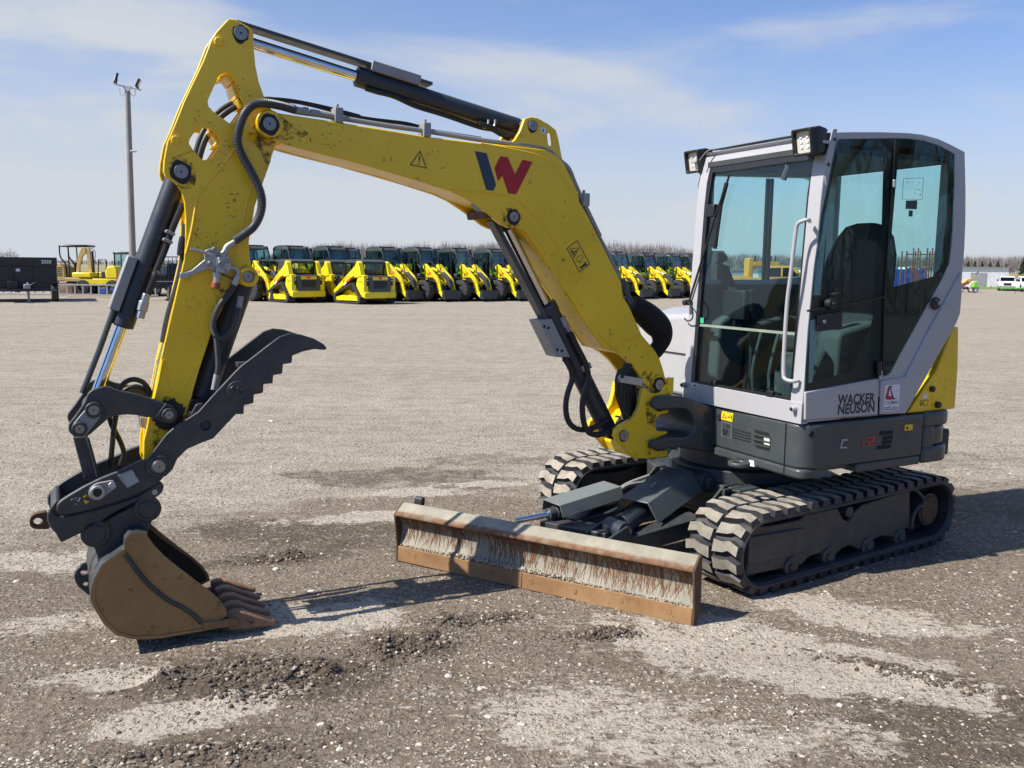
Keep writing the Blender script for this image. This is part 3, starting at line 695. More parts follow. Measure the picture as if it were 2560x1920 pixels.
mb.cyl(pl_ - TN * .075, pl_ + TN * .075, .055, n=24); lc = mb.build('blade_lift_ram', SLATEB, EX, bevel=.006)
mb = MB(); mb.cyl(pl_ - TN * .095, pl_ + TN * .095, .034, n=20); mb.build('pin', STEEL, lc, bevel=.004)
mb = MB(); mb.cyl(pu_ - TN * .16, pu_ + TN * .12, .064, n=28); mb.cyl(pu_ - TN * .19, pu_ - TN * .15, .042, n=24); mb.build('pivot_boss', STEELG, lc, bevel=.006)
mb = MB(); d = (pu_ - pl_).normalized(); side = Z.cross(d).normalized(); up = d.cross(side)
bent_cover(mb, pl_.lerp(pu_, .24) + up * .100, pl_.lerp(pu_, .86) + up * .105, .19, .12, .010, .5)
cv = mb.build('ram_cover', paint('cover_grey_paint', (.085, .098, .10), .42, amount=.3, dust=(.2, .18, .15, .25)), lc, bevel=.004)
for t in (.36, .40):
    c = pl_.lerp(pu_, t + .12) + up * .104; mb = MB(); mb.cyl(c, c + up * .012, .012, n=6); mb.build('cover_bolt', ZINC, lc)
# clevis plates of the lift ram on the arm
for sx in (-1, 1):
    mb = MB(); q = pl_ + TN * (.088 * sx); beam(mb, q - TD * .14 - Z * .06, q + TD * .02, .018, .09); mb.build('clevis_plate', STEELG, arm_, bevel=.006)
# angle ram under its galvanised cover
q0, q1 = on_ground(9, 130, 800, .26), on_ground(9, 330, 760, .27); q2 = on_ground(9, 930, 595, .31)
mb = MB(); mb.cyl(q1, q1.lerp(q2, .16), .036, n=24); mb.cyl(q1.lerp(q2, .10), q2, .044, n=24); ar = mb.build('blade_angle_ram', SLATE, EX, bevel=.004)
mb = MB(); mb.cyl(q0 - (q1 - q0) * .5, q1 + (q1 - q0) * .1, .020, n=20); mb.build('ram_rod', CHROME, ar)
d = (q2 - q1).normalized(); side = Z.cross(d).normalized(); up = d.cross(side)
mb = MB(); bent_cover(mb, q1.lerp(q2, .06) + up * .07 , q2 + up * .085, .17, .075, .008, .3); mb.build('ram_cover', paint('cover_green_grey', (.155, .17, .155), .5, amount=.6, grime=(.12, .07, .035)), ar, bevel=.003)
for dz in (0, .03):
    mb = MB(); e = on_ground(9, 960, 552 + dz * 500, .33); mb.tube([e, e + TD * .12 + TN * .03 + Z * .03, e + TD * .30 + TN * .03 + Z * (.06 - dz)], .012, 8, smooth=4); mb.build('ram_hose', GALV, ar)
h = on_ground(9, 1850, 470, .36); mb = MB(); mb.tube([h + Z * .02, h - Z * .03 - TD * .015, h - Z * .2 - TD * .02], .013, 8, smooth=5); mb.build('frame_hose', SLATE, uf)
mb = MB(); mb.cyl(h - TD * .02, h + TD * .03, .020, n=8); mb.build('hose_fitting', ZINC, uf)

# ---- upper body: rounded skirt round the cab floor
def body_outline(e=0.):
    return round_poly([(.02 - e, .74), (0 - e, -.022 - e), (.955, -.022 - e), (.955, 1.74), (.10, 1.74), (.02, 1.10)], [.0, .11, .0, .0, .12, .02], 7)
mb = MB(); bo = body_outline()
def lowz(s, w): return .60 if (s < .14 or s > .43) else .648
mb.prism([(x, y) for x, y in bo], .655, .90, lambda s, w, z: M(s, w, z))
mb.prism(round_poly([(.004, .70), (.002, -.018), (.135, -.018), (.115, .20), (.115, .70)], [.0, .10, .03, 0, 0], 7), .602, .655, lambda s, w, z: M(s, w, z))
mb.prism([(.43, -.018), (.953, -.018), (.953, .5), (.43, .5)], .60, .655, lambda s, w, z: M(s, w, z))
mb.prism([(.14, .03), (.43, .03), (.43, .6), (.14, .6)], .62, .655, lambda s, w, z: M(s, w, z))
ub = mb.build('body_skirt', SLATE, EX, bevel=.014, seg=3)
mb = MB(); mb.prism(round_poly([(.12, .60), (.12, 1.2), (.95, 1.4), (1.15, 1.2), (1.15, .5), (.95, .3)], .05), .58, .66, lambda s, w, z: M(s, w, z)); mb.build('body_floor', STEELG, EX, bevel=.01)
mb = MB(); mb.tube([M(-.0015, .105, z) for z in (.61, .75, .898)], .0025, 6); mb.build('panel_seam', MATTE, ub)
# counterweight round the tail
cwo = round_poly([(.965, -.022), (1.20, -.022), (1.315, .16), (1.40, .55), (1.40, 1.20), (1.315, 1.58), (1.20, 1.74), (.965, 1.74)], [0, .10, .14, .3, .3, .14, .1, 0], 6)
mb = MB(); FM = lambda s, w, z: M(s, w, z)
mb.prism(cwo, .602, .70, FM)
mb.prism([(x - .012 if x > 1.1 else x, y + (.014 if y < .3 else 0)) for x, y in cwo], .70, .82, FM); mb.prism(cwo, .82, .905, FM)
mb.box(.967, 1.06, -.020, .2, .69, .83, FM)
cw = mb.build('counterweight', SLATE, EX, bevel=.018, seg=3)
mb = MB(); mb.prism(round_poly([(1.20, .06), (1.292, .045), (1.362, .30), (1.30, .34)], .02), .615, .775, FM); mb.build('corner_bumper', SLATEB, cw, bevel=.02, seg=3)

def side_decal(name, mat, k, pts, w, parent, t=.0015):
    mb = MB(); mb.prism(PK(k, pts, w), w - t, w, MP); return mb.build(name, mat, parent)
def front_pt(k, x, y, s):
    d = on_plane(k, x, y, O + S * s, S) - O; return d.dot(W), d.z
def front_decal(name, mat, k, pts, s, parent, t=.0015):
    mb = MB(); mb.prism([front_pt(k, x, y, s) for x, y in pts], s - t, s, lambda w, z, q: M(q, w, z)); return mb.build(name, mat, parent)
SB = .0055                                                       # front face of the skirt sits here at the decals
def skf(k, pts, nm, mat, t=.0016, ex=0.):
    # the front face runs from (.02,.74) to (0,-.022): lay each point on that plane
    out = []
    for x, y in pts:
        n = (W * .0 + S - W * (.02 / .762)).normalized(); P0 = M(.0, -.022, 0)
        out.append(on_plane(k, x, y, P0 - S * ex, n))
    mb = MB(); n_ = len(out); mb.add([p - S * t for p in out] + [p + S * .004 for p in out], [list(range(n_)), list(range(n_, 2 * n_))] + [[i, (i + 1) % n_, n_ + (i + 1) % n_, n_ + i] for i in range(n_)])
    return mb.build(nm, mat, ub)
skf(10, [(1690, 980), (1845, 1015), (1830, 1135), (1672, 1095)], 'warning_sticker', VINYLY)
skf(10, [(1720, 1010), (1752, 1086), (1692, 1072)], 'sticker_print', INKY, .0024)
skf(10, [(1722, 1030), (1738, 1074), (1704, 1066)], 'sticker_print', VINYLY, .003)
skf(10, [(1766, 1070), (1800, 1078), (1800, 1062), (1766, 1055)], 'sticker_print', INKY, .0024); skf(10, [(1806, 1040), (1828, 1045), (1826, 1100), (1812, 1097), (1814, 1060), (1804, 1058)], 'sticker_print', INKY, .0024)
skf(10, [(1682, 1128), (1815, 1160), (1815, 1358), (1682, 1328)], 'sound_sticker', LGREY, .0010)
skf(10, [(1685, 1131), (1812, 1162), (1812, 1354), (1685, 1325)], 'sound_sticker', SLATE, .0016)
for i in range(4): skf(10, [(1832, 1220 + i * 38), (2085, 1285 + i * 40), (2085, 1302 + i * 40), (1832, 1236 + i * 38)], 'vent_slot', MATTE)
skf(12, [(562, 520), (665, 545), (675, 600), (668, 682), (575, 655), (555, 600)], 'vent_opening', MATTE)
skf(12, [(630, 575), (672, 585), (672, 640), (630, 628)], 'side_lamp_glass', LENS, .003)
for i in range(3): skf(12, [(553, 545 + i * 36), (676, 574 + i * 37), (676, 586 + i * 37), (553, 558 + i * 36)], 'vent_bar', SLATE, .006)
skf(12, [(362, 755), (372, 712), (500, 745), (515, 795)], 'tie_down_recess', MATTE, .010)
skf(12, [(526, 745), (562, 752), (566, 797), (530, 790)], 'white_label', VINYLW, .012)
p_ = on_ground(12, 440, 775, .665); mb = MB(); mb.ring(p_ - Z * .012, p_ + Z * .012, .060, .030); mb.build('tie_down_eye', SLATE, ub, bevel=.006)
mb = MB(); q = KM(12, 985, 552, -.022); mb.cyl(q - W * .0018, q + W * .01, .016, n=20); mb.build('plug_hole', MATTE, ub)
q = on_plane(12, 290, 424, M(.012, .5, 0), S); mb = MB(); mb.cyl(q - S * .004, q + S * .01, .017, n=20); mb.build('plug_hole', MATTE, ub)
XW, ZW_ = S, Z
o97 = on_plane(10, 1695, 1300, M(.008, .6, 0), S) - S * .006
text_mesh('sound_number', '97', .050, INKD, ub, on_plane(10, 1697, 1302, M(.0145, .6, 0), S) - S * .004, -W, Z, .0006, .012, squeeze=.88)
text_mesh('sound_number', 'Lwa', .024, INKD, ub, on_plane(10, 1750, 1195, M(.0145, .6, 0), S) - S * .004, -W, Z, .0006, .01)
wS = -.0235
side_decal('model_letter', LGREY, 16, [(452, 1218), (508, 1218), (506, 1232), (462, 1232), (446, 1288), (496, 1286), (494, 1300), (432, 1302)], wS, ub)
side_decal('model_digit', REDF, 16, [(672, 1198), (748, 1192), (745, 1245), (700, 1250), (698, 1265), (742, 1262), (740, 1276), (676, 1280), (682, 1240), (726, 1232), (728, 1208), (672, 1212)], wS, ub)
side_decal('model_digit', REDF, 16, [(632, 1218), (646, 1216), (645, 1232), (668, 1228), (667, 1240), (650, 1244), (645, 1280), (635, 1282), (640, 1245), (630, 1244)], wS, ub)
for i, (xa, ya, xb) in enumerate(((795, 1150, 912), (825, 1193, 908), (818, 1234, 900), (770, 1278, 890))):
    side_decal('side_vent_slot', MATTE, 16, [(xa, ya), (xb, ya - 10), (xb - 4, ya + 22), (xa - 6, ya + 34)], wS, ub)
side_decal('warning_sticker', VINYLY, 16, [(1018, 1090), (1087, 1085), (1085, 1136), (1012, 1142)], wS, ub)
side_decal('sticker_print', INKY, 16, [(1038, 1098), (1050, 1128), (1024, 1130)], wS - .001, ub)

# ---- yellow engine cover at the rear and the grey hood beyond the cab
mb = MB()
tri = PK(16, [(1045, 978), (1480, 180)], 0.0)
st, zt = tri[1]; sb, zb = tri[0]
mb.loft([[M(sb, .004, .905), M(1.275, .012, .905), M(1.36, .30, .905), M(1.36, 1.0, .905), M(.95, 1.0, .905), M(.95, .2, .905)],
         [M(st - .13, .004, 1.15), M(1.275, .012, 1.15), M(1.36, .30, 1.15), M(1.36, 1.0, 1.15), M(1.1, 1.0, 1.15), M(1.1, .2, 1.15)],
         [M(st - .01, .010, 1.40), M(1.262, .02, 1.40), M(1.34, .30, 1.40), M(1.34, 1.0, 1.40), M(1.2, 1.0, 1.40), M(1.2, .2, 1.40)]])
ec = mb.build('engine_cover', YEL, EX, bevel=.012, seg=3)
for x, y, r in ((1255, 765, .017), (1308, 908, .019)):
    q = KM(16, x, y, .006); mb = MB(); mb.cyl(q - W * .02, q + W * .01, r, r * 1.05, 20); mb.build('cover_plug', BLACK, ec, bevel=.004)
side_decal('cover_label', VINYLW, 16, [(1182, 812), (1222, 808), (1218, 848), (1178, 852)], .004, ec); side_decal('cover_label', INKY, 16, [(1160, 872), (1226, 865), (1222, 912), (1156, 918)], .004, ec, .001)
side_decal('cover_label', YEL, 16, [(1165, 877), (1221, 870), (1217, 907), (1161, 913)], .0035, ec, .0015)
side_decal('label_print', INKY, 16, [(1180, 880), (1194, 905), (1168, 907)], .002, ec, .001)
mb = MB(); hd = [M(.10, w, z) for w, z in ((1.06, .90), (1.70, .90), (1.70, 1.22), (1.60, 1.40), (1.06, 1.44))]; hd2 = [M(1.2, w, z) for w, z in ((1.06, .90), (1.70, .90), (1.70, 1.34), (1.60, 1.46), (1.06, 1.50))]
hd1 = [M(.35, w, z) for w, z in ((1.06, .90), (1.73, .90), (1.73, 1.30), (1.60, 1.46), (1.06, 1.50))]
mb.loft([[p + S * .0 for p in hd], hd1, hd2]); hood = mb.build('side_hood', CABG, EX, bevel=.03, seg=3)
mb = MB(); mb.tube([M(.092, 1.06, 1.18), M(.092, 1.70, 1.18)], .0035, 6); mb.build('hood_seam', MATTE, hood)

# ---- cab
def fs(z): return .05 * (z - .91) + (.0 if z < 2.15 else (z - 2.15) ** 2 * .55)      # front plane of the cab leans back
roofc = PK(15, [(240, 28), (400, 24), (560, 24), (750, 30), (850, 42), (950, 70), (1040, 112), (1120, 155)], 0)
rearc = PK(15, [(1126, 400), (1125, 600), (1118, 780), (1110, 870), (1090, 1130), (1062, 1265)], 0)
botc = PK(16, [(1012, 992)], 0)
outer = [(fs(z) + .002, z) for z in (.912, 1.3, 1.7, 2.1, 2.25, 2.35, 2.42)] + roofc + rearc + [(botc[0][0], .912)]
hole = PK(16, [(100, 1046), (764, 1000), (780, 664), (872, 640)], 0) + PK(15, [(700, 1465), (960, 1000), (1018, 880), (1038, 720), (1050, 400), (1053, 168), (960, 117), (850, 80), (760, 70), (665, 67), (290, 72), (245, 300), (192, 560), (142, 900), (103, 1300)], 0)
mb = MB(); mb.prism(outer, 0, .045, MP, [hole])
zl = K(13, 650, 1440, .985)[1]
far_hole = [(.16, zl), (.60, zl), (1.09, zl + .03), (1.12, 1.62), (1.12, 2.28), (.95, 2.33), (.16, 2.30)]
mb.prism(outer, .965, 1.01, MP, [far_hole])
rs = [(x, z) for x, z in roofc]; mb.prism([(fs(2.36), 2.36)] + [(fs(2.42), 2.42)] + rs + [(x - (.03 if i == 0 else 0), z - .05) for i, (x, z) in enumerate(reversed(rs))][:-1], .045, .965, MP)
fw = lambda s, w, z: M(s, w, z)
mb.box(.0, .05, .0, 1.01, .905, 1.022, lambda s, w, z: M(s + .001, w + .0, z))
def pillar(w0, w1, d):
    mb.loft([[M(fs(z), w0, z), M(fs(z), w1, z), M(fs(z) + d, w1, z), M(fs(z) + d, w0, z)] for z in (1.0, 1.4, 1.8, 2.1, 2.25, 2.35, 2.42)])
pillar(.0005, .088, .06); pillar(.935, 1.0095, .06)
mb.loft([[M(fs(z) + .004, w, z) for z in (2.345, 2.43)] + [M(fs(z) + .07, w, z) for z in (2.43, 2.345)] for w in (.08, .94)])
mb.box(1.13, 1.18, .045, .965, .91, 1.42, fw); mb.box(1.13, 1.18, .045, .12, 1.42, 2.38, fw); mb.box(1.13, 1.18, .90, .965, 1.42, 2.38, fw)
mb.box(.02, 1.15, .045, .965, .905, .925, fw)
cab = mb.build('cab', CABG, EX, bevel=.012, seg=3, sm=40)
LIN = flat('cab_lining', (.045, .05, .052), .9)
for nm, a in (('roof_lining', (.09, 1.15, .06, .95, 2.345, 2.375)), ('side_lining', (.06, 1.112, .955, .963, .937, zl - .03)), ('rear_lining', (1.115, 1.128, .06, .95, .937, 1.40)), ('floor_mat', (.06, 1.112, .06, .95, .927, .935))):
    mb = MB(); mb.box(*a, fw); mb.build(nm, LIN, cab)
# raised rear side panel (follows the diagonal)
rp = PK(16, [(782, 995), (790, 690), (1010, 655), (1225, 235)], 0) + PK(15, [(1040, 1020), (1085, 935), (1095, 1030), (1082, 1200), (1058, 1262)], 0) + PK(16, [(1015, 985)], 0)
mb = MB(); mb.prism(rp, -.010, .002, MP); mb.build('rear_quarter_panel', CABG, cab, bevel=.007, seg=3)
# door: painted lower panel, two panes, dark printed margins
dp = PK(16, [(104, 1044), (108, 792), (150, 784), (768, 668), (760, 998)], 0)
mb = MB(); mb.prism(round_poly(dp, .008), -.012, .03, MP); door = mb.build('cab_door', CABG, cab, bevel=.005)
def pane(nm, outline, clear, w, mat=GLASSD):
    mb = MB(); mb.prism(outline, w, w + .004, MP); g = mb.build(nm, mat, cab)
    mb = MB(); mb.prism(outline, w + .0065, w + .0075, MP, clear); mb.build('printed_border', MATTE, cab); return g
dg = PK(16, [(108, 790), (150, 782), (770, 665)], 0) + PK(15, [(592, 1560), (668, 90), (660, 72), (290, 74), (245, 300), (192, 560), (142, 900), (103, 1300)], 0)
upc = PK(15, [(315, 120), (600, 117), (596, 118), (570, 1058), (140, 1084), (170, 850), (215, 560), (265, 300)], 0)
loc_ = PK(16, [(150, 714), (158, 360), (166, 150), (320, 95), (760, 20), (690, 270), (640, 330), (590, 480), (552, 600)], 0)
pane('door_window', dg, [upc, loc_], -.006)
rg = PK(15, [(672, 72), (760, 72), (850, 82), (960, 119), (1051, 170), (1048, 400), (1036, 720), (1015, 880), (958, 1000), (700, 1462), (640, 1585), (598, 1592), (600, 1200)], 0)
rc = PK(15, [(694, 125), (800, 128), (905, 165), (1000, 215), (1012, 300), (1002, 560), (972, 850), (955, 910), (915, 962), (634, 1036), (645, 700)], 0)
pane('side_window', rg, [rc], -.006)
for nm, pts in (('door_edge_trim', [(668, 80), (600, 1100), (590, 1590)]), ('door_rail', [(600, 1093), (350, 1143), (100, 1185)])):
    mb = MB(); mb.tube([KM(15, x, y, -.007) for x, y in pts], .006, 8); mb.build(nm, BLACK, cab)
for (k, x, y, x2, y2) in ((15, 662, 335, 660, 385), (16, 800, 600, 795, 680)):
    mb = MB(); mb.tube([KM(k, x, y, -.02), KM(k, x2, y2, -.02)], .011, 12); mb.build('door_hinge', ZINC, cab, bevel=.003)
mb = MB(); mb.tube([KM(16, 783, 520, -.016), KM(16, 783, 640, -.016)], .016, 10); mb.build('hinge_cover', BLACK, cab)
q = KM(15, 232, 1138, -.008); mb = MB(); mb.cyl(q - W * .035, q, .026, .030, 24); mb.cyl(q - W * .05, q - W * .03, .010, n=14); mb.build('door_latch_knob', BLACK, cab, bevel=.004)
mb = MB(); mb.prism(round_poly(PK(15, [(150, 1215), (315, 1185), (308, 1300), (150, 1318)], 0), .01), -.018, -.004, MP); dh = mb.build('door_handle', BLACK, cab, bevel=.005)
q = KM(15, 208, 1255, -.018); mb = MB(); mb.cyl(q - W * .006, q, .010, n=16); mb.build('door_lock', ZINC, cab)
q = KM(15, 926, 1137, -.0105); mb = MB(); mb.cyl(q - W * .012, q, .036, .038, 28); cap = mb.build('fuel_cap', BLACK, cab, bevel=.004)
mb = MB(); mb.cyl(q + S * .012 - W * .02 + Z * .004, q + S * .012 - W * .01 + Z * .004, .011, n=14); mb.cyl(q - S * .012 - W * .018 + Z * .02, q - S * .012 - W * .01 + Z * .02, .004, n=8); mb.build('cap_lock', ZINC, cab)
# windscreens in rubber
def fpane(nm, w0, w1, z0, z1, d, mat, t=.005):
    zs = [z0 + (z1 - z0) * i / 6 for i in range(7)]
    mb = MB(); mb.loft([[M(fs(z) + d, w0, z), M(fs(z) + d, w1, z), M(fs(z) + d + t, w1, z), M(fs(z) + d + t, w0, z)] for z in zs]); return mb.build(nm, mat, cab)
fpane('windscreen', .086, .936, 1.393, 2.346, .014, GLASSC); fpane('lower_windscreen', .086, .936, 1.022, 1.372, .020, GLASSC)
fpane('screen_joint', .11, .912, 1.375, 1.389, .010, flat('pale_seal', (.24, .29, .22), .5), .018)
for nm, a in (('screen_seal', (.086, .100, 1.022, 2.346)), ('screen_seal', (.905, .936, 1.022, 2.346)), ('screen_seal', (.1, .905, 2.310, 2.346)), ('screen_seal', (.1, .905, 1.022, 1.034))):
    fpane(nm, *a, .002, BLACK, .026)
for w in (.22, .70): mb = MB(); mb.box(-.002, .02, w, w + .05, 1.022, 1.055, fw); mb.build('screen_stop', BLACK, cab, bevel=.004)
for w, z in ((.985, 1.0), (.045, .985)): mb = MB(); mb.cyl(M(-.028, w, z), M(.004, w, z), .014, .018, 18); mb.cyl(M(-.034, w, z), M(-.027, w, z), .010, n=14, m=1); mb.build('rubber_buffer', [CABG, BLACK], cab, bevel=.003)
front_decal('white_label', VINYLW, 14, [(205, 1178), (272, 1188), (272, 1228), (205, 1216)], .0, cab); front_decal('label_print', INKD, 14, [(222, 1195), (262, 1202), (262, 1218), (222, 1210)], -.0012, cab)
fpane('inspection_sticker', .872, .905, 1.395, 1.428, .0115, flat('green_vinyl', (.03, .45, .20), .5), .002)
# handrail
hp = [front_pt(13, x, y, -.05) for x, y in ((1250, 905), (1195, 898), (1140, 930), (1118, 1000), (1092, 1200), (1068, 1420))] + [front_pt(14, x, y, -.05) for x, y in ((1228, 300), (1200, 700), (1186, 1060), (1205, 1140), (1260, 1165), (1330, 1165))]
pts = [M(-.05 + (.05 if i in (0, 11) else .02 if i in (1, 10) else 0), w - (.03 if i in (0, 11) else 0), z) for i, (w, z) in enumerate(hp)]
pts = [M(.02, .03, hp[0][1])] + pts[1:-1] + [M(.0, .03, hp[-1][1])]
mb = MB(); mb.tube(pts, .0108, 14, smooth=5); mb.build('grab_rail', CABG, cab)
# wiper
wp = [front_pt(13, x, y, -.012) for x, y in ((430, 480), (380, 690), (320, 880), (270, 1080), (200, 1340), (120, 1640))]
mb = MB(); mb.tube([M(-.014 + fs(z), w, z) for w, z in wp], .007, 8, smooth=3); wi = mb.build('wiper', BLACK, cab)
wp = [front_pt(13, x, y, -.012) for x, y in ((400, 560), (360, 760), (340, 960), (320, 1160))]; mb = MB(); mb.tube([M(-.004 + fs(z), w, z) for w, z in wp], .013, 6); mb.build('wiper_blade', BLACK, cab)
w, z = front_pt(13, 285, 810, -.005); mb = MB(); mb.box(-.015, .02, w - .035, w + .045, z - .04, z + .035, lambda s, a, b: M(s + fs(z), a, b)); mb.build('wiper_motor', BLACK, cab, bevel=.006)
w, z = front_pt(14, 150, 325, -.01); mb = MB(); mb.cyl(M(-.03, w, z), M(.03, w, z), .017, n=16); mb.build('wiper_pivot', BLACK, cab, bevel=.003)
mb = MB(); mb.tube([M(-.015, w - .01, z + .02), M(-.02, w - .07, z - .03), M(-.015, w - .075, z - .09), M(-.005, w - .02, z - .115), M(-.003, w + .02, z - .10)], .0045, 7, smooth=5); mb.build('washer_hose', HOSE, cab)
# lamp brackets and work lights
def work_light(w, z, wb, yaw, ds=-.085):
    """square LED lamp in a deep black shroud on a side bracket"""
    c = M(fs(z) + ds, w, z); f = (-S * math.cos(yaw) + W * math.sin(yaw)); r = f.cross(Z).normalized(); u = (Z * .97 + f * .18).normalized(); f = r.cross(u) * -1 if r.cross(u).dot(f) < 0 else r.cross(u)
    def q(x, y, d): return c + r * x + u * y + f * d
    mb = MB(); o_ = round_poly([(-.068, -.070), (.068, -.070), (.068, .070), (-.068, .070)], .014); i_ = round_poly([(-.054, -.056), (.054, -.056), (.054, .056), (-.054, .056)], .012)
    mb.prism(o_, .02, .055, q, [i_])
    mb.loft([[q(x * k, y * k + dy, d) for x, y in o_] for k, dy, d in ((1.0, 0, .022), (1.0, 0, -.02), (.82, -.004, -.075), (.55, -.01, -.085))])
    mb.prism([(-.058, .0), (.058, .0), (.05, .05), (-.05, .05)], -.06, -.12, lambda x, y, d: q(x, -y - .03, d * .5))
    o = mb.build('work_light', BLACK, EX, bevel=.004)
    mb = MB(); mb.prism(round_poly([(-.053, -.055), (.053, -.055), (.053, .055), (-.053, .055)], .012), .024, .032, q)
    ln = mb.build('lens', LENS, o)
    for x in (-.022, .022):
        for y in (-.026, .0, .026): mb = MB(); mb.cyl(q(x, y, .031), q(x, y, .036), .011, .008, 12); mb.build('led', VINYLW, o)
for w0, w1, (lw, lz), yaw, ds in ((-.006, .0, front_pt(13, 1100, 178, -.085), .0, -.085), (1.010, 1.016, front_pt(13, 228, 368, .10), .0, .0)):
    br = [(fs(2.42) - .004, 2.452), (fs(2.42) + .03, 2.455), (fs(2.3) + .036, 2.3), (fs(2.2) + .02, 2.16), (fs(2.24) - .006, 2.25)]
    mb = MB(); mb.prism(round_poly(br, .008), w0, w1, MP); mb.box(-.05, .01, min(w0, lw), max(w0, lw), lz - .015, lz + .0, lambda s, a, b: M(fs(lz) + s - .01, a, b)); b_ = mb.build('lamp_bracket', CABG, cab, bevel=.002)
    for z in (2.40, 2.27): mb = MB(); c = M(fs(z) + .016, w0, z); mb.cyl(c - W * .007, c, .008, n=10); mb.build('bracket_screw', BLACK, cab)
    work_light(lw, lz, w0, yaw, ds)
mb = MB(); mb.tube([M(.14, .06, 2.455), M(.10, .5, 2.448), M(.10, .85, 2.446), M(.07, .93, 2.44), M(.03, .96, 2.38)], .006, 8, smooth=4); mb.build('lamp_cable', HOSE, cab)
mb = MB(); mb.box(.10, .112, .10, .86, 2.44, 2.448, fw); mb.build('rain_gutter', BLACK, cab)
# far-side glazing bars and glass
mb = MB(); mb.prism([(x, z) for x, z in far_hole], .985, .990, MP); mb.build('far_side_window', GLASSC, cab)
for s in (.60, .635): mb = MB(); mb.box(s, s + .022, .975, .99, 1.30, 2.31, fw); mb.build('glazing_bar', SLATE, cab)
mb = MB(); mb.box(1.15, 1.155, .12, .90, 1.42, 2.34, fw); mb.build('rear_window', GLASSC, cab)
# door and glass lettering
door_o = KM(16, 408, 912, -.0125)
def wn(body, x, y, x1, h):
    a = KM(16, x, y, -.0122); b = KM(16, x1, y - (x1 - x) * .03, -.0122); return a, b
a = KM(16, 414, 908, -.0122); b = KM(16, 745, 886, -.0122)
t1 = text_mesh('maker_lettering', 'WACKER', .076, INKD, cab, a, b - a, Z, .0006, .034); 
a2 = KM(16, 408, 996, -.0122); b2 = KM(16, 742, 966, -.0122)
t2 = text_mesh('maker_lettering', 'NEUSON', .076, INKD, cab, a2, b2 - a2, Z, .0006, .034)
for t, A, Bq in ((t1, a, b), (t2, a2, b2)):                      # set each word to the width it has on the door
    x = (Bq - A).normalized(); xs_ = [(v.co + Vector(EX.location) - A).dot(x) for v in t.data.vertices]; k = (Bq - A).length / max(xs_)
    for v in t.data.vertices: p = v.co + Vector(EX.location) - A; v.co = v.co + x * (p.dot(x) * (k - 1))
side_decal('dealer_sticker', VINYLW, 16, [(838, 732), (974, 724), (960, 958), (826, 966)], -.0102, cab)
side_decal('sticker_mark', RED, 16, [(868, 742), (888, 742), (872, 800), (872, 830), (904, 832), (900, 862), (850, 864), (840, 845)], -.0115, cab, .001)
side_decal('sticker_mark', INKD, 16, [(870, 742), (906, 738), (904, 748), (890, 750), (916, 845), (952, 855), (904, 860), (884, 752)], -.0120, cab, .001)
a = KM(16, 834, 906, -.0116); b = KM(16, 956, 898, -.0116); t3 = text_mesh('sticker_lettering', 'COLEMAN', .026, INKD, cab, a, b - a, Z, .0005, .008)
x = (b - a).normalized(); xs_ = [(v.co + Vector(EX.location) - a).dot(x) for v in t3.data.vertices]; k = (b - a).length / max(xs_)
for v in t3.data.vertices: p = v.co + Vector(EX.location) - a; v.co = v.co + x * (p.dot(x) * (k - 1))
for y0, y1, xa, xb in ((918, 919, 862, 925), (933, 936, 834, 890), (932, 935, 905, 955), (946, 951, 832, 952)):
    side_decal('sticker_small_print', INKD, 16, [(xa, y0), (xb, y0 - 3), (xb, y1), (xa, y1 + 3)], -.0116, cab, .001)
side_decal('glass_label', INKD, 15, [(738, 470), (812, 468), (808, 527), (735, 524)], -.0065, cab, .0008); side_decal('glass_label', INKD, 15, [(757, 533), (782, 534), (780, 574), (755, 573)], -.0065, cab, .0008)
chart = PK(15, [(722, 330), (852, 322), (842, 464), (712, 460)], -.0065); mb = MB(); mb.tube([M(s, -.007, z) for s, z in chart + chart[:1]], .0012, 5); mb.build('load_chart_border', INKD, cab)
rnd = random.Random(4)
for i in range(16):
    x = 725 + rnd.random() * 110; y = 340 + rnd.random() * 110; d = rnd.uniform(3, 9); side_decal('load_chart_print', INKD, 15, [(x, y), (x + d, y), (x + d, y + 3), (x, y + 3)], -.0065, cab, .0006)

# ---- inside the cab
mb = MB(); Q = fw
def rbox(mb, s0, s1, w0, w1, z0, z1, r=.03):
    mb.prism(round_poly([(s0, w0), (s1, w0), (s1, w1), (s0, w1)], r), z0, z1, FM)
rbox(mb, .52, .98, .30, .76, 1.22, 1.34, .06)
seat = mb.build('operator_seat', SEATF, EX, bevel=.03, seg=3)
mb = MB(); rings = []
for z, hw, s0, s1 in ((1.30, .22, .82, .93), (1.45, .25, .84, .97), (1.65, .255, .88, 1.02), (1.82, .235, .92, 1.05), (1.93, .20, .95, 1.06), (2.0, .14, .97, 1.05), (2.02, .06, .985, 1.04)):
    rings.append([M(s, .53 + y, z) for s, y in round_poly([(s0, -hw), (s1, -hw), (s1, hw), (s0, hw)], .05, 3)])
mb.loft(rings); mb.build('seat_back', SEATF, seat, sm=60)
mb = MB(); hd0 = [front_pt(13, x, y, .26) for x, y in [(335, 1182), (425, 1178), (460, 1240), (455, 1272), (405, 1292), (470, 1320), (530, 1490), (560, 1600), (300, 1600), (305, 1300)]]
mb.prism(round_poly(hd0, .012), .24, .30, lambda w, z, s: M(s, w, z)); mb.build('armrest_pad', SEATF, EX, bevel=.012)
mb = MB(); rbox(mb, .50, 1.0, .32, .74, .94, 1.22, .03); mb.build('seat_base', CONS, seat, bevel=.01)
mb = MB(); mb.tube([M(.93, .27, 1.50), M(.90, .265, 1.62), M(.88, .27, 1.72)], .012, 8); mb.build('seat_belt', RED, seat)
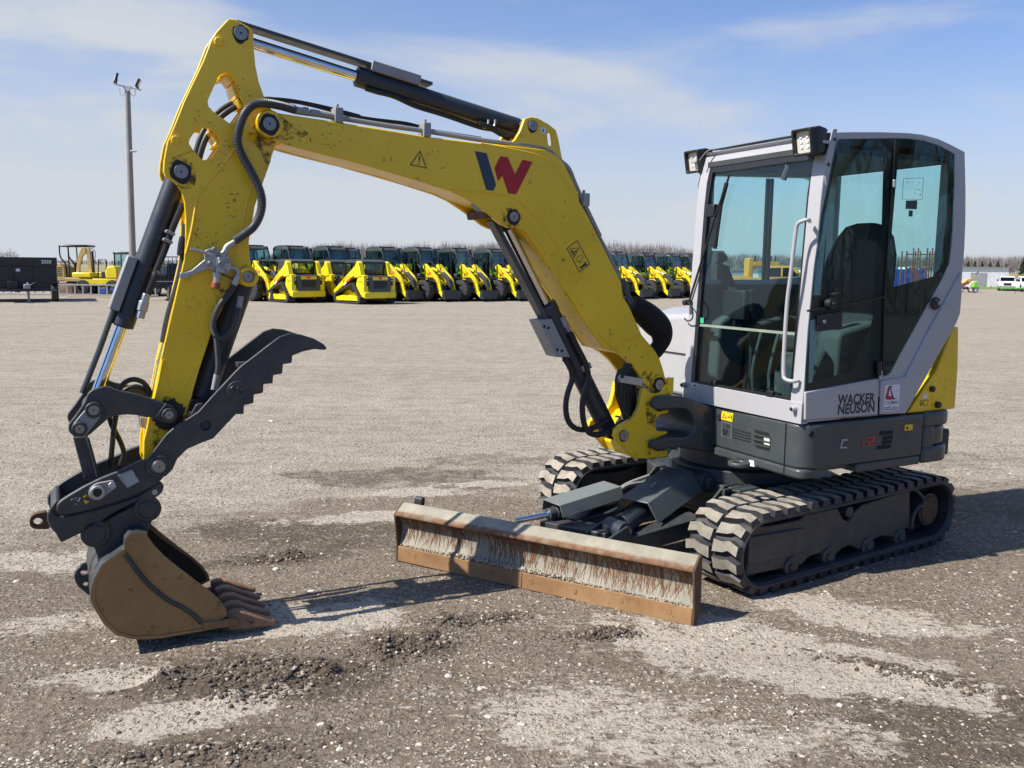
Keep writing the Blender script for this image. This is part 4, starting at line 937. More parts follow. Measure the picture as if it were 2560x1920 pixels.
for w0, w1 in ((.10, .26), (.80, .94)):
    mb = MB(); mb.prism(round_poly([(.34, .94), (.95, .94), (.95, 1.40), (.66, 1.44), (.36, 1.38)], .05), w0, w1, MP); c = mb.build('armrest_console', CONS, EX, bevel=.02, seg=3)
    wc = (w0 + w1) / 2; mb = MB(); mb.tube([M(.44, wc, 1.38), M(.42, wc, 1.47)], .022, 10); mb.tube([M(.42, wc, 1.46), M(.40, wc, 1.60)], lambda i, k: .024 + .006 * (i > 0), 12); mb.build('joystick', BLACK, c, bevel=.006)
mb = MB(); mb.prism(round_poly([(.10, .94), (.30, .94), (.34, 1.34), (.24, 1.46), (.12, 1.40)], .03), .82, .955, MP); ds = mb.build('front_console', CONS, EX, bevel=.02, seg=3)
mb = MB(); mb.box(.20, .25, .70, .92, 1.42, 1.60, fw); mb.build('display_screen', BLACK, ds, bevel=.008)
mb = MB(); mb.tube([M(.22, .80, 1.36), M(.22, .80, 1.45)], .012, 8); mb.build('display_stalk', BLACK, ds)
mb = MB(); mb.prism(round_poly([(.14, .94), (.40, .94), (.36, 1.22), (.28, 1.30), (.16, 1.10)], .03), .12, .30, MP); mb.build('side_console', SEATF, EX, bevel=.02)
for w in (.42, .56):
    mb = MB(); mb.tube([M(.20, w, .93), M(.16, w, 1.12), M(.22, w, 1.36)], .011, 8, smooth=3); lv = mb.build('travel_lever', SLATE, EX)
    mb = MB(); mb.box(.08, .22, w - .05, w + .05, .955, .967, lambda s, a, b: M(s, a, b + (s - .08) * .35)); mb.build('foot_pedal', BLACK, EX, bevel=.004)
mb = MB(); mb.prism(round_poly([(.10, 1.86), (.13, 1.86), (.15, 2.12), (.12, 2.12)], .01), .875, .915, MP); mb.build('interior_mirror', BLACK, cab, bevel=.01)
mb = MB(); mb.tube([front for front in (M(fs(2.3) + .03, .30, 2.36), M(fs(2.3) + .03, .30, 2.28), M(fs(2.2) + .03, .315, 2.22))], .018, 8); mb.build('screen_catch', SLATE, cab)

# ---- swing bracket casting and swing post
WN, WF, WC = .80, 1.05, .925                                      # near and far boom plates, centre plane
def smoothpoly(pts, n=4):
    P = [Vector((x, z, 0)) for x, z in pts]; k = len(P); out = []
    for i in range(k):
        p0, p1, p2, p3 = P[i - 1], P[i], P[(i + 1) % k], P[(i + 2) % k]
        for j in range(n):
            t = j / n; q = .5 * ((2 * p1) + (p2 - p0) * t + (2 * p0 - 5 * p1 + 4 * p2 - p3) * t * t + (3 * p1 - p0 - 3 * p2 + p3) * t ** 3); out.append((q.x, q.y))
    return out
sbk = PK(10, [(745, 880), (770, 820), (830, 785), (980, 768), (1130, 780), (1300, 830), (1575, 940), (1600, 1570), (1440, 1545), (1290, 1520), (1100, 1490), (800, 1528), (735, 1500), (720, 1440), (745, 1395), (960, 1350), (1180, 1350), (1262, 1310), (1310, 1215), (1312, 1120), (1262, 1015), (1190, 955), (970, 952), (880, 965), (800, 965), (760, 945)], .72)
mb = MB(); mb.prism(sbk, .72, 1.13, MP); sb_ = mb.build('swing_bracket', SLATE, EX, bevel=.022, seg=3)
for pts in ([(1430, 1000), (1480, 960), (1525, 985), (1525, 1200), (1420, 1170)], [(1415, 1250), (1440, 1235), (1535, 1260), (1535, 1480), (1440, 1480), (1410, 1440)]):
    mb = MB(); mb.prism(round_poly(PK(10, pts, .72), .012), .7185, .73, MP); mb.build('casting_pocket', SLATEB, sb_, bevel=.004)
mb = MB(); mb.box(-.12, .06, .80, 1.05, .66, .86, fw); mb.build('hose_bulkhead', MATTE, sb_)
kp, kz = K(10, 860, 880, WC - .12)
ppl = [(905, 620), (945, 612), (1000, 640), (1000, 745), (970, 768), (790, 785), (745, 880), (765, 955), (810, 990), (945, 960), (948, 1010), (835, 1030), (778, 1090), (765, 1200), (792, 1262), (938, 1265), (930, 1300), (800, 1352), (742, 1400), (722, 1450), (742, 1512), (800, 1532), (942, 1520), (942, 1600), (870, 1622), (650, 1642), (478, 1640), (440, 1610), (345, 1500), (240, 1400), (203, 1330), (222, 1235), (285, 1180), (400, 1118), (480, 1050), (530, 965), (560, 850), (588, 700), (600, 655), (650, 690), (720, 735), (790, 742), (850, 715), (880, 660)]
POSTN = .765
mb = MB(); pp = PK(10, ppl, POSTN); mb.prism(pp, POSTN, POSTN + .035, MP); mb.prism(pp, 1.05, 1.085, MP)
core = PK(10, [(600, 1050), (760, 1000), (765, 1250), (740, 1400), (740, 1600), (480, 1630), (420, 1500), (480, 1200)], POSTN); mb.prism(core, POSTN + .03, 1.055, MP)
post = mb.build('swing_post', YEL, EX, bevel=.006)
for z0, z1 in ((kz - .055, kz + .055),):
    mb = MB(); mb.cyl(M(kp, WC, z0), M(kp, WC, z1 + .012), .062, n=28); mb.build('king_pin', STEELG, post, bevel=.006)
kz2 = K(10, 830, 1440, WC - .12)[1]
mb = MB(); mb.cyl(M(kp, WC, kz2 - .05), M(kp, WC, kz2 + .05), .062, n=28); mb.build('king_pin', STEELG, post, bevel=.006)
def pin_end(k, x, y, w, r, parent, mat=STEEL, grease=1.25, t=.010, seedr=0):
    c = KM(k, x, y, w)
    if grease:
        rr = random.Random(int(x * 7 + y)); g = []
        for i in range(110):
            a_ = 2 * math.pi * i / 110; q = r * grease * (1 + .20 * noise.noise((math.cos(a_) * 1.3 + x, math.sin(a_) * 1.3, 0)) + .05 * noise.noise((math.cos(a_) * 6 + x, math.sin(a_) * 6, 4)) + .22 * max(0, -math.sin(a_)) ** 4); g.append((c - O).dot(S) + q * math.cos(a_)); g[-1] = (g[-1], c.z + q * math.sin(a_))
        mb = MB(); mb.prism(g, w - .0018, w, MP); mb.build('grease_mark', GREASE, parent)
    mb = MB(); mb.cyl(c - W * t, c + W * .02, r, n=24); mb.cyl(c - W * (t + .001), c - W * t, r * .16, n=8, m=1); return mb.build('pin', [mat, MATTE], parent, bevel=.003)
pin_end(10, 327, 1318, POSTN, .030, post, grease=1.08)
side_decal('stamped_plate', YEL, 10, [(500, 1560), (730, 1540), (730, 1600), (500, 1620)], POSTN - .002, post, .002)
mb = MB(); q = KM(10, 965, 690, POSTN); mb.cyl(q - Z * .02 + W * .0, q + Z * .075, .022, n=10); mb.build('stop_bolt', YEL, post, bevel=.003)

# ---- boom
top = [(100, 265), (113, 222), (146, 197), (190, 190), (250, 205), (400, 228), (560, 252), (900, 306), (1150, 348), (1450, 384), (1650, 402), (1880, 428), (1950, 465), (1990, 508), (2040, 610), (2082, 700)]
right = [(588, 125), (640, 215), (700, 335), (760, 455), (812, 555), (838, 605), (848, 690), (885, 750), (960, 920), (1030, 1000), (1062, 1050), (1088, 1130), (1104, 1200), (1100, 1225), (1085, 1250), (1060, 1258), (1030, 1250), (1000, 1232), (965, 1200), (935, 1140), (895, 1090), (840, 1040), (790, 1015), (735, 1000), (600, 805), (540, 700), (420, 520), (350, 412), (300, 345), (268, 305), (245, 290)]
low = [(1700, 912), (1645, 906), (1600, 885), (1555, 848), (1490, 800), (1440, 765), (1380, 725), (1290, 684), (1100, 622), (900, 562), (680, 500), (480, 450), (330, 410), (215, 376), (150, 348), (113, 312)]
bo_ = PK(2, top, WN) + PK(8, right, WN) + PK(2, low, WN)
# split: the near and far cheek plates carry the whole outline, the box between stops short of the fork
mb = MB(); mb.prism(bo_, WN, WN + .03, MP); mb.prism(bo_, WF - .03, WF, MP)
boxo = PK(2, [(250, 208), (560, 256), (900, 310), (1150, 352), (1450, 388), (1880, 432), (1985, 510), (2082, 702)], WN) + PK(8, [(640, 218), (760, 458), (836, 607), (846, 692), (883, 752), (958, 922), (840, 1032), (738, 998), (600, 803), (540, 698), (420, 518), (330, 392)], WN) + PK(2, [(1700, 870), (1560, 800), (1440, 750), (1290, 680), (900, 558), (480, 446), (260, 385)], WN)
mb.prism(boxo, WN + .028, WF - .028, MP)
boom = mb.build('boom', YEL, EX, bevel=.005)
def bead(k, pts, w, r, parent, mat=YEL, nm='weld_bead', sm_=3):
    mb = MB(); mb.tube([KM(k, x, y, w) for x, y in pts], r, 6, smooth=sm_); return mb.build(nm, mat, parent)
bead(2, [(1290, 672), (1450, 690), (1600, 705), (1690, 735), (1770, 800), (1850, 890), (1920, 990), (2060, 1240)], WN, .0045, boom)
bead(8, [(300, 300), (420, 500), (600, 770), (700, 915), (790, 1000), (832, 1028)], WN, .0045, boom)
bead(8, [(830, 980), (950, 912)], WN, .006, boom); bead(2, [(1480, 388), (1700, 430), (1850, 470), (1950, 550), (2040, 700)], WN, .004, boom)
# round bosses
for k, x, y, r, rp_, pm in ((2, 180, 270, .062, .030, STEEL), (8, 1060, 1212, .056, .030, STEEL)):
    c = KM(k, x, y, WN); mb = MB(); mb.ring(c - W * .016, c + W * .01, r, r * .55); mb.build('pin_boss', YEL, boom, bevel=.006)
    pin_end(k, x, y, WN - .016, rp_, boom, grease=1.5)
pin_end(2, 1680, 840, WN, .026, boom, grease=1.5)
# ram lug on top
lug = PK(2, [(1650, 400), (1690, 365), (1722, 310), (1748, 238), (1790, 224), (1830, 232), (1900, 272), (1942, 308), (1955, 350), (1982, 492), (1960, 490), (1880, 432)], WN + .01); sl = PK(2, [(1888, 335), (1900, 318), (1916, 328), (1924, 395), (1912, 412), (1894, 395)], WN + .01)
mb = MB(); mb.prism(lug, WN + .01, WN + .035, MP, [sl]); mb.prism(lug, WF - .035, WF - .01, MP, [sl]); lg = mb.build('ram_lug', YEL, boom, bevel=.004)
pin_end(2, 1798, 281, WN + .01, .026, boom, grease=1.15)
side_decal('small_label', VINYLW, 2, [(1852, 286), (1882, 300), (1872, 334), (1842, 318)], WN + .0095, boom); side_decal('label_print', INKD, 2, [(1862, 300), (1868, 304), (1862, 322), (1856, 318)], WN + .008, boom)
# printed marks
side_decal('maker_mark', NAVY, 2, [(1443, 437), (1515, 450), (1573, 645), (1556, 680), (1513, 675)], WN - .0005, boom)
side_decal('maker_mark', RED, 2, [(1563, 540), (1600, 468), (1645, 475), (1690, 580), (1735, 490), (1797, 503), (1697, 702), (1648, 697), (1612, 588), (1585, 622)], WN - .0005, boom)
def outline_decal(nm, k, pts, w, r, parent, mat=INKD):
    P = [KM(k, x, y, w) for x, y in pts]; mb = MB(); n_ = len(P)
    for i in range(n_):
        a_, b_ = P[i], P[(i + 1) % n_]; d = (b_ - a_).normalized(); nn = d.cross(W); mb.add([a_ - nn * r - d * r, b_ - nn * r + d * r, b_ + nn * r + d * r, a_ + nn * r - d * r] + [q - W * .001 for q in (a_ - nn * r - d * r, b_ - nn * r + d * r, b_ + nn * r + d * r, a_ + nn * r - d * r)], [[0, 1, 2, 3], [4, 5, 6, 7], [0, 1, 5, 4], [1, 2, 6, 5], [2, 3, 7, 6], [3, 0, 4, 7]])
    return mb.build(nm, mat, parent)
outline_decal('warning_triangle', 2, [(1107, 438), (1145, 540), (1048, 520)], WN - .0005, .0022, boom)
side_decal('warning_triangle', INKD, 2, [(1101, 465), (1108, 466), (1104, 503), (1098, 502)], WN - .0005, boom); side_decal('warning_triangle', INKD, 2, [(1096, 511), (1103, 512), (1102, 519), (1095, 518)], WN - .0005, boom)
outline_decal('safety_pictogram', 8, [(515, 405), (576, 360), (649, 498), (590, 546)], WN - .0005, .0022, boom); outline_decal('safety_pictogram', 8, [(532, 407), (585, 403), (557, 460)], WN - .0005, .0016, boom)
outline_decal('safety_pictogram', 8, [(568, 468), (600, 442), (612, 460), (580, 487)], WN - .0005, .0010, boom, INKY)
for pts in ([(545, 415), (565, 440), (560, 444), (541, 420)], [(556, 425), (572, 415), (574, 420), (558, 431)], [(592, 478), (600, 492), (596, 495), (588, 481)], [(588, 520), (622, 492), (630, 500), (600, 526)], [(606, 505), (634, 496), (632, 506), (608, 514)], [(618, 488), (627, 484), (630, 492), (621, 496)]):
    side_decal('safety_pictogram', INKD, 8, pts, WN - .0005, boom)
# pipes and hose along the top of the boom
def corrugated(pts, r, parent, nm='spiral_hose_guard', mat=CORR, pitch_=.0085, sm_=10):
    P = smooth_path(pts, sm_); ln = [0]
    for i in range(1, len(P)): ln.append(ln[-1] + (P[i] - P[i - 1]).length)
    out = []; n_ = int(ln[-1] / pitch_ * 4); j = 0
    for i in range(n_ + 1):
        d = ln[-1] * i / n_
        while j < len(ln) - 2 and ln[j + 1] < d: j += 1
        f = (d - ln[j]) / max(1e-9, ln[j + 1] - ln[j]); out.append(P[j].lerp(P[j + 1], f))
    mb = MB(); mb.tube(out, lambda i, k: r * (1.0, 1.0, .86, .86)[i % 4], 12); return mb.build(nm, mat, parent)
def tube_px(nm, k, pts, w, r, parent, mat, sm_=5, n=10):
    mb = MB(); mb.tube([KM(k, x, y, w if not isinstance(w, list) else w[i]) for i, (x, y) in enumerate(pts)], r, n, smooth=sm_); return mb.build(nm, mat, parent)
tube_px('steel_pipe', 2, [(340, 195), (580, 228), (900, 280), (1150, 315), (1480, 368), (1700, 395), (1880, 425), (1960, 490), (2020, 545), (2060, 640), (2120, 770), (2212, 960)], WN + .02, .0125, boom, GALV, 3)
tube_px('steel_pipe', 8, [(560, 60), (630, 170), (700, 325), (770, 460), (830, 590)], WN + .03, .011, boom, GALV, 2)
tube_px('steel_pipe', 8, [(540, 0), (600, 130), (700, 350), (800, 560)], WN + .085, .010, boom, GALV, 2)
tube_px('hose', 2, [(160, 120), (350, 135), (560, 185), (760, 235), (1000, 265), (1090, 285), (1160, 300)], WC, .010, boom, HOSE, 5)
tube_px('steel_pipe', 2, [(1000, 285), (1160, 310), (1480, 360)], WC, .010, boom, GALV, 2)
for k, x, y in ((2, 600, 218), (2, 1140, 308), (8, 618, 118)):
    c = KM(k, x, y, WN + .02); mb = MB(); mb.box(-.020, .020, -.028, .05, -.035, .035, lambda s, w, z: c + S * s + W * w + Z * z); mb.cyl(c + Z * .03 + W * .01, c + Z * .055 + W * .01, .010, n=8); mb.build('pipe_clamp', GALV, boom, bevel=.004)
for x, y, xb, yb, r in ((330, 182, 395, 193, .0165), (385, 190, 420, 196, .020), (430, 198, 580, 225, .0165)):
    mb = MB(); mb.cyl(KM(2, x, y, WN + .02), KM(2, xb, yb, WN + .02), r, n=14); mb.build('hose_coupling', GALV, boom, bevel=.003)
for y in (590, 640, 690):
    a_ = KM(8, 835 + (y - 590) * .36, y, WN + .03); b_ = KM(8, 853 + (y - 590) * .38, y + 42, WN + .03); mb = MB(); mb.cyl(a_, b_, .024 - (y == 640) * .004, n=12); mb.build('hose_coupling', SLATE, boom, bevel=.003)
corrugated([KM(2, x, y, w) for x, y, w in ((335, 182, WN + .02), (250, 158, WN), (160, 142, WN - .02), (90, 148, WN - .03), (40, 190, WN - .035), (5, 260, WN - .035))] + [KM(1, x, y, WN - .035) for x, y in ((1458, 850), (1475, 930), (1530, 1035), (1580, 1130), (1608, 1220), (1600, 1310), (1560, 1390), (1500, 1440), (1440, 1480))], .021, boom)
# bundle of hoses behind the boom foot, wrapped in a black sleeve
sl_ = [KM(8, x, y, WC + .02) for x, y in ((895, 735), (950, 770), (1020, 830), (1070, 890), (1072, 960), (1030, 1020), (960, 1050), (900, 1090), (880, 1150), (885, 1260), (905, 1380))]
mb = MB(); mb.tube([sl_[0] + (sl_[1] - sl_[0]) * 0, *sl_[1:7]], lambda i, k: .05 + .030 * math.sin(math.pi * min(1, i / (k * .7))), 12, smooth=6); mb.build('hose_sleeve', MATTE, boom)
for i, (dw, dx) in enumerate(((-.075, -34), (-.045, -12), (-.02, 10), (.01, 30), (.03, 48))):
    mb = MB(); mb.tube([KM(8, x + dx, y, WN + .06 + dw) for x, y in ((905, 1090), (878, 1140), (862, 1230), (868, 1320), (898, 1410))], .016, 10, smooth=6); mb.build('hose', HOSE, post)
c0, c1 = KM(8, 822, 1175, WN - .02), KM(8, 962, 1200, WN - .02); mb = MB(); beam(mb, c0, c1, .012, .045); mb.build('hose_strap', ZINC, post, bevel=.003)
mb = MB(); c = KM(8, 832, 1186, WN - .035); mb.cyl(c - W * .015, c + W * .01, .014, n=12); mb.build('strap_bolt', ZINC, post)
tube_px('hose', 8, [(830, 1120), (808, 1180), (812, 1280), (842, 1360), (880, 1410)], WN - .04, .009, post, HOSE, 5)

# ---- rams
def hydraulic(nm, pb, pr, f, rb, rr, fe=.0, mat=SLATEB, eye=.045, half=.05):
    """barrel from pb to the gland at fraction f, rod on to pr"""
    g = pb.lerp(pr, f); mb = MB(); d = (pr - pb).normalized()
    mb.cyl(pb + d * .03, g, rb, n=32); mb.cyl(g - d * .055, g + d * .004, rb * 1.06, n=32); mb.cyl(pb - W * half, pb + W * half, eye, n=24)
    o = mb.build(nm, mat, EX, bevel=.004)
    mb = MB(); mb.cyl(g - d * .01, pr - d * .02, rr, n=24); rod = mb.build('ram_rod', CHROME, o)
    mb = MB(); mb.cyl(g, g + d * .008, rr * 1.35, n=24); mb.build('rod_seal', BLACK, o)
    mb = MB(); mb.cyl(pr - W * half, pr + W * half, eye * .95, n=24); mb.cyl(pr, pr - d * .07, rr * 1.15, n=20); mb.build('rod_eye', STEELG, o, bevel=.003)
    return o, g, d
def mid(k, x, y, w): s, z = K(k, x, y, w); return M(s, WC, z)
AN = .825                                                       # near plate of the arm
p_top = mid(1, 1478, 205, AN); p_lug = mid(2, 1798, 281, WN + .01); gl = mid(1, 2195, 465, WC)
f = (gl - p_lug).length / (p_top - p_lug).length
arm_ram, g, d = hydraulic('arm_ram', p_lug, p_top, f, .047, .026)
n_ = W.cross(d); n_ = n_ if n_.z > 0 else -n_
# rod guard: flat dark channel above the rod, sliding in a clamp on the barrel
ga, gb = KM(1, 1452, 118, WC - .03), KM(20, 850, 385, WC - .03); mb = MB(); dd = (gb - ga).normalized(); nn = W.cross(dd); nn = nn if nn.z > 0 else -nn
mb.box(0, (gb - ga).length, -.045, .045, -.016, .0, lambda x, y, z: ga + W * .03 + dd * x + W * y + nn * (z - .004)); mb.build('rod_guard', SLATE, arm_ram, bevel=.003)
ca, cb = KM(20, 300, 195, WC - .05), KM(20, 750, 330, WC - .05); mb = MB(); mb.box(0, (cb - ca).length, -.055, .055, -.045, .004, lambda x, y, z: ca + W * .05 + dd * x + W * y + nn * (z + .002)); mb.build('guard_clamp', GALV, arm_ram, bevel=.004)
tube_px('ram_hose', 20, [(235, 445), (340, 478), (500, 520), (700, 610), (960, 690), (1280, 800), (1420, 830), (1520, 890), (1560, 920)], WC - .03, .013, arm_ram, HOSE, 5)
tube_px('ram_hose', 20, [(1280, 770), (1400, 815), (1500, 870), (1600, 880)], WC - .05, .016, arm_ram, HOSE, 5)
for x in (1368, 1430): tube_px('hose_clip', 20, [(x, 735), (x - 8, 790), (x - 45, 812)], WC - .052, .006, arm_ram, ZINC, 4)
# boom ram
pb, pr = mid(10, 327, 1318, POSTN), mid(2, 1680, 840, WN); gl = mid(8, 420, 738, WC - .045)
boom_ram, g, d = hydraulic('boom_ram', pb, pr, (gl - pb).length / (pr - pb).length, .055, .028)
n_ = W.cross(d); n_ = n_ if n_.dot(S) < 0 else -n_
ga, gb = KM(8, 85, 235, WC - .04), KM(8, 400, 830, WC - .04); dd = (gb - ga).normalized(); nn = W.cross(dd)
mb = MB(); mb.box(0, (gb - ga).length, -.04, .04, -.014, .014, lambda x, y, z: ga + W * .04 + dd * x + W * y + nn * z); mb.build('rod_guard', SLATE, boom_ram, bevel=.003)
mb = MB(); gc = PK(8, [(350, 832), (425, 822), (535, 1050), (455, 1050)], WC - .065); mb.prism(gc, WC - .068, WC + .06, MP); mb.build('guard_clamp', GALV, boom_ram, bevel=.004)
for x, y in ((380, 868), (405, 876), (458, 1005), (485, 1012)): mb = MB(); c = KM(8, x, y, WC - .068); mb.cyl(c - W * .0015, c, .008, n=12); mb.build('clamp_hole', MATTE, boom_ram)
mb = MB(); mb.cyl(KM(8, 485, 810, WC - .05), KM(8, 510, 870, WC - .05), .018, n=12); mb.cyl(KM(8, 508, 855, WC - .05), KM(8, 540, 920, WC - .05), .014, n=12); mb.build('hose_coupling', GALV, boom_ram, bevel=.003)
tube_px('ram_hose', 8, [(535, 905), (580, 1000), (625, 1090), (640, 1180), (608, 1310), (612, 1420), (640, 1490), (700, 1510), (770, 1480), (840, 1440), (880, 1425)], WC - .075, .0175, boom_ram, HOSE, 6)
tube_px('ram_hose', 8, [(500, 1060), (535, 1110), (545, 1180), (520, 1260), (508, 1340), (520, 1420), (560, 1468), (620, 1480), (690, 1460), (760, 1420)], WC - .06, .0165, boom_ram, HOSE, 6)
mb = MB(); beam(mb, KM(8, 605, 1122, WC - .065), KM(8, 655, 1095, WC - .065), .02, .035); mb.build('hose_clip', GALV, boom_ram, bevel=.004)
tube_px('hose_clip', 8, [(803, 1400), (825, 1405), (832, 1432)], WC - .06, .006, boom_ram, ZINC, 4)
# bolt bracket and rag end under the boom at the ram head
mb = MB(); mb.prism(round_poly(PK(2, [(1425, 738), (1455, 742), (1482, 775), (1478, 808), (1450, 800), (1425, 765)], WN + .01), .006), WN + .005, WN + .03, MP); mb.build('stop_block', GALV, boom, bevel=.006)
mb = MB(); mb.prism(round_poly(PK(2, [(1490, 800), (1560, 825), (1540, 850), (1500, 850)], WN + .02), .005), WN + .01, WF - .02, MP); mb.build('guard_bracket', RUST, boom, bevel=.004)

# ---- arm
plate = PK(1, [(1395, 122), (1420, 114), (1445, 118), (1530, 165), (1550, 182), (1557, 205), (1560, 300), (1570, 400), (1590, 500), (1622, 590), (1660, 660), (1700, 720), (1712, 800), (1692, 880), (1660, 1000), (1610, 1140), (1565, 1270), (1556, 1330), (1530, 1480)], AN) + PK(17, [(1285, 420), (1310, 560), (1366, 640), (1378, 690), (1350, 770), (1270, 825), (1180, 800), (1100, 760), (1010, 900), (950, 1060), (830, 1320), (780, 1440)], AN) + PK(18, [(1850, 200), (1760, 520), (1680, 800), (1560, 1050), (1480, 1250), (1330, 1400), (1250, 1480), (1130, 1490), (1095, 1400), (1100, 1120), (1140, 950), (1215, 560), (1265, 380), (1335, 0)], AN) + PK(1, [(1130, 1600), (1140, 1450), (1140, 1340), (1132, 1240), (1112, 1172), (1076, 1126), (1042, 1100), (1018, 1086), (1003, 1050), (1006, 990), (1028, 870), (1072, 770), (1130, 622), (1250, 370), (1300, 238), (1332, 190)], AN)
h1 = round_poly(PK(1, [(1345, 462), (1385, 442), (1425, 462), (1447, 510), (1478, 600), (1506, 655), (1478, 692), (1432, 752), (1418, 763), (1318, 690), (1284, 660), (1276, 620)], AN), .006, 2)
h2 = round_poly(PK(1, [(1205, 800), (1228, 778), (1290, 792), (1340, 832), (1355, 868), (1345, 902), (1292, 978), (1245, 985), (1188, 922), (1160, 880), (1168, 850)], AN), .006, 2)
PT = .024
mb = MB(); mb.prism(plate, AN, AN + PT, MP, [h1, h2]); mb.prism(plate, 2 * WC - AN - PT, 2 * WC - AN, MP, [h1, h2])
# closing strip along the front edge and box section below
def strip(k, pts, w0, w1, t=.014, parent_mb=None):
    P = PK(k, pts, AN); n_ = len(P)
    for i in range(n_ - 1):
        a_, b_ = Vector(P[i]), Vector(P[i + 1]); d_ = (b_ - a_).normalized(); q = Vector((-d_.y, d_.x)) * t
        mb.prism([tuple(a_), tuple(b_), tuple(b_ + q), tuple(a_ + q)], w0, w1, MP)
strip(1, [(1440, 500), (1418, 462), (1386, 446), (1350, 462)], AN + PT - .002, 2 * WC - AN - PT + .002); strip(1, [(1500, 650), (1474, 600), (1444, 510)], AN + PT - .002, 2 * WC - AN - PT + .002)
strip(1, [(1340, 900), (1352, 868), (1336, 834), (1290, 796)], AN + PT - .002, 2 * WC - AN - PT + .002)
boxa = PK(1, [(1520, 1000), (1660, 960), (1560, 1280), (1530, 1480)], AN) + PK(17, [(1220, 420), (1150, 600), (1000, 900), (830, 1300)], AN) + PK(18, [(1840, 200), (1670, 790), (1420, 1290), (1120, 1390), (1150, 950), (1230, 560), (1345, 0)], AN) + PK(1, [(1150, 1580), (1155, 1400), (1180, 1250), (1230, 1190)], AN)
mb.prism(boxa, AN + .006, 2 * WC - AN - .006, MP)
arm = mb.build('arm', YEL, EX, bevel=.004)
bead(1, [(1560, 755), (1510, 820), (1380, 1000), (1222, 1190), (1208, 1230), (1180, 1400), (1142, 1560)], AN, .007, arm, sm_=4); bead(1, [(1545, 1130), (1500, 1330), (1460, 1520)], AN, .004, arm)
bead(18, [(1365, 0), (1310, 290), (1255, 530)], AN, .009, arm); bead(18, [(1420, 60), (1440, 300), (1490, 420), (1600, 430), (1700, 290), (1800, 140), (1860, 60)], AN, .0035, arm, sm_=5); bead(18, [(1860, 90), (1780, 400), (1700, 640), (1650, 780)], AN, .004, arm)
bead(17, [(800, 880), (830, 980), (840, 1120), (790, 1400)], AN, .004, arm); bead(17, [(960, 900), (930, 980)], AN, .003, arm); bead(17, [(1150, 260), (1090, 460)], AN, .004, arm)
for k, x, y, r, gsz in ((1, 1478, 205, .030, 1.22), (1, 1112, 1055, .030, 1.55)): pin_end(k, x, y, AN, r, arm, grease=gsz)
for x, y in ((1342, 257), (1078, 862)): c = KM(1, x, y, AN); mb = MB(); mb.cyl(c - W * .012, c + W * .01, .020, n=8); mb.build('spacer_bolt', YEL, arm, bevel=.003)
c = KM(17, 1262, 695, AN); mb = MB(); mb.ring(c - W * .022, c + W * .01, .046, .024); mb.build('pin_boss', YEL, arm, bevel=.006); pin_end(17, 1262, 695, AN - .018, .024, arm, grease=1.25)
# oily dirt round the elbow joint and dark scuffs on the plates
mb = MB(); gm = PK(1, [(1530, 775), (1548, 765), (1590, 815), (1640, 850), (1692, 868), (1690, 890), (1672, 960), (1650, 1015), (1628, 1000), (1600, 930), (1560, 880), (1530, 830)], AN); mb.prism(smoothpoly(gm, 4), AN - .0016, AN - .0004, MP); mb.build('grease_mark', FILM, arm)
def scuffs(k, regions, w, parent, seed):
    rg = random.Random(seed); mb = MB()
    for (x0, y0, x1, y1, n_) in regions:
        for _ in range(n_):
            x, y = rg.uniform(x0, x1), rg.uniform(y0, y1); a_ = rg.uniform(-.9, .9) + (1.57 if rg.random() < .3 else 0); ln = rg.uniform(5, 26) * (1.6 if rg.random() < .15 else 1); wd = rg.uniform(.8, 3.6); dx, dy = math.cos(a_), math.sin(a_)
            P = [(x + dx * ln * u + -dy * wd * v * rg.uniform(.6, 1.5), y + dy * ln * u + dx * wd * v * rg.uniform(.6, 1.5)) for u, v in ((-.5, 0), (-.15, 1), (.2, .7), (.5, 0), (.1, -.8), (-.2, -1))]
            mb.prism(PK(k, P, w), w - .0009, w, MP)
    o = mb.build('paint_scuffs', flat('scuffed_paint', (.13, .09, .02), .6), parent); o['kind'] = 'stuff'
scuffs(1, [(1420, 480, 1540, 600, 8), (1180, 640, 1300, 760, 8), (1080, 1000, 1200, 1150, 14), (1330, 860, 1420, 1060, 12), (1360, 1180, 1460, 1360, 18), (1200, 1380, 1500, 1560, 14), (1460, 1000, 1640, 1200, 8)], AN, arm, 3)
scuffs(17, [(560, 60, 900, 250, 10), (480, 880, 760, 1100, 14), (450, 1150, 700, 1450, 8)], AN, arm, 4); scuffs(18, [(1320, 450, 1700, 640, 18), (1180, 900, 1450, 1200, 14)], AN, arm, 5)
def film(k, pts, w, parent): mb = MB(); mb.prism(smoothpoly(PK(k, pts, w), 4), w - .0012, w - .0002, MP); mb.build('grime_film', FILM, parent)
film(2, [(105, 240), (150, 195), (230, 205), (300, 260), (420, 330), (300, 370), (180, 360), (110, 310)], WN, boom); film(18, [(1300, 520), (1500, 520), (1640, 640), (1680, 800), (1560, 1000), (1350, 1180), (1200, 1200), (1250, 900), (1260, 700)], AN, arm)
film(1, [(1040, 980), (1130, 960), (1200, 1040), (1190, 1150), (1120, 1160), (1050, 1090)], AN, arm); film(8, [(960, 1150), (1000, 1130), (1100, 1180), (1105, 1260), (1020, 1270), (970, 1230)], WN, boom); film(10, [(640, 850), (760, 880), (770, 1100), (700, 1250), (640, 1080)], POSTN, post); film(2, [(1620, 800), (1700, 790), (1740, 860), (1690, 910), (1630, 890)], WN, boom)
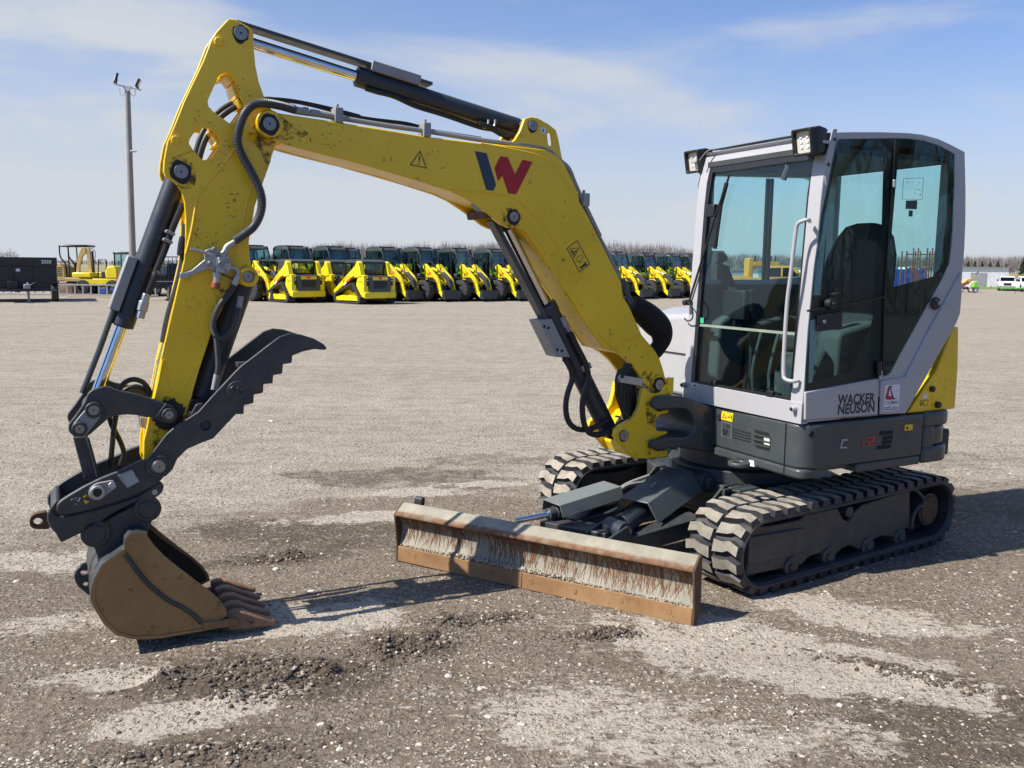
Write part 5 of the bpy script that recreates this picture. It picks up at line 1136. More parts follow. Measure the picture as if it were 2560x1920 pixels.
scuffs(2, [(270, 260, 640, 400, 22), (120, 205, 240, 340, 6), (500, 300, 1000, 480, 8), (1180, 420, 1260, 580, 6), (1850, 700, 2000, 900, 5)], WN, boom, 6); scuffs(8, [(420, 480, 700, 820, 6), (860, 980, 960, 1060, 5)], WN, boom, 7); scuffs(10, [(640, 860, 740, 1180, 14), (380, 1250, 720, 1500, 10)], POSTN, post, 8)
# auxiliary valve, its bracket, coupler and loop hose on the side of the arm
mb = MB(); mb.prism(PK(17, [(360, 705), (370, 635), (410, 645), (520, 610), (690, 470), (680, 400), (700, 345), (790, 310), (870, 325), (890, 380), (870, 420), (840, 610), (790, 620), (760, 590), (640, 625), (560, 660), (440, 722)], AN - .012), AN - .018, AN - .008, MP); vb = mb.build('valve_bracket', ZINC, arm, bevel=.003)
mb = MB(); mb.prism(round_poly(PK(17, [(865, 425), (985, 418), (1030, 480), (1032, 590), (985, 655), (830, 640)], AN - .03), .006), AN - .055, AN - .006, MP); vv = mb.build('shutoff_valve', ZINC, arm, bevel=.005)
for x, y in ((1005, 480), (965, 628), (915, 525), (830, 335), (770, 520)): c = KM(17, x, y, AN - .055); mb = MB(); mb.cyl(c - W * .008, c + W * .06, .012 if x != 915 else .016, n=10); mb.build('valve_bolt', STEEL, arm, bevel=.002)
mb = MB(); mb.tube([KM(17, x, y, AN - .045) for x, y in ((505, 332), (620, 352), (720, 385), (800, 415))], .0075, 8); mb.build('valve_lever', ZINC, arm)
for a_, b_, r, mt in (((865, 640), (855, 700), .020, ZINC), ((858, 690), (845, 775), .0165, ZINC), ((846, 770), (830, 850), .019, flat('orange_cap', (.30, .07, .03), .6))):
    mb = MB(); mb.cyl(KM(17, *a_, AN - .04), KM(17, *b_, AN - .04), r, r * .92, n=16); mb.build('quick_coupling', mt, arm, bevel=.003)
tube_px('cap_tether', 17, [(900, 660), (1000, 690), (1060, 740), (1040, 830), (960, 885), (880, 870)], AN - .03, .0028, arm, flat('tether', (.10, .02, .015), .6), 5, 6)
mb = MB(); mb.tube([KM(17, x, y, AN - .035) for x, y in ((1165, 195), (1060, 255), (990, 300), (955, 370), (920, 410))], .014, 12, smooth=4); mb.cyl(KM(17, 915, 370, AN - .035), KM(17, 950, 420, AN - .035), .020, n=8); mb.build('elbow_fitting', ZINC, arm)
mb = MB(); mb.tube([KM(17, x, y, AN - .03) for x, y in ((1030, 570), (1090, 585), (1130, 620), (1128, 690))], .010, 10, smooth=4); mb.cyl(KM(17, 1128, 680, AN - .03), KM(17, 1075, 800, AN - .03), .016, n=12); mb.build('elbow_fitting', ZINC, arm)
corrugated([KM(17, x, y, AN - .03) for x, y in ((1085, 790), (1010, 920), (900, 1060), (830, 1200), (800, 1330), (830, 1450), (900, 1500), (990, 1460), (1060, 1370), (1110, 1240), (1140, 1100))], .015, arm, pitch_=.007)
mb = MB(); mb.cyl(KM(17, 1140, 1110, AN - .02), KM(17, 1170, 950, AN - .02), .014, n=12); mb.build('hose_coupling', GALV, arm)
corrugated([KM(17, 840, 1440, AN - .02), KM(18, 2130, 60, AN - .02), KM(18, 2110, 200, AN - .02)], .013, arm, pitch_=.007)
mb = MB(); mb.cyl(KM(18, 2110, 200, AN - .02), KM(18, 2070, 410, AN - .02), .013, n=12); mb.build('hose_coupling', GALV, arm)
# hoses crossing behind the arm plates
tube_px('hose', 1, [(1660, 612), (1500, 618), (1400, 650), (1310, 720), (1240, 830), (1205, 940), (1195, 1000)], WC + .02, .014, arm, HOSE, 6); tube_px('hose', 1, [(1680, 640), (1500, 645), (1420, 672), (1330, 745), (1265, 850), (1230, 950), (1220, 1010)], WC - .01, .014, arm, HOSE, 6)
tube_px('hose', 1, [(1640, 605), (1800, 620), (2000, 660), (2212, 715)], WC, .009, boom, HOSE, 4)
tube_px('steel_pipe', 18, [(1320, 0), (1270, 240), (1225, 470)], WC + .05, .012, arm, SLATE, 2)
tube_px('steel_pipe', 17, [(420, 0), (412, 180), (395, 420), (345, 700), (200, 1200), (130, 1560)], AN + .03, .010, arm, SLATE, 3); tube_px('hose', 17, [(410, 170), (385, 300), (375, 420)], AN + .02, .016, arm, HOSE, 3)

# ---- bucket ram and linkage
pb = mid(1, 1112, 1055, AN); LN = .765; LF = 2 * WC - LN
pr = mid(3, 578, 803, LN); gl = mid(3, 770, 285, WC)
bucket_ram, g, d = hydraulic('bucket_ram', pb, pr, (gl - pb).length / (pr - pb).length, .047, .026)
gd = [(800, 1582), (845, 1600), (700 + 130, 1659)]
ga, gb = KM(1, 818, 1575, WC - .05), KM(3, 700, 185, WC - .05); dd = (gb - ga).normalized(); nn = W.cross(dd)
mb = MB(); mb.box(0, (gb - ga).length, -.05, .05, -.022, .022, lambda x, y, z: ga + W * .05 + dd * x + W * y + nn * z); mb.build('guard_clamp', GALV, bucket_ram, bevel=.006)
ga, gb = KM(1, 900, 1480, WC - .02), KM(3, 505, 690, WC - .02)
mb = MB(); mb.tube([KM(3, 700, 180, WC - .02), KM(3, 610, 430, WC - .02), KM(3, 505, 695, WC - .02)], .013, 10); mb.build('guard_rod', SLATE, bucket_ram)
tube_px('ram_hose', 1, [(1125, 1250), (1060, 1400), (1010, 1540), (960, 1659)], WC - .04, .016, bucket_ram, HOSE, 3); tube_px('ram_hose', 3, [(960, -40), (930, 20), (905, 90)], WC - .045, .016, bucket_ram, HOSE, 2)
for x, y, x2, y2 in ((900, 85, 885, 140), (885, 130, 872, 190), (875, 180, 860, 235)): mb = MB(); mb.cyl(KM(3, x, y, WC - .045), KM(3, x2, y2, WC - .045), .020 if x != 885 else .025, n=8); mb.build('hose_coupling', ZINC, bucket_ram, bevel=.002)
for x, y in ((1040, 1430), (1025, 1480)): mb = MB(); beam(mb, KM(1, x - 25, y - 12, WC - .06), KM(1, x + 32, y + 14, WC - .06), .05, .014); mb.build('hose_clip', GALV, bucket_ram, bevel=.003)
lk = round_poly(PK(18, [(325, 470), (390, 410), (560, 362), (620, 368), (740, 420), (960, 460), (1250, 545), (1400, 600), (1510, 640), (1570, 720), (1570, 800), (1520, 870), (1440, 885), (1340, 850), (1250, 805), (1060, 770), (880, 752), (720, 770), (600, 820), (520, 890), (430, 970), (340, 1050), (230, 1065), (120, 1050), (60, 980), (60, 890), (150, 780), (290, 580)], LN), .012, 2)
mb = MB(); mb.prism(lk, LN, LN + .022, MP); mb.prism(lk, LF - .022, LF, MP); link = mb.build('bell_crank', STEELG, EX, bevel=.004)
mb = MB(); mb.prism(round_poly(PK(18, [(110, 900), (200, 790), (330, 640), (420, 595), (500, 620), (530, 700), (500, 790), (380, 940), (300, 1040), (200, 1050), (120, 1010)], LN - .002), .02, 3), LN - .012, LN, MP); mb.build('pin_keeper', GALV, link, bevel=.003)
for x, y, r in ((410, 690, .030), (215, 950, .027), (1450, 755, .026)): 
    c = KM(18, x, y, LN - .012); mb = MB(); mb.ring(c - W * .016, c + W * .02, r * 1.15, r * .72); mb.build('pin_boss', STEELG, link, bevel=.003); pin_end(18, x, y, LN - .014, r * .8, link, grease=0, t=.010)
mb = MB(); c = KM(18, 1450, 755, AN - .003); gr_ = lambda t: .066 * (1 + .2 * noise.noise((math.cos(t) * 2, math.sin(t) * 2, 3)) + .3 * abs(noise.noise((math.cos(t) * 8, math.sin(t) * 8, 6))))
gp = [((c - O).dot(S) + gr_(i * math.pi / 50) * math.cos(i * math.pi / 50), c.z + gr_(i * math.pi / 50) * math.sin(i * math.pi / 50)) for i in range(100)]; mb.prism(gp, AN - .003, AN - .001, MP); mb.build('grease_mark', GREASE, arm)
mb = MB(); mb.prism(PK(18, [(1400, 600), (1440, 610), (1320, 820), (1260, 790)], LN - .003), LN - .008, LN, MP); mb.build('weld_strip', STEELG, link, bevel=.002)
ll = PK(18, [(118, 1065), (330, 1065), (470, 1640), (280, 1659)], .85); mb = MB(); mb.prism(ll, .85, .87, MP); mb.prism(ll, .98, 1.0, MP); mb.prism(PK(18, [(170, 1065), (270, 1065), (410, 1650), (330, 1659)], .85), .86, .99, MP); mb.build('tipping_link', STEELG, EX, bevel=.005)
bead(18, [(325, 1080), (400, 1350), (465, 1610)], .85, .008, link, STEELG)
for pts, w in (([(770, 410), (830, 320), (950, 268), (1080, 300), (1160, 390), (1200, 500)], WC), ([(830, 430), (900, 390), (1000, 368), (1100, 400), (1160, 460), (1200, 560)], WC + .03), ([(720, 760), (690, 950), (665, 1200), (640, 1480)], WC), ([(630, 800), (660, 900), (740, 1050), (800, 1180), (830, 1300), (800, 1400), (770, 1500)], WC + .03)):
    tube_px('hose', 18, pts, w, .012, link, HOSE, 5)
mb = MB(); mb.prism(PK(18, [(1045, 785), (1200, 810), (1195, 950), (1060, 935)], WC - .06), WC - .06, WC + .05, MP); mb.build('link_stop', GALV, arm, bevel=.004)

# ---- hydraulic thumb
TH = .735; THF = 2 * WC - TH
th = PK(3, [(2010, 420), (1990, 395), (1930, 360), (1850, 335), (1780, 328), (1720, 348), (1650, 400), (1560, 470), (1480, 530), (1440, 570), (1300, 720), (1222, 808), (1160, 850), (1090, 890), (1020, 950), (960, 1030), (905, 1105), (893, 1150), (912, 1192), (960, 1212), (1022, 1205), (1060, 1165), (1090, 1100), (1150, 1040), (1240, 1000), (1310, 975), (1342, 940), (1450, 825), (1498, 824), (1500, 770), (1558, 757), (1560, 705), (1617, 693), (1620, 640), (1676, 635), (1680, 585), (1735, 575), (1740, 518), (1793, 510), (1797, 465), (1860, 440), (1930, 425), (1995, 430)], TH)
c = K(3, 1265, 895, TH); hol = [(c[0] + .024 * math.cos(i * math.pi / 10), c[1] + .024 * math.sin(i * math.pi / 10)) for i in range(20)]
mb = MB(); mb.prism(th, TH, TH + .022, MP, [hol]); mb.prism(th, THF - .022, THF, MP, [hol])
for x, y in ((1600, 560), (1380, 780)): c = K(3, x, y, TH); mb.box(c[0] - .05, c[0] + .05, c[1] - .012, c[1] + .012, TH + .02, THF - .02, MP)
thumb = mb.build('thumb', STEELG, EX, bevel=.003)
mb = MB(); c = KM(3, 1265, 895, TH); mb.cyl(c + W * .024, c + W * .30, .04, n=20); mb.build('thumb_spacer', STEELG, thumb)
c = KM(3, 1458, 680, TH); mb = MB(); mb.cyl(c - W * .008, c + W * .005, .046, n=32); emb = mb.build('cast_emblem', STEELG, thumb, bevel=.002)
mb = MB(); cs, cz = K(3, 1458, 680, TH - .008); mb.tube([M(cs + x, TH - .009, cz + z) for x, z in ((-.028, .012), (-.016, .022), (-.010, -.002), (.002, .014), (.008, -.014), (.020, .004), (.022, -.020))], .004, 6, smooth=3); mb.build('emblem_scroll', SLATEB, thumb)
c = KM(3, 978, 1145, TH); mb = MB(); mb.ring(c - W * .014, c + W * .01, .050, .030); mb.ring(c - W * .024, c, .034, .022); mb.build('pin_boss', STEELG, thumb, bevel=.004); pin_end(3, 978, 1147, TH - .022, .026, thumb, grease=0)
pb = mid(17, 1262, 695, AN); pr = mid(3, 1235, 790, AN); 
tr, g, d = hydraulic('thumb_ram', pb, pr, .93, .060, .034, mat=SLATEB)
mb = MB(); mb.prism(round_poly(PK(18, [(1750, 760), (1830, 610), (1920, 595), (1930, 640), (1860, 700), (1800, 760)], TH + .03), .01), TH + .03, TH + .045, MP); mb.build('ram_clip', SLATE, tr, bevel=.003)

# ---- quick coupler
QN = .745; QF = 2 * WC - QN
qc = round_poly(PK(19, [(420, 770), (440, 870), (560, 880), (800, 830), (1100, 745), (1300, 690), (1500, 610), (1740, 490), (1850, 380), (1900, 250), (1750, 100), (1600, 150), (1480, 190), (1280, 290), (1000, 400), (780, 510), (560, 640), (470, 700)], QN), .012, 2)
mb = MB(); mb.prism(qc, QN, QN + .025, MP); mb.prism(qc, QF - .025, QF, MP)
ql = PK(19, [(300, 880), (345, 790), (420, 900), (560, 900), (900, 830), (1200, 740), (1500, 640), (1700, 500), (1800, 440), (1848, 500), (1820, 590), (1730, 660), (1500, 700), (1200, 850), (800, 1100), (490, 1250), (420, 1130), (345, 1050), (305, 960)], QN + .012); mb.prism(ql, QN + .012, QN + .030, MP); mb.prism(ql, QF - .030, QF - .012, MP)
mb.prism(PK(19, [(345, 800), (420, 690), (480, 720), (500, 830), (900, 780), (1300, 650), (1600, 500), (1650, 560), (1200, 800), (520, 1150), (420, 1000)], QN + .02), QN + .03, QF - .03, MP)
coup = mb.build('quick_coupler', STEELG, EX, bevel=.006)
mb = MB(); mb.prism(round_poly(PK(19, [(68, 960), (90, 890), (150, 850), (300, 825), (345, 1055), (150, 1055), (90, 1030)], WC), .012, 3), WC - .02, WC + .02, MP, [[(lambda q: q)(p) for p in [(K(19, 183, 962, WC)[0] + .019 * math.cos(i * math.pi / 8), K(19, 183, 962, WC)[1] + .019 * math.sin(i * math.pi / 8)) for i in range(16)]]]); mb.build('lifting_eye', RUST, coup, bevel=.004)
mb = MB(); mb.prism(round_poly(PK(19, [(845, 590), (870, 510), (960, 455), (1180, 415), (1228, 510), (1100, 600), (1010, 680), (920, 685), (860, 650)], QN - .002), .012, 3), QN - .012, QN, MP); mb.build('pin_keeper', GALV, coup, bevel=.003)
c = KM(19, 967, 580, QN - .012); mb = MB(); mb.ring(c - W * .014, c + W * .01, .030, .018); mb.build('pin_boss', ZINC, coup, bevel=.003); pin_end(19, 967, 580, QN - .014, .018, coup, grease=0, mat=GREASE)
c = KM(19, 1158, 490, QN - .012); mb = MB(); mb.cyl(c - W * .012, c, .017, n=6); mb.build('keeper_bolt', ZINC, coup, bevel=.002)
side_decal('rating_plate', GALV, 19, [(1230, 360), (1420, 280), (1520, 440), (1360, 525)], QN - .001, coup, .004); side_decal('rating_plate', LGREY, 19, [(1290, 370), (1430, 300), (1512, 435), (1370, 508)], QN - .004, coup, .002)
rnd = random.Random(9)
for i in range(14):
    x = 600 + rnd.random() * 150; y = 655 + rnd.random() * 90; d_ = rnd.uniform(6, 16); side_decal('paint_mark', VINYLW, 19, [(x, y), (x + d_ * .5, y - d_), (x + d_, y + d_ * .4), (x + d_ * .3, y + d_)], QN - .0005, coup, .001)
for x, y in ((775, 635), (800, 620), (790, 690), (825, 700), (800, 715)): side_decal('paint_mark', VINYLY, 19, [(x, y), (x + 22, y - 10), (x + 28, y + 14), (x + 6, y + 24)], QN - .0005, coup, .001)
pin_end(19, 1722, 580, QN + .010, .012, coup, grease=0, mat=ZINC, t=.003)

# ---- bucket
BN_, BF_ = .66, 1.195; EN = .775; EF = 2 * WC - EN
ear = round_poly(PK(19, [(790, 1120), (800, 1050), (880, 990), (1000, 985), (1450, 760), (1520, 680), (1640, 660), (1740, 700), (1765, 800), (1690, 950), (1640, 1100), (1600, 1200), (1350, 1330), (990, 1480), (920, 1300), (840, 1240)], EN), .012, 2)
mb = MB(); mb.prism(ear, EN, EN + .025, MP); mb.prism(ear, EF - .025, EF, MP)
for k, x, y, r in ((19, 940, 1120, .075), (19, 1625, 795, .070)):
    s_, z_ = K(k, x, y, EN); mb.cyl(M(s_, EN - .022, z_), M(s_, EF + .022, z_), .030, n=20)
ears = mb.build('bucket_bracket', STEELG, EX, bevel=.005)
for x, y, r in ((940, 1120, .060), (1625, 795, .058)):
    c = KM(19, x, y, EN); mb = MB(); mb.cyl(c - W * .018, c + W * .01, r, n=28); mb.cyl(c - W * .026, c - W * .016, r * .68, n=24); mb.build('pin_collar', STEELG, ears, bevel=.004)
mb = MB(); beam(mb, KM(19, 1050, 975, EN - .006), KM(19, 1120, 1110, EN - .006), .012, .035); mb.build('pin_keeper', RUST, ears, bevel=.003)
sidep = PK(4, [(770, 540), (775, 490), (800, 462), (850, 452), (902, 462), (950, 530), (1010, 592), (1080, 650), (1200, 742), (1280, 800), (1350, 862), (1388, 915), (1398, 958), (1250, 1042), (1000, 1086), (900, 1093), (820, 1093), (720, 1070), (640, 1000), (582, 900), (563, 862), (565, 800), (580, 740), (630, 645), (690, 600)], BN_)
mb = MB(); mb.prism(sidep, BN_, BN_ + .018, MP, m=0); mb.prism(sidep, BF_ - .018, BF_, MP, m=0)
shell_o = PK(4, [(905, 455), (850, 445), (797, 456), (768, 490), (764, 545), (690, 596), (626, 640), (574, 735), (557, 800), (556, 865), (576, 905), (634, 1004), (716, 1077), (820, 1100), (900, 1100), (1000, 1092), (1250, 1048), (1400, 1022), (1470, 1006)], BN_)
cs_ = Vector(K(4, 900, 800, BN_)); th_ = .016
sh_i = [tuple(Vector(p) + (cs_ - Vector(p)).normalized() * th_) for p in shell_o]
rings = [[M(s, w, z) for s, z in shell_o] for w in (BN_ - .004, BF_ + .004)] ; n_ = len(shell_o)
vs = [M(s, w, z) for w in (BN_ - .004, BF_ + .004) for s, z in shell_o] + [M(s, w, z) for w in (BN_ - .004, BF_ + .004) for s, z in sh_i]
fo = [[i, i + 1, n_ + i + 1, n_ + i] for i in range(n_ - 1)]; fi = [[2 * n_ + i, 3 * n_ + i, 3 * n_ + i + 1, 2 * n_ + i + 1] for i in range(n_ - 1)]
fe = [[i, 2 * n_ + i, 2 * n_ + i + 1, i + 1] for i in range(n_ - 1)] + [[n_ + i, n_ + i + 1, 3 * n_ + i + 1, 3 * n_ + i] for i in range(n_ - 1)] + [[0, n_, 3 * n_, 2 * n_], [n_ - 1, 3 * n_ - 1, 4 * n_ - 1, 2 * n_ - 1]]
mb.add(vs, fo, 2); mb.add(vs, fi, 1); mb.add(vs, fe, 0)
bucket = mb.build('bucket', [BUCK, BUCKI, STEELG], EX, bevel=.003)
bead(4, [(765, 575), (800, 620), (850, 690), (900, 750), (960, 805), (1040, 865), (1120, 905), (1200, 960), (1235, 1000)], BN_ - .001, .011, bucket, STEELG, 'scraped_weld', 4)
mb = MB(); mb.prism(PK(4, [(1252, 1046), (1250, 1000), (1440, 975), (1475, 1003), (1400, 1026)], BN_ - .012), BN_ - .016, BN_ + .002, MP); mb.build('side_cutter', EDGE, bucket, bevel=.003)
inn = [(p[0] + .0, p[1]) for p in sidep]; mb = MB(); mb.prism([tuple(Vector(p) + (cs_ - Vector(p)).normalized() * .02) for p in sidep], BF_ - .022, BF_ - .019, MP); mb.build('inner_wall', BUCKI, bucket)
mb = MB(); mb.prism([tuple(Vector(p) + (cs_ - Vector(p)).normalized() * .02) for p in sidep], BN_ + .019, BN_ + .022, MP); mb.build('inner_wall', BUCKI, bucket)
# teeth: forged shank and blunt point
ts, tz = K(4, 1470, 1000, BN_); tt = PK(4, [(1400, 930), (1440, 925), (1490, 945), (1560, 975), (1620, 985), (1658, 988), (1655, 1002), (1600, 1018), (1540, 1030), (1490, 1033), (1440, 1020), (1400, 1012)], BN_)
tt = [(s - tt[0][0], z) for s, z in tt]
for i in range(5):
    w = BN_ + .035 + i * (BF_ - BN_ - .07) / 4; s0 = K(4, 1400, 930, BN_)[0]
    up = [(.0, .105), (.035, .118), (.075, .112), (.12, .085), (.17, .062), (.20, .048), (.222, .040)]; dn = [(.224, .026), (.20, .018), (.15, .014), (.10, .020), (.06, .020), (.0, .030)]
    mb = MB(); rings = []
    for j in range(7):
        su, zu = up[j]; sd, zd = (.0, .035) if j == 0 else (su, max(.018, .034 - .003 * j) + (.0 if j < 6 else .006)); hw = (.034, .036, .036, .032, .029, .027, .024)[j]
        rings.append([M(s0 + su, w - hw, zd), M(s0 + su, w + hw, zd), M(s0 + su, w + hw * .86, zu), M(s0 + su, w - hw * .86, zu)])
    mb.loft(rings); t_ = mb.build('bucket_tooth', TOOTH, bucket, bevel=.008, seg=2)
    mb = MB(); mb.cyl(M(s0 + .105, w - .039, .06), M(s0 + .105, w + .039, .06), .009, n=10); mb.build('tooth_pin', RUST, bucket)
# hook on the back of the bucket
hk = smoothpoly(PK(4, [(560, 825), (525, 808), (480, 770), (457, 725), (462, 685), (490, 650), (530, 632), (537, 675), (510, 672), (492, 690), (500, 708), (560, 712)], WC - .01), 3)
mb = MB(); mb.prism(hk, WC - .025, WC + .005, MP, [[(K(4, 525, 757, WC)[0] + .012 * math.cos(i * math.pi / 6), K(4, 525, 757, WC)[1] + .012 * math.sin(i * math.pi / 6)) for i in range(12)]]); mb.build('lifting_hook', STEELG, bucket, bevel=.004)
# ------------------------------------------------------------------ the field, wood and trees behind the yard
def at(x, y, dist):                                              # ground place seen at photo column x, at a given distance
    d = ray(99, x, y); return CP + d * (dist / d.y)
def col(x, dist):
    p = at(x, 671 + .0093 * (x - 1280), dist); p.z = terrain(p.y); return p
def field_mat():
    m, nt, p = new_mat('dormant_grass_field'); v = coords(nt, (.25, 1, 1))
    c = mixc(nt, ramp(nt, noise_n(nt, v, .045, 4), .35, .65), (.16, .15, .055), (.30, .25, .12)); c = mixc(nt, ramp(nt, noise_n(nt, v, .3, 5), .4, .7, 0, .5), c, (.12, .125, .05))
    L(nt, c, p.inputs['Base Color']); p.inputs['Roughness'].default_value = 1; return m
mb = MB(); fy = [121 + i * 6 for i in range(42)] + [400, 500, 700, 1000, 1480]; fx = [-880 + i * 40 for i in range(45)]
for j in range(len(fy) - 1):
    for i in range(len(fx) - 1):
        mb.add([(fx[i], fy[j], terrain(fy[j]) + .03), (fx[i + 1], fy[j], terrain(fy[j]) + .03), (fx[i + 1], fy[j + 1], terrain(fy[j + 1]) + .03), (fx[i], fy[j + 1], terrain(fy[j + 1]) + .03)], [[0, 1, 2, 3]])
mb.build('field', field_mat(), kind='structure')
def twig_mat(name, lo, hi):
    m, nt, p = new_mat(name); g = N(nt, 'ShaderNodeNewGeometry')
    L(nt, mixc(nt, g.outputs['Random Per Island'], lo, hi), p.inputs['Base Color']); p.inputs['Roughness'].default_value = 1; p.inputs['Specular IOR Level'].default_value = 0; return m
TWIG = twig_mat('bare_twigs', (.17, .148, .145), (.27, .24, .232)); NEED = twig_mat('spruce_needles', (.016, .028, .016), (.055, .072, .040)); BUSHM = twig_mat('brush_twigs', (.10, .07, .05), (.23, .17, .13))
rnd = random.Random(12)
hts = [(-400, 2.2), (300, 2.2), (640, 4), (740, 9.5), (830, 12), (1000, 11.5), (1200, 13), (1500, 13.2), (1650, 13), (1720, 11), (1800, 8.5), (2100, 7.5), (2400, 8.4), (2560, 8.4), (3000, 8.2)]
def hat(x):
    for (a, b), (c, d) in zip(hts, hts[1:]):
        if a <= x <= c: return b + (d - b) * (x - a) / (c - a)
    return 8
def bare_crown(mb, base, h, n, w, spread=.34):
    """a fan of thin upswept branches, each a narrow three-sided blade"""
    for k in range(n):
        a = rnd.uniform(0, 6.28); r0 = rnd.uniform(0, .5) * spread * h; z0 = h * rnd.uniform(.02, .72); z1 = min(h * (1 - .28 * rnd.random() ** 1.6), z0 + h * rnd.uniform(.15, .42)); r1 = r0 + spread * h * rnd.uniform(.1, .7) * (1 - .55 * z1 / h)
        p = base + Vector((math.cos(a) * r0, math.sin(a) * r0, z0)); q = base + Vector((math.cos(a) * r1 + rnd.uniform(-.3, .3), math.sin(a) * r1, z1)); s = Vector((rnd.uniform(-1, 1), rnd.uniform(-1, 1), 0)).normalized() * w * rnd.uniform(.5, 1.3)
        mb.add([p - s, p + s, q], [[0, 1, 2]])
mb = MB(); x = -420.
while x < 3000:
    for row in range(4):
        d = 370 + row * 14 + rnd.uniform(-5, 5); b = col(x + rnd.uniform(-8, 8), d); h = hat(x) * rnd.uniform(.76, 1.06) * (d / 380)
        bare_crown(mb, b, h, 60 if h > 5 else 20, .085, .42); mb.add([b + Vector((-.16, 0, 0)), b + Vector((.16, 0, 0)), b + Vector((.05, 0, h * .8)), b + Vector((-.05, 0, h * .8))], [[0, 1, 2, 3]])
    x += 8.5
mb.build('distant_wood', TWIG, kind='stuff', sm=180)

def spruce(x, dist, h, label, lean=0., seed=0):
    r = random.Random(seed); b = col(x, dist); root = empty('spruce_tree', b, label, 'tree', 'spruces in front of the far wood')
    mb = MB(); mb.cyl(b, b + Z * h * .95, h * .022, h * .004, 8); mb.build('trunk', BARK, root)
    mb = MB(); n = int(340)
    for i in range(n):
        t = r.random() ** .75; z = h * (.07 + .93 * t); rad = h * .26 * (1 - t) ** .85 * r.uniform(.55, 1.15) + .02 * h; a = r.uniform(0, 6.28)
        tip = b + Vector((math.cos(a) * rad + lean * t, math.sin(a) * rad, z - rad * .35)); inn = b + Vector((math.cos(a) * rad * .15, math.sin(a) * rad * .15, z + rad * .05)); s = Vector((-math.sin(a), math.cos(a), r.uniform(-.5, .5))) * h * .035 * r.uniform(.6, 1.4)
        mb.add([inn, tip - s, tip + Vector((0, 0, -h * .02)), tip + s], [[0, 1, 2, 3]])
    mb.build('crown', NEED, root, sm=180)
for i, (x, y0, lab) in enumerate(((2419, 656, 'dark spruce nearest the cab, leftmost of the row before the far wood'), (2436, 655, 'narrow dark spruce just left of the pale utility pole'), (2454, 655, 'dark spruce just right of the pale utility pole'), (2474, 655.5, 'slim dark spruce in the middle of the gap above the open grass'), (2493, 654, 'broadest dark spruce of the far row, above the left end of the white pickup'), (2514, 661, 'shortest dark spruce of the far row, rightmost before the big spruce'))):
    spruce(x, 340, (683 - y0) * 340 / 2200 * 1.04, lab, seed=i)
spruce(2562, 260, 7.2, 'large dark spruce at the right edge of the photo', seed=31)
for x, w, h, lab in ((2453, 4.6, 2.3, 'wide brown leafless bush below the far spruces'), (2505, 3.0, 2.0, 'rounded brown leafless bush behind the white pickup'), (2422, 2.4, 1.9, 'small brown leafless bush beside the cab corner')):
    b = col(x, 215); r = empty('bush', b, lab, 'bush', 'leafless bushes in the field'); mb = MB()
    for i in range(420):
        a = rnd.uniform(0, 6.28); q = rnd.random() ** .5; e = b + Vector((math.cos(a) * w * .5 * q, math.sin(a) * w * .4 * q, h * rnd.uniform(.3, 1) * (1 - .55 * q * q))); s = b + Vector((math.cos(a) * w * .3 * q, math.sin(a) * w * .25 * q, 0)); n_ = Vector((rnd.uniform(-1, 1), rnd.uniform(-1, 1), 0)).normalized() * .05; mb.add([s - n_, s + n_, e], [[0, 1, 2]])
    mb.build('twigs', BUSHM, r, sm=180)
b = col(2442, 300); mb = MB(); mb.cyl(b, b + Z * 4.6, .10, .07, 8); mb.cyl(b + Vector((-.6, 0, 4.2)), b + Vector((.6, 0, 4.2)), .04, n=6); tag(mb.build('utility_pole', GALV), 'thin pale utility pole standing among the far spruces', 'pole')
def limbs(mb, p, d, l, r, depth, rg, up=.12):
    k = 4; pts = [p]; q = p.copy(); dd = d.copy()
    for i in range(k):
        dd = (dd + Vector((rg.uniform(-.25, .25), rg.uniform(-.25, .25), rg.uniform(-.1, .2) + up * .3))).normalized(); q = q + dd * l / k; pts.append(q.copy())
    mb.tube(pts, lambda i, n: r * (1 - .45 * i / n), 6 if depth > 2 else 4, caps=False)
    if depth:
        for i in range(rg.choice((2, 3, 3))):
            j = rg.choice((2, 3, 4)); nd = (dd + Vector((rg.uniform(-.9, .9), rg.uniform(-.9, .9), rg.uniform(-.25, .6)))).normalized(); limbs(mb, pts[j], nd, l * rg.uniform(.6, .82), r * .55, depth - 1, rg, up)
def bare_tree(base, h, label, seed, depth=5):
    rg = random.Random(seed); root = empty('bare_tree', base, label, 'tree'); mb = MB(); mb.tube([base - Z * .1, base + Z * h * .14, base + Z * h * .28 + Vector((.05, 0, 0))], lambda i, n: h * .032 * (1 - .2 * i / n), 10); mb.build('trunk', BARK, root)
    mb = MB()
    for i in range(5): limbs(mb, base + Z * h * .26, Vector((math.cos(i * 1.3), math.sin(i * 1.3), .9)).normalized(), h * .30, h * .017, depth, rg)
    mb.build('crown', BARK, root)
bare_tree(col(14, 118), 4.4, 'bare spreading tree behind the black dump trailer at the left edge', 3)
bare_tree(Vector((11.5, 2.6, 0)), 8.5, 'tall bare tree beyond the right edge of the yard, mirrored in the cab door glass', 8)

# unseen bare wood mirrored in the cab glass, extended to cut fill light
mb = MB(); rnd = random.Random(77)
for i in range(150):
    a = R(-150 + 158 * i / 150); d = rnd.uniform(30, 40); b = Vector((math.cos(a) * d, 4 + math.sin(a) * d, 0)); h = rnd.uniform(6, 9.5)
    bare_crown(mb, b, h, 46, .05, .5); mb.cyl(b, b + Z * h * .6, .12, .05, 5, caps=False)
mb.build('unseen_wood', BUSHM, kind='stuff', sm=180)

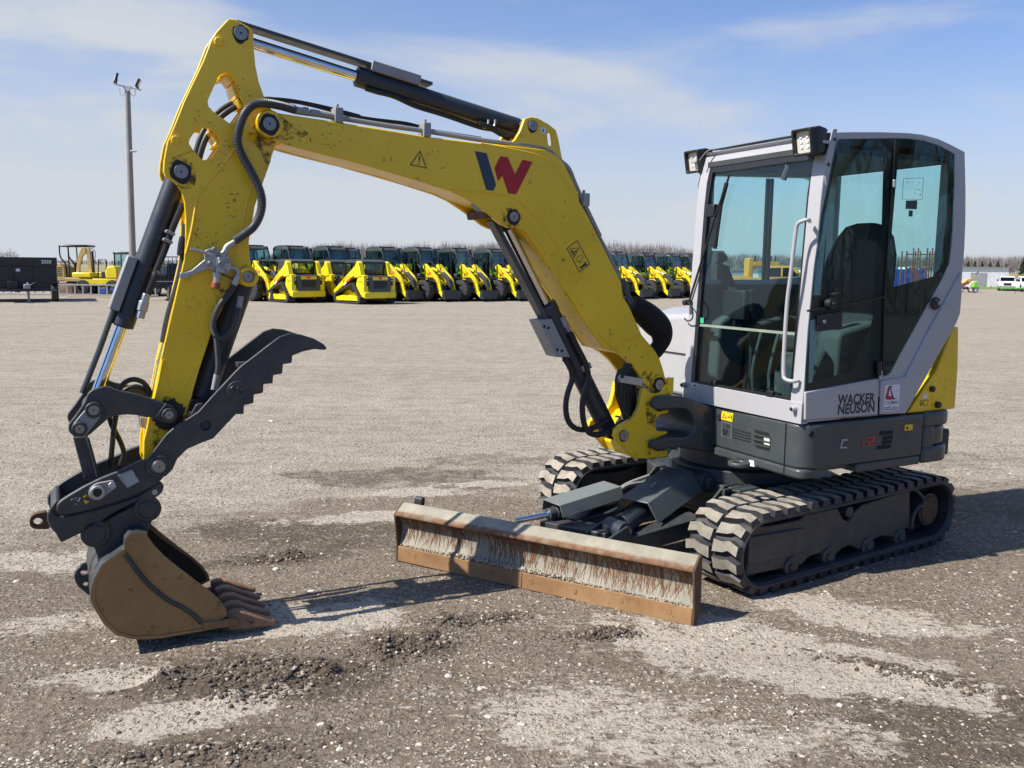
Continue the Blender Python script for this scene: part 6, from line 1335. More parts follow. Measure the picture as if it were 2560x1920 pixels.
# ------------------------------------------------------------------ rows of parked machines
def jag(path, t, n):
    """closed side profile turned into a belt outline with tread blocks"""
    P = [Vector(p) for p in path]; seg = []; k = len(P)
    for i in range(k):
        a, b = P[i], P[(i + 1) % k]; m_ = max(1, int((b - a).length / n)); 
        for j in range(m_): seg.append(a.lerp(b, j / m_))
    c = sum(seg, Vector((0, 0))) / len(seg); out = []
    for i, p in enumerate(seg):
        d = (seg[(i + 1) % len(seg)] - seg[i - 1]).normalized(); nn = Vector((d.y, -d.x)); out.append(tuple(p + nn * (t if i % 2 else 0)))
    return out
X3 = lambda x, z, y: Vector((x, y, z))
def w_mark(parent, x, y0, z0, sc, mat, nx, side=None, nm='maker_mark'):
    """block W of three strokes laid on a surface"""
    P = [(0, 1), (.22, 1), (.36, .3), (.50, .9), (.64, .3), (.78, 1), (1, 1), (.74, 0), (.58, 0), (.5, .42), (.42, 0), (.26, 0)]
    mb = MB(); n_ = len(P)
    if side is None: f = lambda a, b, t: Vector((x + nx * t, y0 + a * sc * (1 if nx > 0 else -1), z0 + b * sc * .8))
    else: f = lambda a, b, t: side(a * sc, b * sc * .8, t)
    mb.prism(P, -.001, .006, f); return mb.build(nm, mat, parent)
ORANGE = flat('orange_red_vinyl', (.62, .07, .01), .5)
def make_ctl():
    r = empty('compact_track_loader', (0, 0, 0), 'yellow compact track loader', 'track loader', 'yellow compact track loaders in the row')
    for s in (1, -1):
        prof = round_poly([(-1.15, .06), (.85, .04), (1.15, .16), (1.12, .40), (.95, .52), (-.30, .92), (-.62, .98), (-.78, .80), (-1.28, .28)], .14, 4)
        a, b = (.58, .98) if s > 0 else (-.98, -.58)
        inn = [tuple(Vector((-.15, .42)) + (Vector(p) - Vector((-.15, .42))) * .86) for p in prof]
        mb = MB(); mb.prism(jag(prof, .035, .075), a, b, X3, [inn]); t = mb.build('rubber_track', TYRE, r)
        mb = MB(); mb.prism([(-1.0, .16), (.95, .14), (.95, .30), (.35, .40), (.1, .34), (-.2, .42), (-.9, .34)], a + .03, b - .03, X3); mb.build('track_frame', YELB, r, bevel=.01)
        mb = MB(); mb.cyl((-.56, a + .04, .74), (-.56, b - .04, .74), .20, n=18); mb.build('drive_sprocket', BLACK, t)
        mb = MB(); mb.cyl((.93, a + .06, .28), (.93, b - .06, .28), .16, n=18); mb.cyl((-1.08, a + .06, .24), (-1.08, b - .06, .24), .14, n=18); mb.build('idler', BLACK, t)
        y0, y1 = (.62, .86) if s > 0 else (-.86, -.62)
        mb = MB(); mb.prism(round_poly([(-1.42, .30), (-1.42, 1.34), (-1.05, 1.36), (-.85, 1.20), (-.72, .85), (-1.02, .42)], .04), y0, y1, X3); mb.build('rear_tower', YELB, r, bevel=.02)
        mb = MB(); mb.prism(round_poly([(-1.25, 1.30), (-1.02, 1.92), (-.86, 2.0), (-.72, 1.78), (.55, 1.05), (1.28, .62), (1.34, .30), (1.18, .24), (1.08, .52), (.35, .86), (-.55, 1.30), (-.70, 1.22)], .03), y0 + .04, y1 + (.03 if s > 0 else -.0) - (0 if s > 0 else -.0), X3)
        ar = mb.build('lift_arm', YELB, r, bevel=.015)
        mb = MB(); mb.cyl((-.60, y1 + .0 if s > 0 else y0, 1.0), (.2, y1 if s > 0 else y0, .74), .045, n=10); mb.build('lift_ram', BLACK, r)
        yy = y1 + .035 if s > 0 else y0 - .035
        mb = MB(); mb.box(-.35, .05, yy - .02, yy + .02, -.05, .05, lambda x, y, z: Vector((x, y, 1.02 - x * .5 + z))); mb.box(.052, .30, yy - .02, yy + .02, -.04, .04, lambda x, y, z: Vector((x, y, 1.02 - x * .5 + z)), m=1); mb.build('arm_lock', [ORANGE, WHITE], r)
        if s > 0:
            w_mark(ar, 0, 0, 0, .20, ORANGE, 1, lambda a_, b_, t: Vector((.42 - a_, y1 + .031 + t, .94 + a_ * .55 + b_)))
            mb = MB(); mb.box(-.12, .1, y1 + .031, y1 + .036, 1.22, 1.245, lambda x, y, z: Vector((x, y, z - x * .5))); mb.build('small_print', INKY, ar)
            t_ = text_mesh('model_number', 'ST31T', .12, ORANGE, r, Vector((-1.02, y1 + .002, 1.0)), (-1, 0, 0), Z, .001)
    mb = MB(); mb.prism(round_poly([(-1.46, .36), (-1.46, .62), (-1.40, .66), (.9, .66), (1.0, .40), (.9, .30), (-1.2, .26)], .04), -.60, .60, X3); mb.build('chassis', YELB, r, bevel=.02)
    mb = MB(); mb.box(-1.50, -1.40, -.86, .86, .28, .58); mb.build('rear_bumper', YELB, r, bevel=.04)
    mb = MB(); mb.prism(round_poly([(-.56, .56), (.56, .56), (.60, 1.30), (-.60, 1.30)], .05), -1.47, -1.40, lambda y, z, x: Vector((x, y, z))); d = mb.build('engine_door', SLATE, r, bevel=.02)
    mb = MB(); mb.prism(round_poly([(-.40, 1.12), (.40, 1.12), (.42, 1.27), (-.42, 1.27)], .03), -1.476, -1.465, lambda y, z, x: Vector((x, y, z))); mb.build('name_plate', YELB, d)
    w_mark(d, -1.478, .14, 1.14, .26, ORANGE, -1)
    mb = MB(); mb.box(-1.474, -1.465, -.36, .36, .74, 1.08); mb.build('grille', MATTE, d)
    for i in range(4): mb = MB(); mb.box(-1.482, -1.47, -.36, .36, .77 + i * .08, .81 + i * .08); mb.build('grille_bar', SLATEB, d)
    for s in (1, -1):
        mb = MB(); mb.prism(round_poly([(.66 * s - .06, .86), (.66 * s + .06, .86), (.66 * s + .06, 1.18), (.66 * s - .06, 1.18)], .02), -1.432, -1.42, lambda y, z, x: Vector((x, y, z))); lp = mb.build('tail_lamp', MATTE, r)
        mb = MB(); mb.cyl((-1.438, .66 * s, 1.10), (-1.43, .66 * s, 1.10), .035, n=12); mb.build('lamp_lens', VINYLW, lp); mb = MB(); mb.cyl((-1.438, .66 * s, .94), (-1.43, .66 * s, .94), .04, n=12); mb.build('lamp_lens', REDLENS, lp)
    mb = MB(); mb.prism(round_poly([(-1.38, 1.30), (-.55, 1.42), (-.55, 1.30), (-1.30, 1.10)], .03), -.58, .58, X3); mb.build('engine_cover', SLATE, r, bevel=.02)
    mb = MB(); mb.prism(round_poly([(-.98, 1.98), (-.70, 2.06), (.55, 2.04), (.72, 1.96), (.70, 1.90), (-.95, 1.90)], .03), -.60, .60, X3); rf = mb.build('cab_roof', SLATE, r, bevel=.05, seg=3)
    for i in range(6): mb = MB(); mb.box(-.6 + i * .2, -.5 + i * .2, -.5, .5, 2.05, 2.075); mb.build('roof_rib', SLATE, rf, bevel=.01)
    for s in (1, -1):
        for pts in ([(-.95, 1.92), (-.72, 1.30)], [(.66, 1.92), (.78, 1.30), (.80, .66)], [(-.10, 1.92), (-.10, 1.30)]): mb = MB(); mb.tube([(x, s * .575, z) for x, z in pts], .045, 8); mb.build('cab_post', BLACK, r)
        mb = MB(); mb.prism([(-.70, .70), (.76, .70), (.74, 1.16), (-.70, 1.16)], s * .56 - .02, s * .56 + .02, X3); mb.build('cab_side', MATTE, r)
        mb = MB(); mb.prism([(-.70, 1.18), (.74, 1.18), (.64, 1.90), (-.90, 1.90)], s * .565, s * .565 + .006, X3); mb.build('side_window', GLASSB, r)
    mb = MB(); mb.box(-.92, -.90, -.5, .5, 1.42, 1.88); mb.build('rear_window', GLASSB, r); mb = MB(); mb.box(-.96, -.90, -.55, .55, 1.86, 1.95); mb.box(-.82, -.74, -.55, .55, 1.34, 1.42); mb.build('cab_frame', BLACK, r)
    mb = MB(); mb.box(-.35, -.22, -.26, .26, .75, 1.62); mb.box(-.22, .22, -.26, .26, .70, .86); mb.build('operator_seat', SEATF, r, bevel=.05)
    mb = MB(); mb.box(1.18, 1.34, -.85, .85, .16, .60); mb.build('attachment_plate', SLATEB, r, bevel=.02)
    return r
def wheel(mb, c, r, w, axis, hub=.55):
    c = Vector(c); a = Vector(axis); n = 44
    e = a.orthogonal().normalized(); f = a.cross(e); rings = []
    prof = [(.5, hub), (.5, .80), (.46, .93), (.36, .985), (-.36, .985), (-.46, .93), (-.5, .80), (-.5, hub)]
    for i in range(n + 1):
        t = 2 * math.pi * i / n; k = 1.0 if i % 2 else .955
        rings.append([c + a * w * x + (e * math.cos(t) + f * math.sin(t)) * r * (q * (k if q > .9 else 1)) for x, q in prof])
    mb.loft(rings, 0, caps=False, closed=True)
def make_loader(extra=True):
    r = empty('wheel_loader', (0, 0, 0), 'yellow wheel loader', 'wheel loader', 'yellow wheel loaders in the row')
    for x in (.95, -1.0):
        for s in (1, -1):
            mb = MB(); wheel(mb, (x, s * .72, .55), .55, .40, (0, 1, 0)); t = mb.build('wheel', TYRE, r)
            mb = MB(); mb.cyl((x, s * .60, .55), (x, s * .86, .55), .31, n=20); mb.cyl((x, s * .80, .55), (x, s * .885, .55), .14, n=14); mb.build('rim', GREY, t, bevel=.01)
            mb = MB(); mb.prism(round_poly([(x - .58, 1.02), (x - .40, 1.20), (x + .42, 1.20), (x + .60, 1.0), (x + .54, .99), (x + .38, 1.14), (x - .38, 1.14), (x - .52, 1.0)], .02), s * .56 if s > 0 else -.92, .92 if s > 0 else -.56, X3); mb.build('mudguard', BLACK, r)
    mb = MB(); mb.box(-1.9, .2, -.40, .40, .45, .80); mb.box(.3, 1.35, -.38, .38, .40, 1.0); mb.build('frame', GREY, r, bevel=.02)
    mb = MB(); mb.prism(round_poly([(-2.15, .6), (-2.15, 1.28), (-2.0, 1.45), (-.7, 1.55), (-.7, .75), (-1.9, .5)], .08), -.52, .52, X3); mb.build('engine_hood', YELB, r, bevel=.05)
    mb = MB(); mb.prism(round_poly([(.62, .62), (.50, 1.70), (.68, 1.82), (.88, 1.72), (1.10, 1.0), (1.36, .72), (1.3, .55)], .04), -.36, -.30, X3); mb.prism(round_poly([(.62, .62), (.50, 1.70), (.68, 1.82), (.88, 1.72), (1.10, 1.0), (1.36, .72), (1.3, .55)], .04), .30, .36, X3); mb.box(.7, 1.1, -.31, .31, .7, .95); mb.build('loader_tower', YELB, r, bevel=.01)
    for s in (1, -1):
        y0, y1 = (.40, .50) if s > 0 else (-.50, -.40)
        mb = MB(); mb.prism(round_poly([(.55, 1.72), (.66, 1.86), (.82, 1.84), (1.55, 1.24), (1.74, .98), (1.86, .52), (2.10, .34), (2.08, .18), (1.92, .20), (1.66, .46), (1.50, .92), (1.30, 1.12), (.60, 1.62)], .05), y0, y1, X3); ar = mb.build('lift_arm', YELB, r, bevel=.012)
        yo = (lambda t: y1 + t) if s > 0 else (lambda t: y0 - t)
        w_mark(ar, 0, 0, 0, .22, ORANGE, 1, lambda a_, b_, t, yo=yo, s=s: Vector((.95 + (a_ if s < 0 else .24 - a_), yo(t), 1.50 - (a_ if s < 0 else .24 - a_) * .80 + b_ - .08)))
        mb = MB(); mb.cyl((1.60, yo(.0), 1.02), (1.60, yo(.02), 1.02), .085, n=16); mb.build('pivot_boss', YEL, ar)
        mb = MB(); mb.cyl((1.15, s * .24, .62), (1.45, s * .24, .92), .06, n=10); mb.build('lift_ram', YELB, r)
        mb = MB(); mb.tube([(.75, s * .34, 1.86), (.70, s * .30, 2.0), (.9, s * .2, 1.94), (1.15, s * .18, 1.62)], .016, 6, smooth=4); mb.build('hose', HOSE, r)
    mb = MB(); mb.box(1.52, 1.66, -.40, .40, .84, .98); mb.build('cross_tube', YELB, r, bevel=.03)
    mb = MB(); mb.prism(round_poly([(1.36, 1.36), (1.50, 1.46), (1.98, 1.10), (2.10, .74), (1.98, .70), (1.80, 1.0)], .04), -.10, .10, X3); mb.build('bell_crank', GREY, r, bevel=.01)
    mb = MB(); mb.cyl((.72, 0, 1.62), (1.15, 0, 1.50), .085, n=14); mb.build('tilt_ram', YELB, r); mb = MB(); mb.cyl((1.10, 0, 1.50), (1.46, 0, 1.42), .045, n=12); mb.build('ram_rod', CHROME, r)
    mb = MB(); mb.cyl((1.2, -.22, 1.30), (1.5, -.22, 1.0), .06, n=10); mb.cyl((1.2, .22, 1.30), (1.5, .22, 1.0), .06, n=10); mb.build('arm_bracket', YELB, r)
    mb = MB(); mb.box(2.08, 2.20, -.62, .62, .14, .52); mb.box(2.10, 2.16, -.58, .58, .52, .58); mb.build('quick_hitch', SLATEB, r, bevel=.01)
    mb = MB(); mb.prism([(2.05, .16), (2.3, .12), (2.22, .40), (2.08, .52)], .60, .64, X3); mb.build('hitch_ear', SLATEB, r); mb = MB(); mb.prism([(2.05, .16), (2.3, .12), (2.22, .40), (2.08, .52)], -.64, -.60, X3); mb.build('hitch_ear', SLATEB, r)
    # cab
    mb = MB(); mb.prism(round_poly([(-.72, 1.0), (.52, 1.0), (.50, 1.22), (-.72, 1.22)], .03), -.56, .56, X3); mb.build('cab_base', MATTE, r, bevel=.01)
    mb = MB(); mb.prism(round_poly([(-.80, 2.52), (-.62, 2.66), (.05, 2.66), (.34, 2.56), (.40, 2.48), (-.80, 2.44)], .03), -.60, .60, X3); rf = mb.build('cab_roof', SLATE, r, bevel=.03)
    for i in range(5): mb = MB(); mb.box(-.55 + i * .15, -.48 + i * .15, -.5, .5, 2.66, 2.69); mb.build('roof_rib', SLATEB, rf)
    for s in (1, -1):
        for pts in ([(-.74, 1.2), (-.76, 2.46)], [(.10, 1.2), (.06, 1.9), (.04, 2.46)]): mb = MB(); mb.tube([(x, s * .575, z) for x, z in pts], .035, 6); mb.build('cab_post', BLACK, r)
        mb = MB(); mb.tube([(.48, s * .56, 1.2), (.52, s * .57, 1.7), (.46, s * .57, 2.2), (.34, s * .57, 2.46), (.1, s * .57, 2.55)], .032, 8, smooth=4); mb.build('cab_post', SLATE, r)
        mb = MB(); mb.prism([(-.72, 1.22), (.50, 1.22), (.50, 1.7), (.44, 2.2), (.32, 2.46), (-.72, 2.46)], s * .565, s * .565 + .006, X3); mb.build('side_window', GLASSB, r)
        mb = MB(); mb.tube([(.45, s * .58, 2.05), (.58, s * .78, 2.05)], .012, 6); mb.box(.55, .60, s * .70, s * .86, 1.86, 2.14); mb.build('mirror', BLACK, r, bevel=.01)
        mb = MB(); mb.box(.40, .50, s * .70 - .06, s * .70 + .06, 1.26, 1.38); lp = mb.build('headlamp', BLACK, r, bevel=.01); mb = MB(); mb.box(.50, .51, s * .70 - .05, s * .70 + .05, 1.27, 1.37); mb.build('lamp_lens', LENS, lp)
        mb = MB(); mb.cyl((.33, s * .50, 2.58), (.40, s * .50, 2.58), .05, n=10); mb.build('work_light', BLACK, r)
    mb = MB(); mb.loft([[Vector((x, -.54, z)), Vector((x, .54, z)), Vector((x - .01, .54, z)), Vector((x - .01, -.54, z))] for x, z in ((.48, 1.22), (.52, 1.7), (.46, 2.2), (.34, 2.46))]); mb.build('windscreen', GLASSB, r)
    mb = MB(); mb.box(-.75, -.745, -.54, .54, 1.3, 2.44); mb.build('rear_window', GLASSB, r)
    mb = MB(); mb.box(-.52, -.38, -.25, .25, 1.25, 1.95); mb.box(-.4, .0, -.25, .25, 1.2, 1.36); mb.build('operator_seat', SEATF, r, bevel=.05)
    mb = MB(); mb.tube([(.30, 0, 1.2), (.22, 0, 1.62)], .03, 8); mb.ring(Vector((.20, 0, 1.62)), Vector((.18, 0, 1.645)), .19, .16, 20); mb.build('steering_wheel', BLACK, r)
    return r
ctl = make_ctl(); ctls = [(772, 757.5, 40, 'yellow track loader with grey engine door, left one of the front pair'), (950, 761, 41, 'yellow track loader with grey engine door, right one of the front pair'), (868, 754.5, 40, 'yellow track loader half hidden between the two front track loaders'), (690, 752.5, 39, 'yellow track loader mostly hidden behind the excavator arm')]
for i, (x, y, a, lab) in enumerate(ctls):
    o = ctl if i == 0 else copy_tree(ctl); h = R(90 + a); p = on_ground(99, x, y); f = Vector((math.cos(h), math.sin(h), 0)); o.location = p + f * 1.42; o.rotation_euler = (0, 0, h); o['label'] = lab
ld = make_loader(); used = False
row1 = [(700, 754), (802, 754), (903, 754), (1037, 754.5), (1130, 754.5), (1220, 754), (1307, 753), (1395, 752), (1478, 751), (1550, 749.5), (1614, 748), (1683, 746.5), (1748, 745)]
lab1 = ['yellow wheel loader behind the leftmost track loaders, first cab roof from the excavator arm', 'yellow wheel loader behind the left front track loader, second cab roof from the arm', 'yellow wheel loader whose cab stands over the right front track loader', 'yellow wheel loader directly right of the front track loaders', 'second wheel loader to the right of the front track loaders', 'third wheel loader to the right of the front track loaders', 'fourth wheel loader to the right of the track loaders', 'yellow wheel loader seen between the boom ram and its guard bar', 'yellow wheel loader mostly hidden behind the lower boom', 'yellow wheel loader hidden behind the boom edge and its pipes', 'yellow wheel loader just right of the boom', 'yellow wheel loader second to the right of the boom', 'yellow wheel loader partly behind the left edge of the cab']
hd = R(-40)
for i, (x, y) in enumerate(row1):
    o = ld if i == 0 else copy_tree(ld); p = on_ground(99, x, y); f = Vector((math.cos(hd), math.sin(hd), 0)); o.location = p - f * 2.15; o.rotation_euler = (0, 0, hd + R(rnd.uniform(-2, 2))); o['label'] = lab1[i]; o.scale = (1.06, 1.06, 1.03)
row2 = [(610, 8.5, 'wheel loader of the back row showing beside the excavator arm'), (748, 6, 'back row wheel loader cab between the first two front cabs'), (842, 6, 'back row wheel loader cab behind the second track loader roof'), (868, 6.5, 'back row wheel loader cab nearest left of the tall middle cab'), (985, 6, 'back row wheel loader cab behind the first loader right of the track loaders'), (1090, 6, 'back row wheel loader cab between the second and third right hand loaders'), (1270, 6, 'back row wheel loader cab behind the fourth right hand loader'), (1420, 6, 'back row wheel loader cab showing beside the boom ram'), (1640, 7, 'back row wheel loader cab under the white roof sheet right of the boom'), (1720, 7, 'back row wheel loader cab beside the excavator cab pillar')]
for x, dz, lab in row2:
    o = copy_tree(ld); p = on_ground(99, x, 752 - .006 * max(0, x - 1000)); f = Vector((math.cos(hd), math.sin(hd), 0)); p.y += dz; q = col(x, p.y); o.location = Vector((q.x, q.y, 0)); o.rotation_euler = (0, 0, hd + R(rnd.uniform(-3, 3))); o.scale = (1.06, 1.06, 1.05); o['label'] = lab; o['group'] = 'yellow wheel loaders in the back row'

# ------------------------------------------------------------------ left side of the yard
def place(root, x, y, rz=0.):
    root.location = on_ground(99, x, y); root.rotation_euler = (0, 0, rz)
# dump trailer, front bulkhead towards us
r = empty('dump_trailer', (0, 0, 0), 'black steel dump trailer numbered 2223 with its drawbar towards the camera', 'trailer')
mb = MB(); mb.box(-2.9, .62, .06, 4.2, .62, 1.86); body = mb.build('trailer_body', BLACKP, r, bevel=.02)
mb = MB(); mb.box(-2.95, .66, -.02, .16, 1.62, 2.02); mb.build('top_rail', BLACKP, body, bevel=.03)
for x in (-2.0, -1.2, -.42, .5): mb = MB(); mb.box(x - .05, x + .05, .0, .07, .62, 1.64); mb.build('bulkhead_rib', BLACKP, body, bevel=.01)
mb = MB(); mb.box(-1.02, -.85, .052, .058, 1.38, 1.5); mb.build('white_label', VINYLW, body)
mb = MB(); mb.box(-2.9, .66, -.05, .10, .48, .64); mb.box(-1.6, -.30, -1.0, -.02, .50, .60); mb.box(-1.05, -.85, -1.4, -.9, .48, .60); mb.build('drawbar', BLACKP, r, bevel=.01)
mb = MB(); mb.box(-1.35, -.95, -.6, -.2, .62, .95); mb.build('battery_box', BLACKP, r, bevel=.02)
mb = MB(); mb.cyl((-.55, -.75, .05), (-.55, -.75, .90), .05, n=10); mb.cyl((-.55, -.75, .0), (-.55, -.75, .05), .12, n=12); mb.build('jack', GALV, r); mb = MB(); mb.tube([(-.5, -.8, .75), (-.25, -.8, .9), (-.1, -.7, .85)], .02, 6, smooth=4); mb.build('cable', HOSE, r)
mb = MB(); mb.box(-.72, -.45, -.95, -.6, .60, .82); mb.build('winch', GALV, r, bevel=.03)
for y in (1.6, 2.6):
    mb = MB(); wheel(mb, (.50, y - 1.5, .42), .42, .30, (1, 0, 0)); t = mb.build('wheel', TYRE, r); mb = MB(); mb.cyl((.4, y - 1.5, .42), (.62, y - 1.5, .42), .24, n=16); mb.build('rim', GREY, t)
mb = MB(); mb.box(.30, .70, -.35, 1.75, .86, .92); mb.build('mudguard', BLACKP, r, bevel=.02)
text_mesh('trailer_number', '2223', .20, VINYLW, body, Vector((.02, -.0225, 1.76)), (1, 0, 0), Z, .001, .03)
place(r, 108, 754.5, R(27))
# old mini excavator with canopy
r = empty('canopy_excavator', (0, 0, 0), 'tan yellow mini excavator with open canopy and folded boom behind the grey ladder', 'excavator')
mb = MB(); mb.prism(round_poly([(-1.35, .62), (-1.42, 1.1), (-1.2, 1.52), (-.75, 1.58), (-.45, 1.30), (-.42, .62)], .12, 4), -.7, .6, X3); hd_ = mb.build('engine_hood', TAN, r, bevel=.06, seg=3)
for i in range(5): mb = MB(); mb.box(-.98, -.58, -.708, -.69, .90 + i * .10, .945 + i * .10); mb.build('vent_slot', MATTE, hd_)
mb = MB(); mb.box(-1.41, -1.2, -.715, -.6, 1.05, 1.25); mb.build('light_panel', LGREY, hd_)
mb = MB(); mb.box(-.5, .85, -.7, .7, .62, .82); mb.build('floor', TAN, r, bevel=.03)
mb = MB(); mb.box(-.75, .72, -.62, .62, 2.40, 2.52); mb.build('canopy_roof', BLACKP, r, bevel=.05)
for y in (-.55, .55): mb = MB(); mb.tube([(-.72, y, 2.44), (-.70, y, 1.9), (-.45, y, 1.5), (-.40, y, .8)], .04, 8, smooth=4); mb.build('canopy_post', BLACKP, r); mb = MB(); mb.tube([(-.28, y, 2.44), (-.26, y, .8)], .035, 8); mb.build('canopy_post', BLACKP, r)
mb = MB(); mb.prism(round_poly([(.20, .85), (.36, 1.9), (.58, 2.38), (.80, 2.36), (.82, 2.1), (.62, 1.95), (.46, 1.5), (.36, .85)], .05), -.95, -.78, X3); mb.build('boom', TAN, r, bevel=.02)
mb = MB(); mb.prism(round_poly([(.80, 2.38), (1.0, 2.3), (1.06, 1.0), (1.0, .3), (.90, .3), (.86, 1.2)], .04), -.93, -.80, X3); mb.build('arm', TAN, r, bevel=.02)
mb = MB(); mb.cyl((1.10, -.86, 2.2), (1.14, -.86, 1.0), .06, n=10); mb.build('arm_ram', BLACKP, r)
mb = MB(); mb.tube([(.95, -.9, 2.35), (1.25, -.9, 2.2), (1.22, -.9, 1.7), (1.08, -.9, 1.5)], .02, 6, smooth=5); mb.build('hose', HOSE, r)
mb = MB(); mb.box(-.1, .3, -.3, .3, .85, 1.05); mb.box(-.15, .0, -.3, .3, 1.0, 1.6); mb.build('operator_seat', SEATF, r, bevel=.05)
for y in (-.75, .45): mb = MB(); mb.prism(jag(round_poly([(-1.1, .02), (1.0, .02), (1.2, .28), (1.0, .52), (-1.1, .52), (-1.3, .28)], .12, 3), .03, .09), y, y + .3, X3); mb.build('rubber_track', TYRE, r)
mb = MB(); mb.box(-.5, .5, -.4, .4, .3, .62); mb.build('undercarriage', BLACKP, r); mb = MB(); mb.prism([(1.25, .05), (1.40, .05), (1.36, .2), (1.44, .42), (1.30, .42)], -.8, .8, X3); mb.build('dozer_blade', TAN, r)
mb = MB(); mb.box(.60, 1.15, -.72, -.66, .40, .62); mb.build('step', TAN, r)
place(r, 200, 733, R(4)); r.scale = (1.1, 1.1, 1.14)
# ladder-like rack lying along the yard edge
r = empty('ladder', (0, 0, 0), 'long grey aluminium ladder standing on its side along the yard edge', 'ladder')
for z in (.10, .62): mb = MB(); mb.box(-7.2, 3.3, -.03, .03, z - .04, z + .04); mb.build('rail', GALV, r, bevel=.01)
for i in range(24): mb = MB(); mb.box(-7.0 + i * .44, -6.93 + i * .44, -.02, .02, .14, .58); mb.build('rung', GALV, r)
place(r, 245, 741.5, R(-1.5))
for x, w, y, lab in ((252, 1.7, 743.5, 'pale timber plank lying in front of the ladder'), (392, 1.4, 738, 'pale timber board on the ground beside the black pickup')):
    p = on_ground(99, x, y); mb = MB(); mb.box(-w, w, -.08, .08, .0, .07, lambda a, b, c: p + Vector((a, b, c))); tag(mb.build('plank', flat('pale_timber', (.42, .35, .26), .9), bevel=.008), lab, 'plank', 'pale planks on the ground')
p = on_ground(99, 172, 737); mb = MB()
for i, (x, y, w, h) in enumerate(((-.25, .4, .5, .62),)): mb.loft([[p + Vector((x + w * a * k, y + w * .8 * b * k, h * t)) for a, b in ((-1, -1), (-.2, -1.15), (.9, -.9), (1.1, .2), (.6, 1), (-.7, .9))] for k, t in ((1, 0), (.98, .35), (.85, .7), (.5, 1.0))])
tag(mb.build('dirt_heap', BROWN, sm=60), 'brown tarpaulin covered heap behind the left end of the ladder', 'heap')
p = on_ground(99, 262, 736); mb = MB(); mb.prism(round_poly([(-.5, .05), (.5, .05), (.55, .3), (.2, .42), (-.5, .36)], .06), -.2, .3, lambda a, z, b: p + Vector((a, b + .4, z))); tag(mb.build('blue_pump', BLUE, bevel=.03), 'small blue machine part lying behind the ladder', 'machine part')
# yellow dumper and a tall glazed machine behind it
r = empty('site_dumper', (0, 0, 0), 'small bright yellow dumper with rounded hood left of the light pole', 'dumper')
mb = MB(); mb.prism(round_poly([(-.05, .9), (-.10, 1.25), (.05, 1.62), (.45, 1.66), (.62, 1.45), (.66, .9)], .1, 4), -.5, .5, X3); mb.build('hood', YELB, r, bevel=.08, seg=3)
mb = MB(); mb.box(-1.6, .7, -.5, .5, .55, .9); mb.build('chassis', YELB, r, bevel=.04); mb = MB(); mb.box(-2.0, -.9, -.55, .55, .95, 1.25); mb.build('skip', YELB, r, bevel=.06)
for x in (-1.4, .35): mb = MB(); wheel(mb, (x, -.5, .42), .42, .3, (0, 1, 0)); mb.build('wheel', TYRE, r); mb = MB(); wheel(mb, (x, .5, .42), .42, .3, (0, 1, 0)); mb.build('wheel', TYRE, r)
mb = MB(); mb.tube([(-.5, -.45, .9), (-.45, -.45, 2.0), (-.4, .45, 2.0), (-.45, .45, .9)], .035, 8); mb.build('roll_bar', BLACKP, r)
mb = MB(); mb.box(-.45, -.1, -.2, .2, .9, 1.3); mb.build('operator_seat', SEATF, r, bevel=.04)
place(r, 278, 735)
r = empty('telehandler', (0, 0, 0), 'grey glazed telehandler cab beside the foot of the light pole', 'telehandler')
mb = MB(); mb.box(-.5, .5, -.5, .5, .5, 1.1); mb.build('cab_base', SLATE, r, bevel=.04); mb = MB(); mb.box(-.55, .55, -.5, .5, 2.35, 2.5); mb.build('cab_roof', SLATE, r, bevel=.04)
for x in (-.5, .5):
    for y in (-.46, .46): mb = MB(); mb.cyl((x, y, 1.1), (x * .92, y, 2.4), .045, n=8); mb.build('cab_post', BLACK, r)
mb = MB(); mb.box(-.46, .46, -.47, -.46, 1.1, 2.36); mb.build('cab_window', GLASSB, r)
mb = MB(); mb.box(-2.2, .8, .6, .9, .9, 1.25); mb.build('lift_boom', YELB, r, bevel=.02); mb = MB(); mb.box(.6, 1.6, -.6, .6, .6, 1.2); mb.build('engine_hood', SLATE, r, bevel=.06)
for x in (-1.2, 1.2): mb = MB(); wheel(mb, (x, -.75, .5), .5, .35, (0, 1, 0)); mb.build('wheel', TYRE, r); mb = MB(); wheel(mb, (x, .75, .5), .5, .35, (0, 1, 0)); mb.build('wheel', TYRE, r)
place(r, 318, 733)
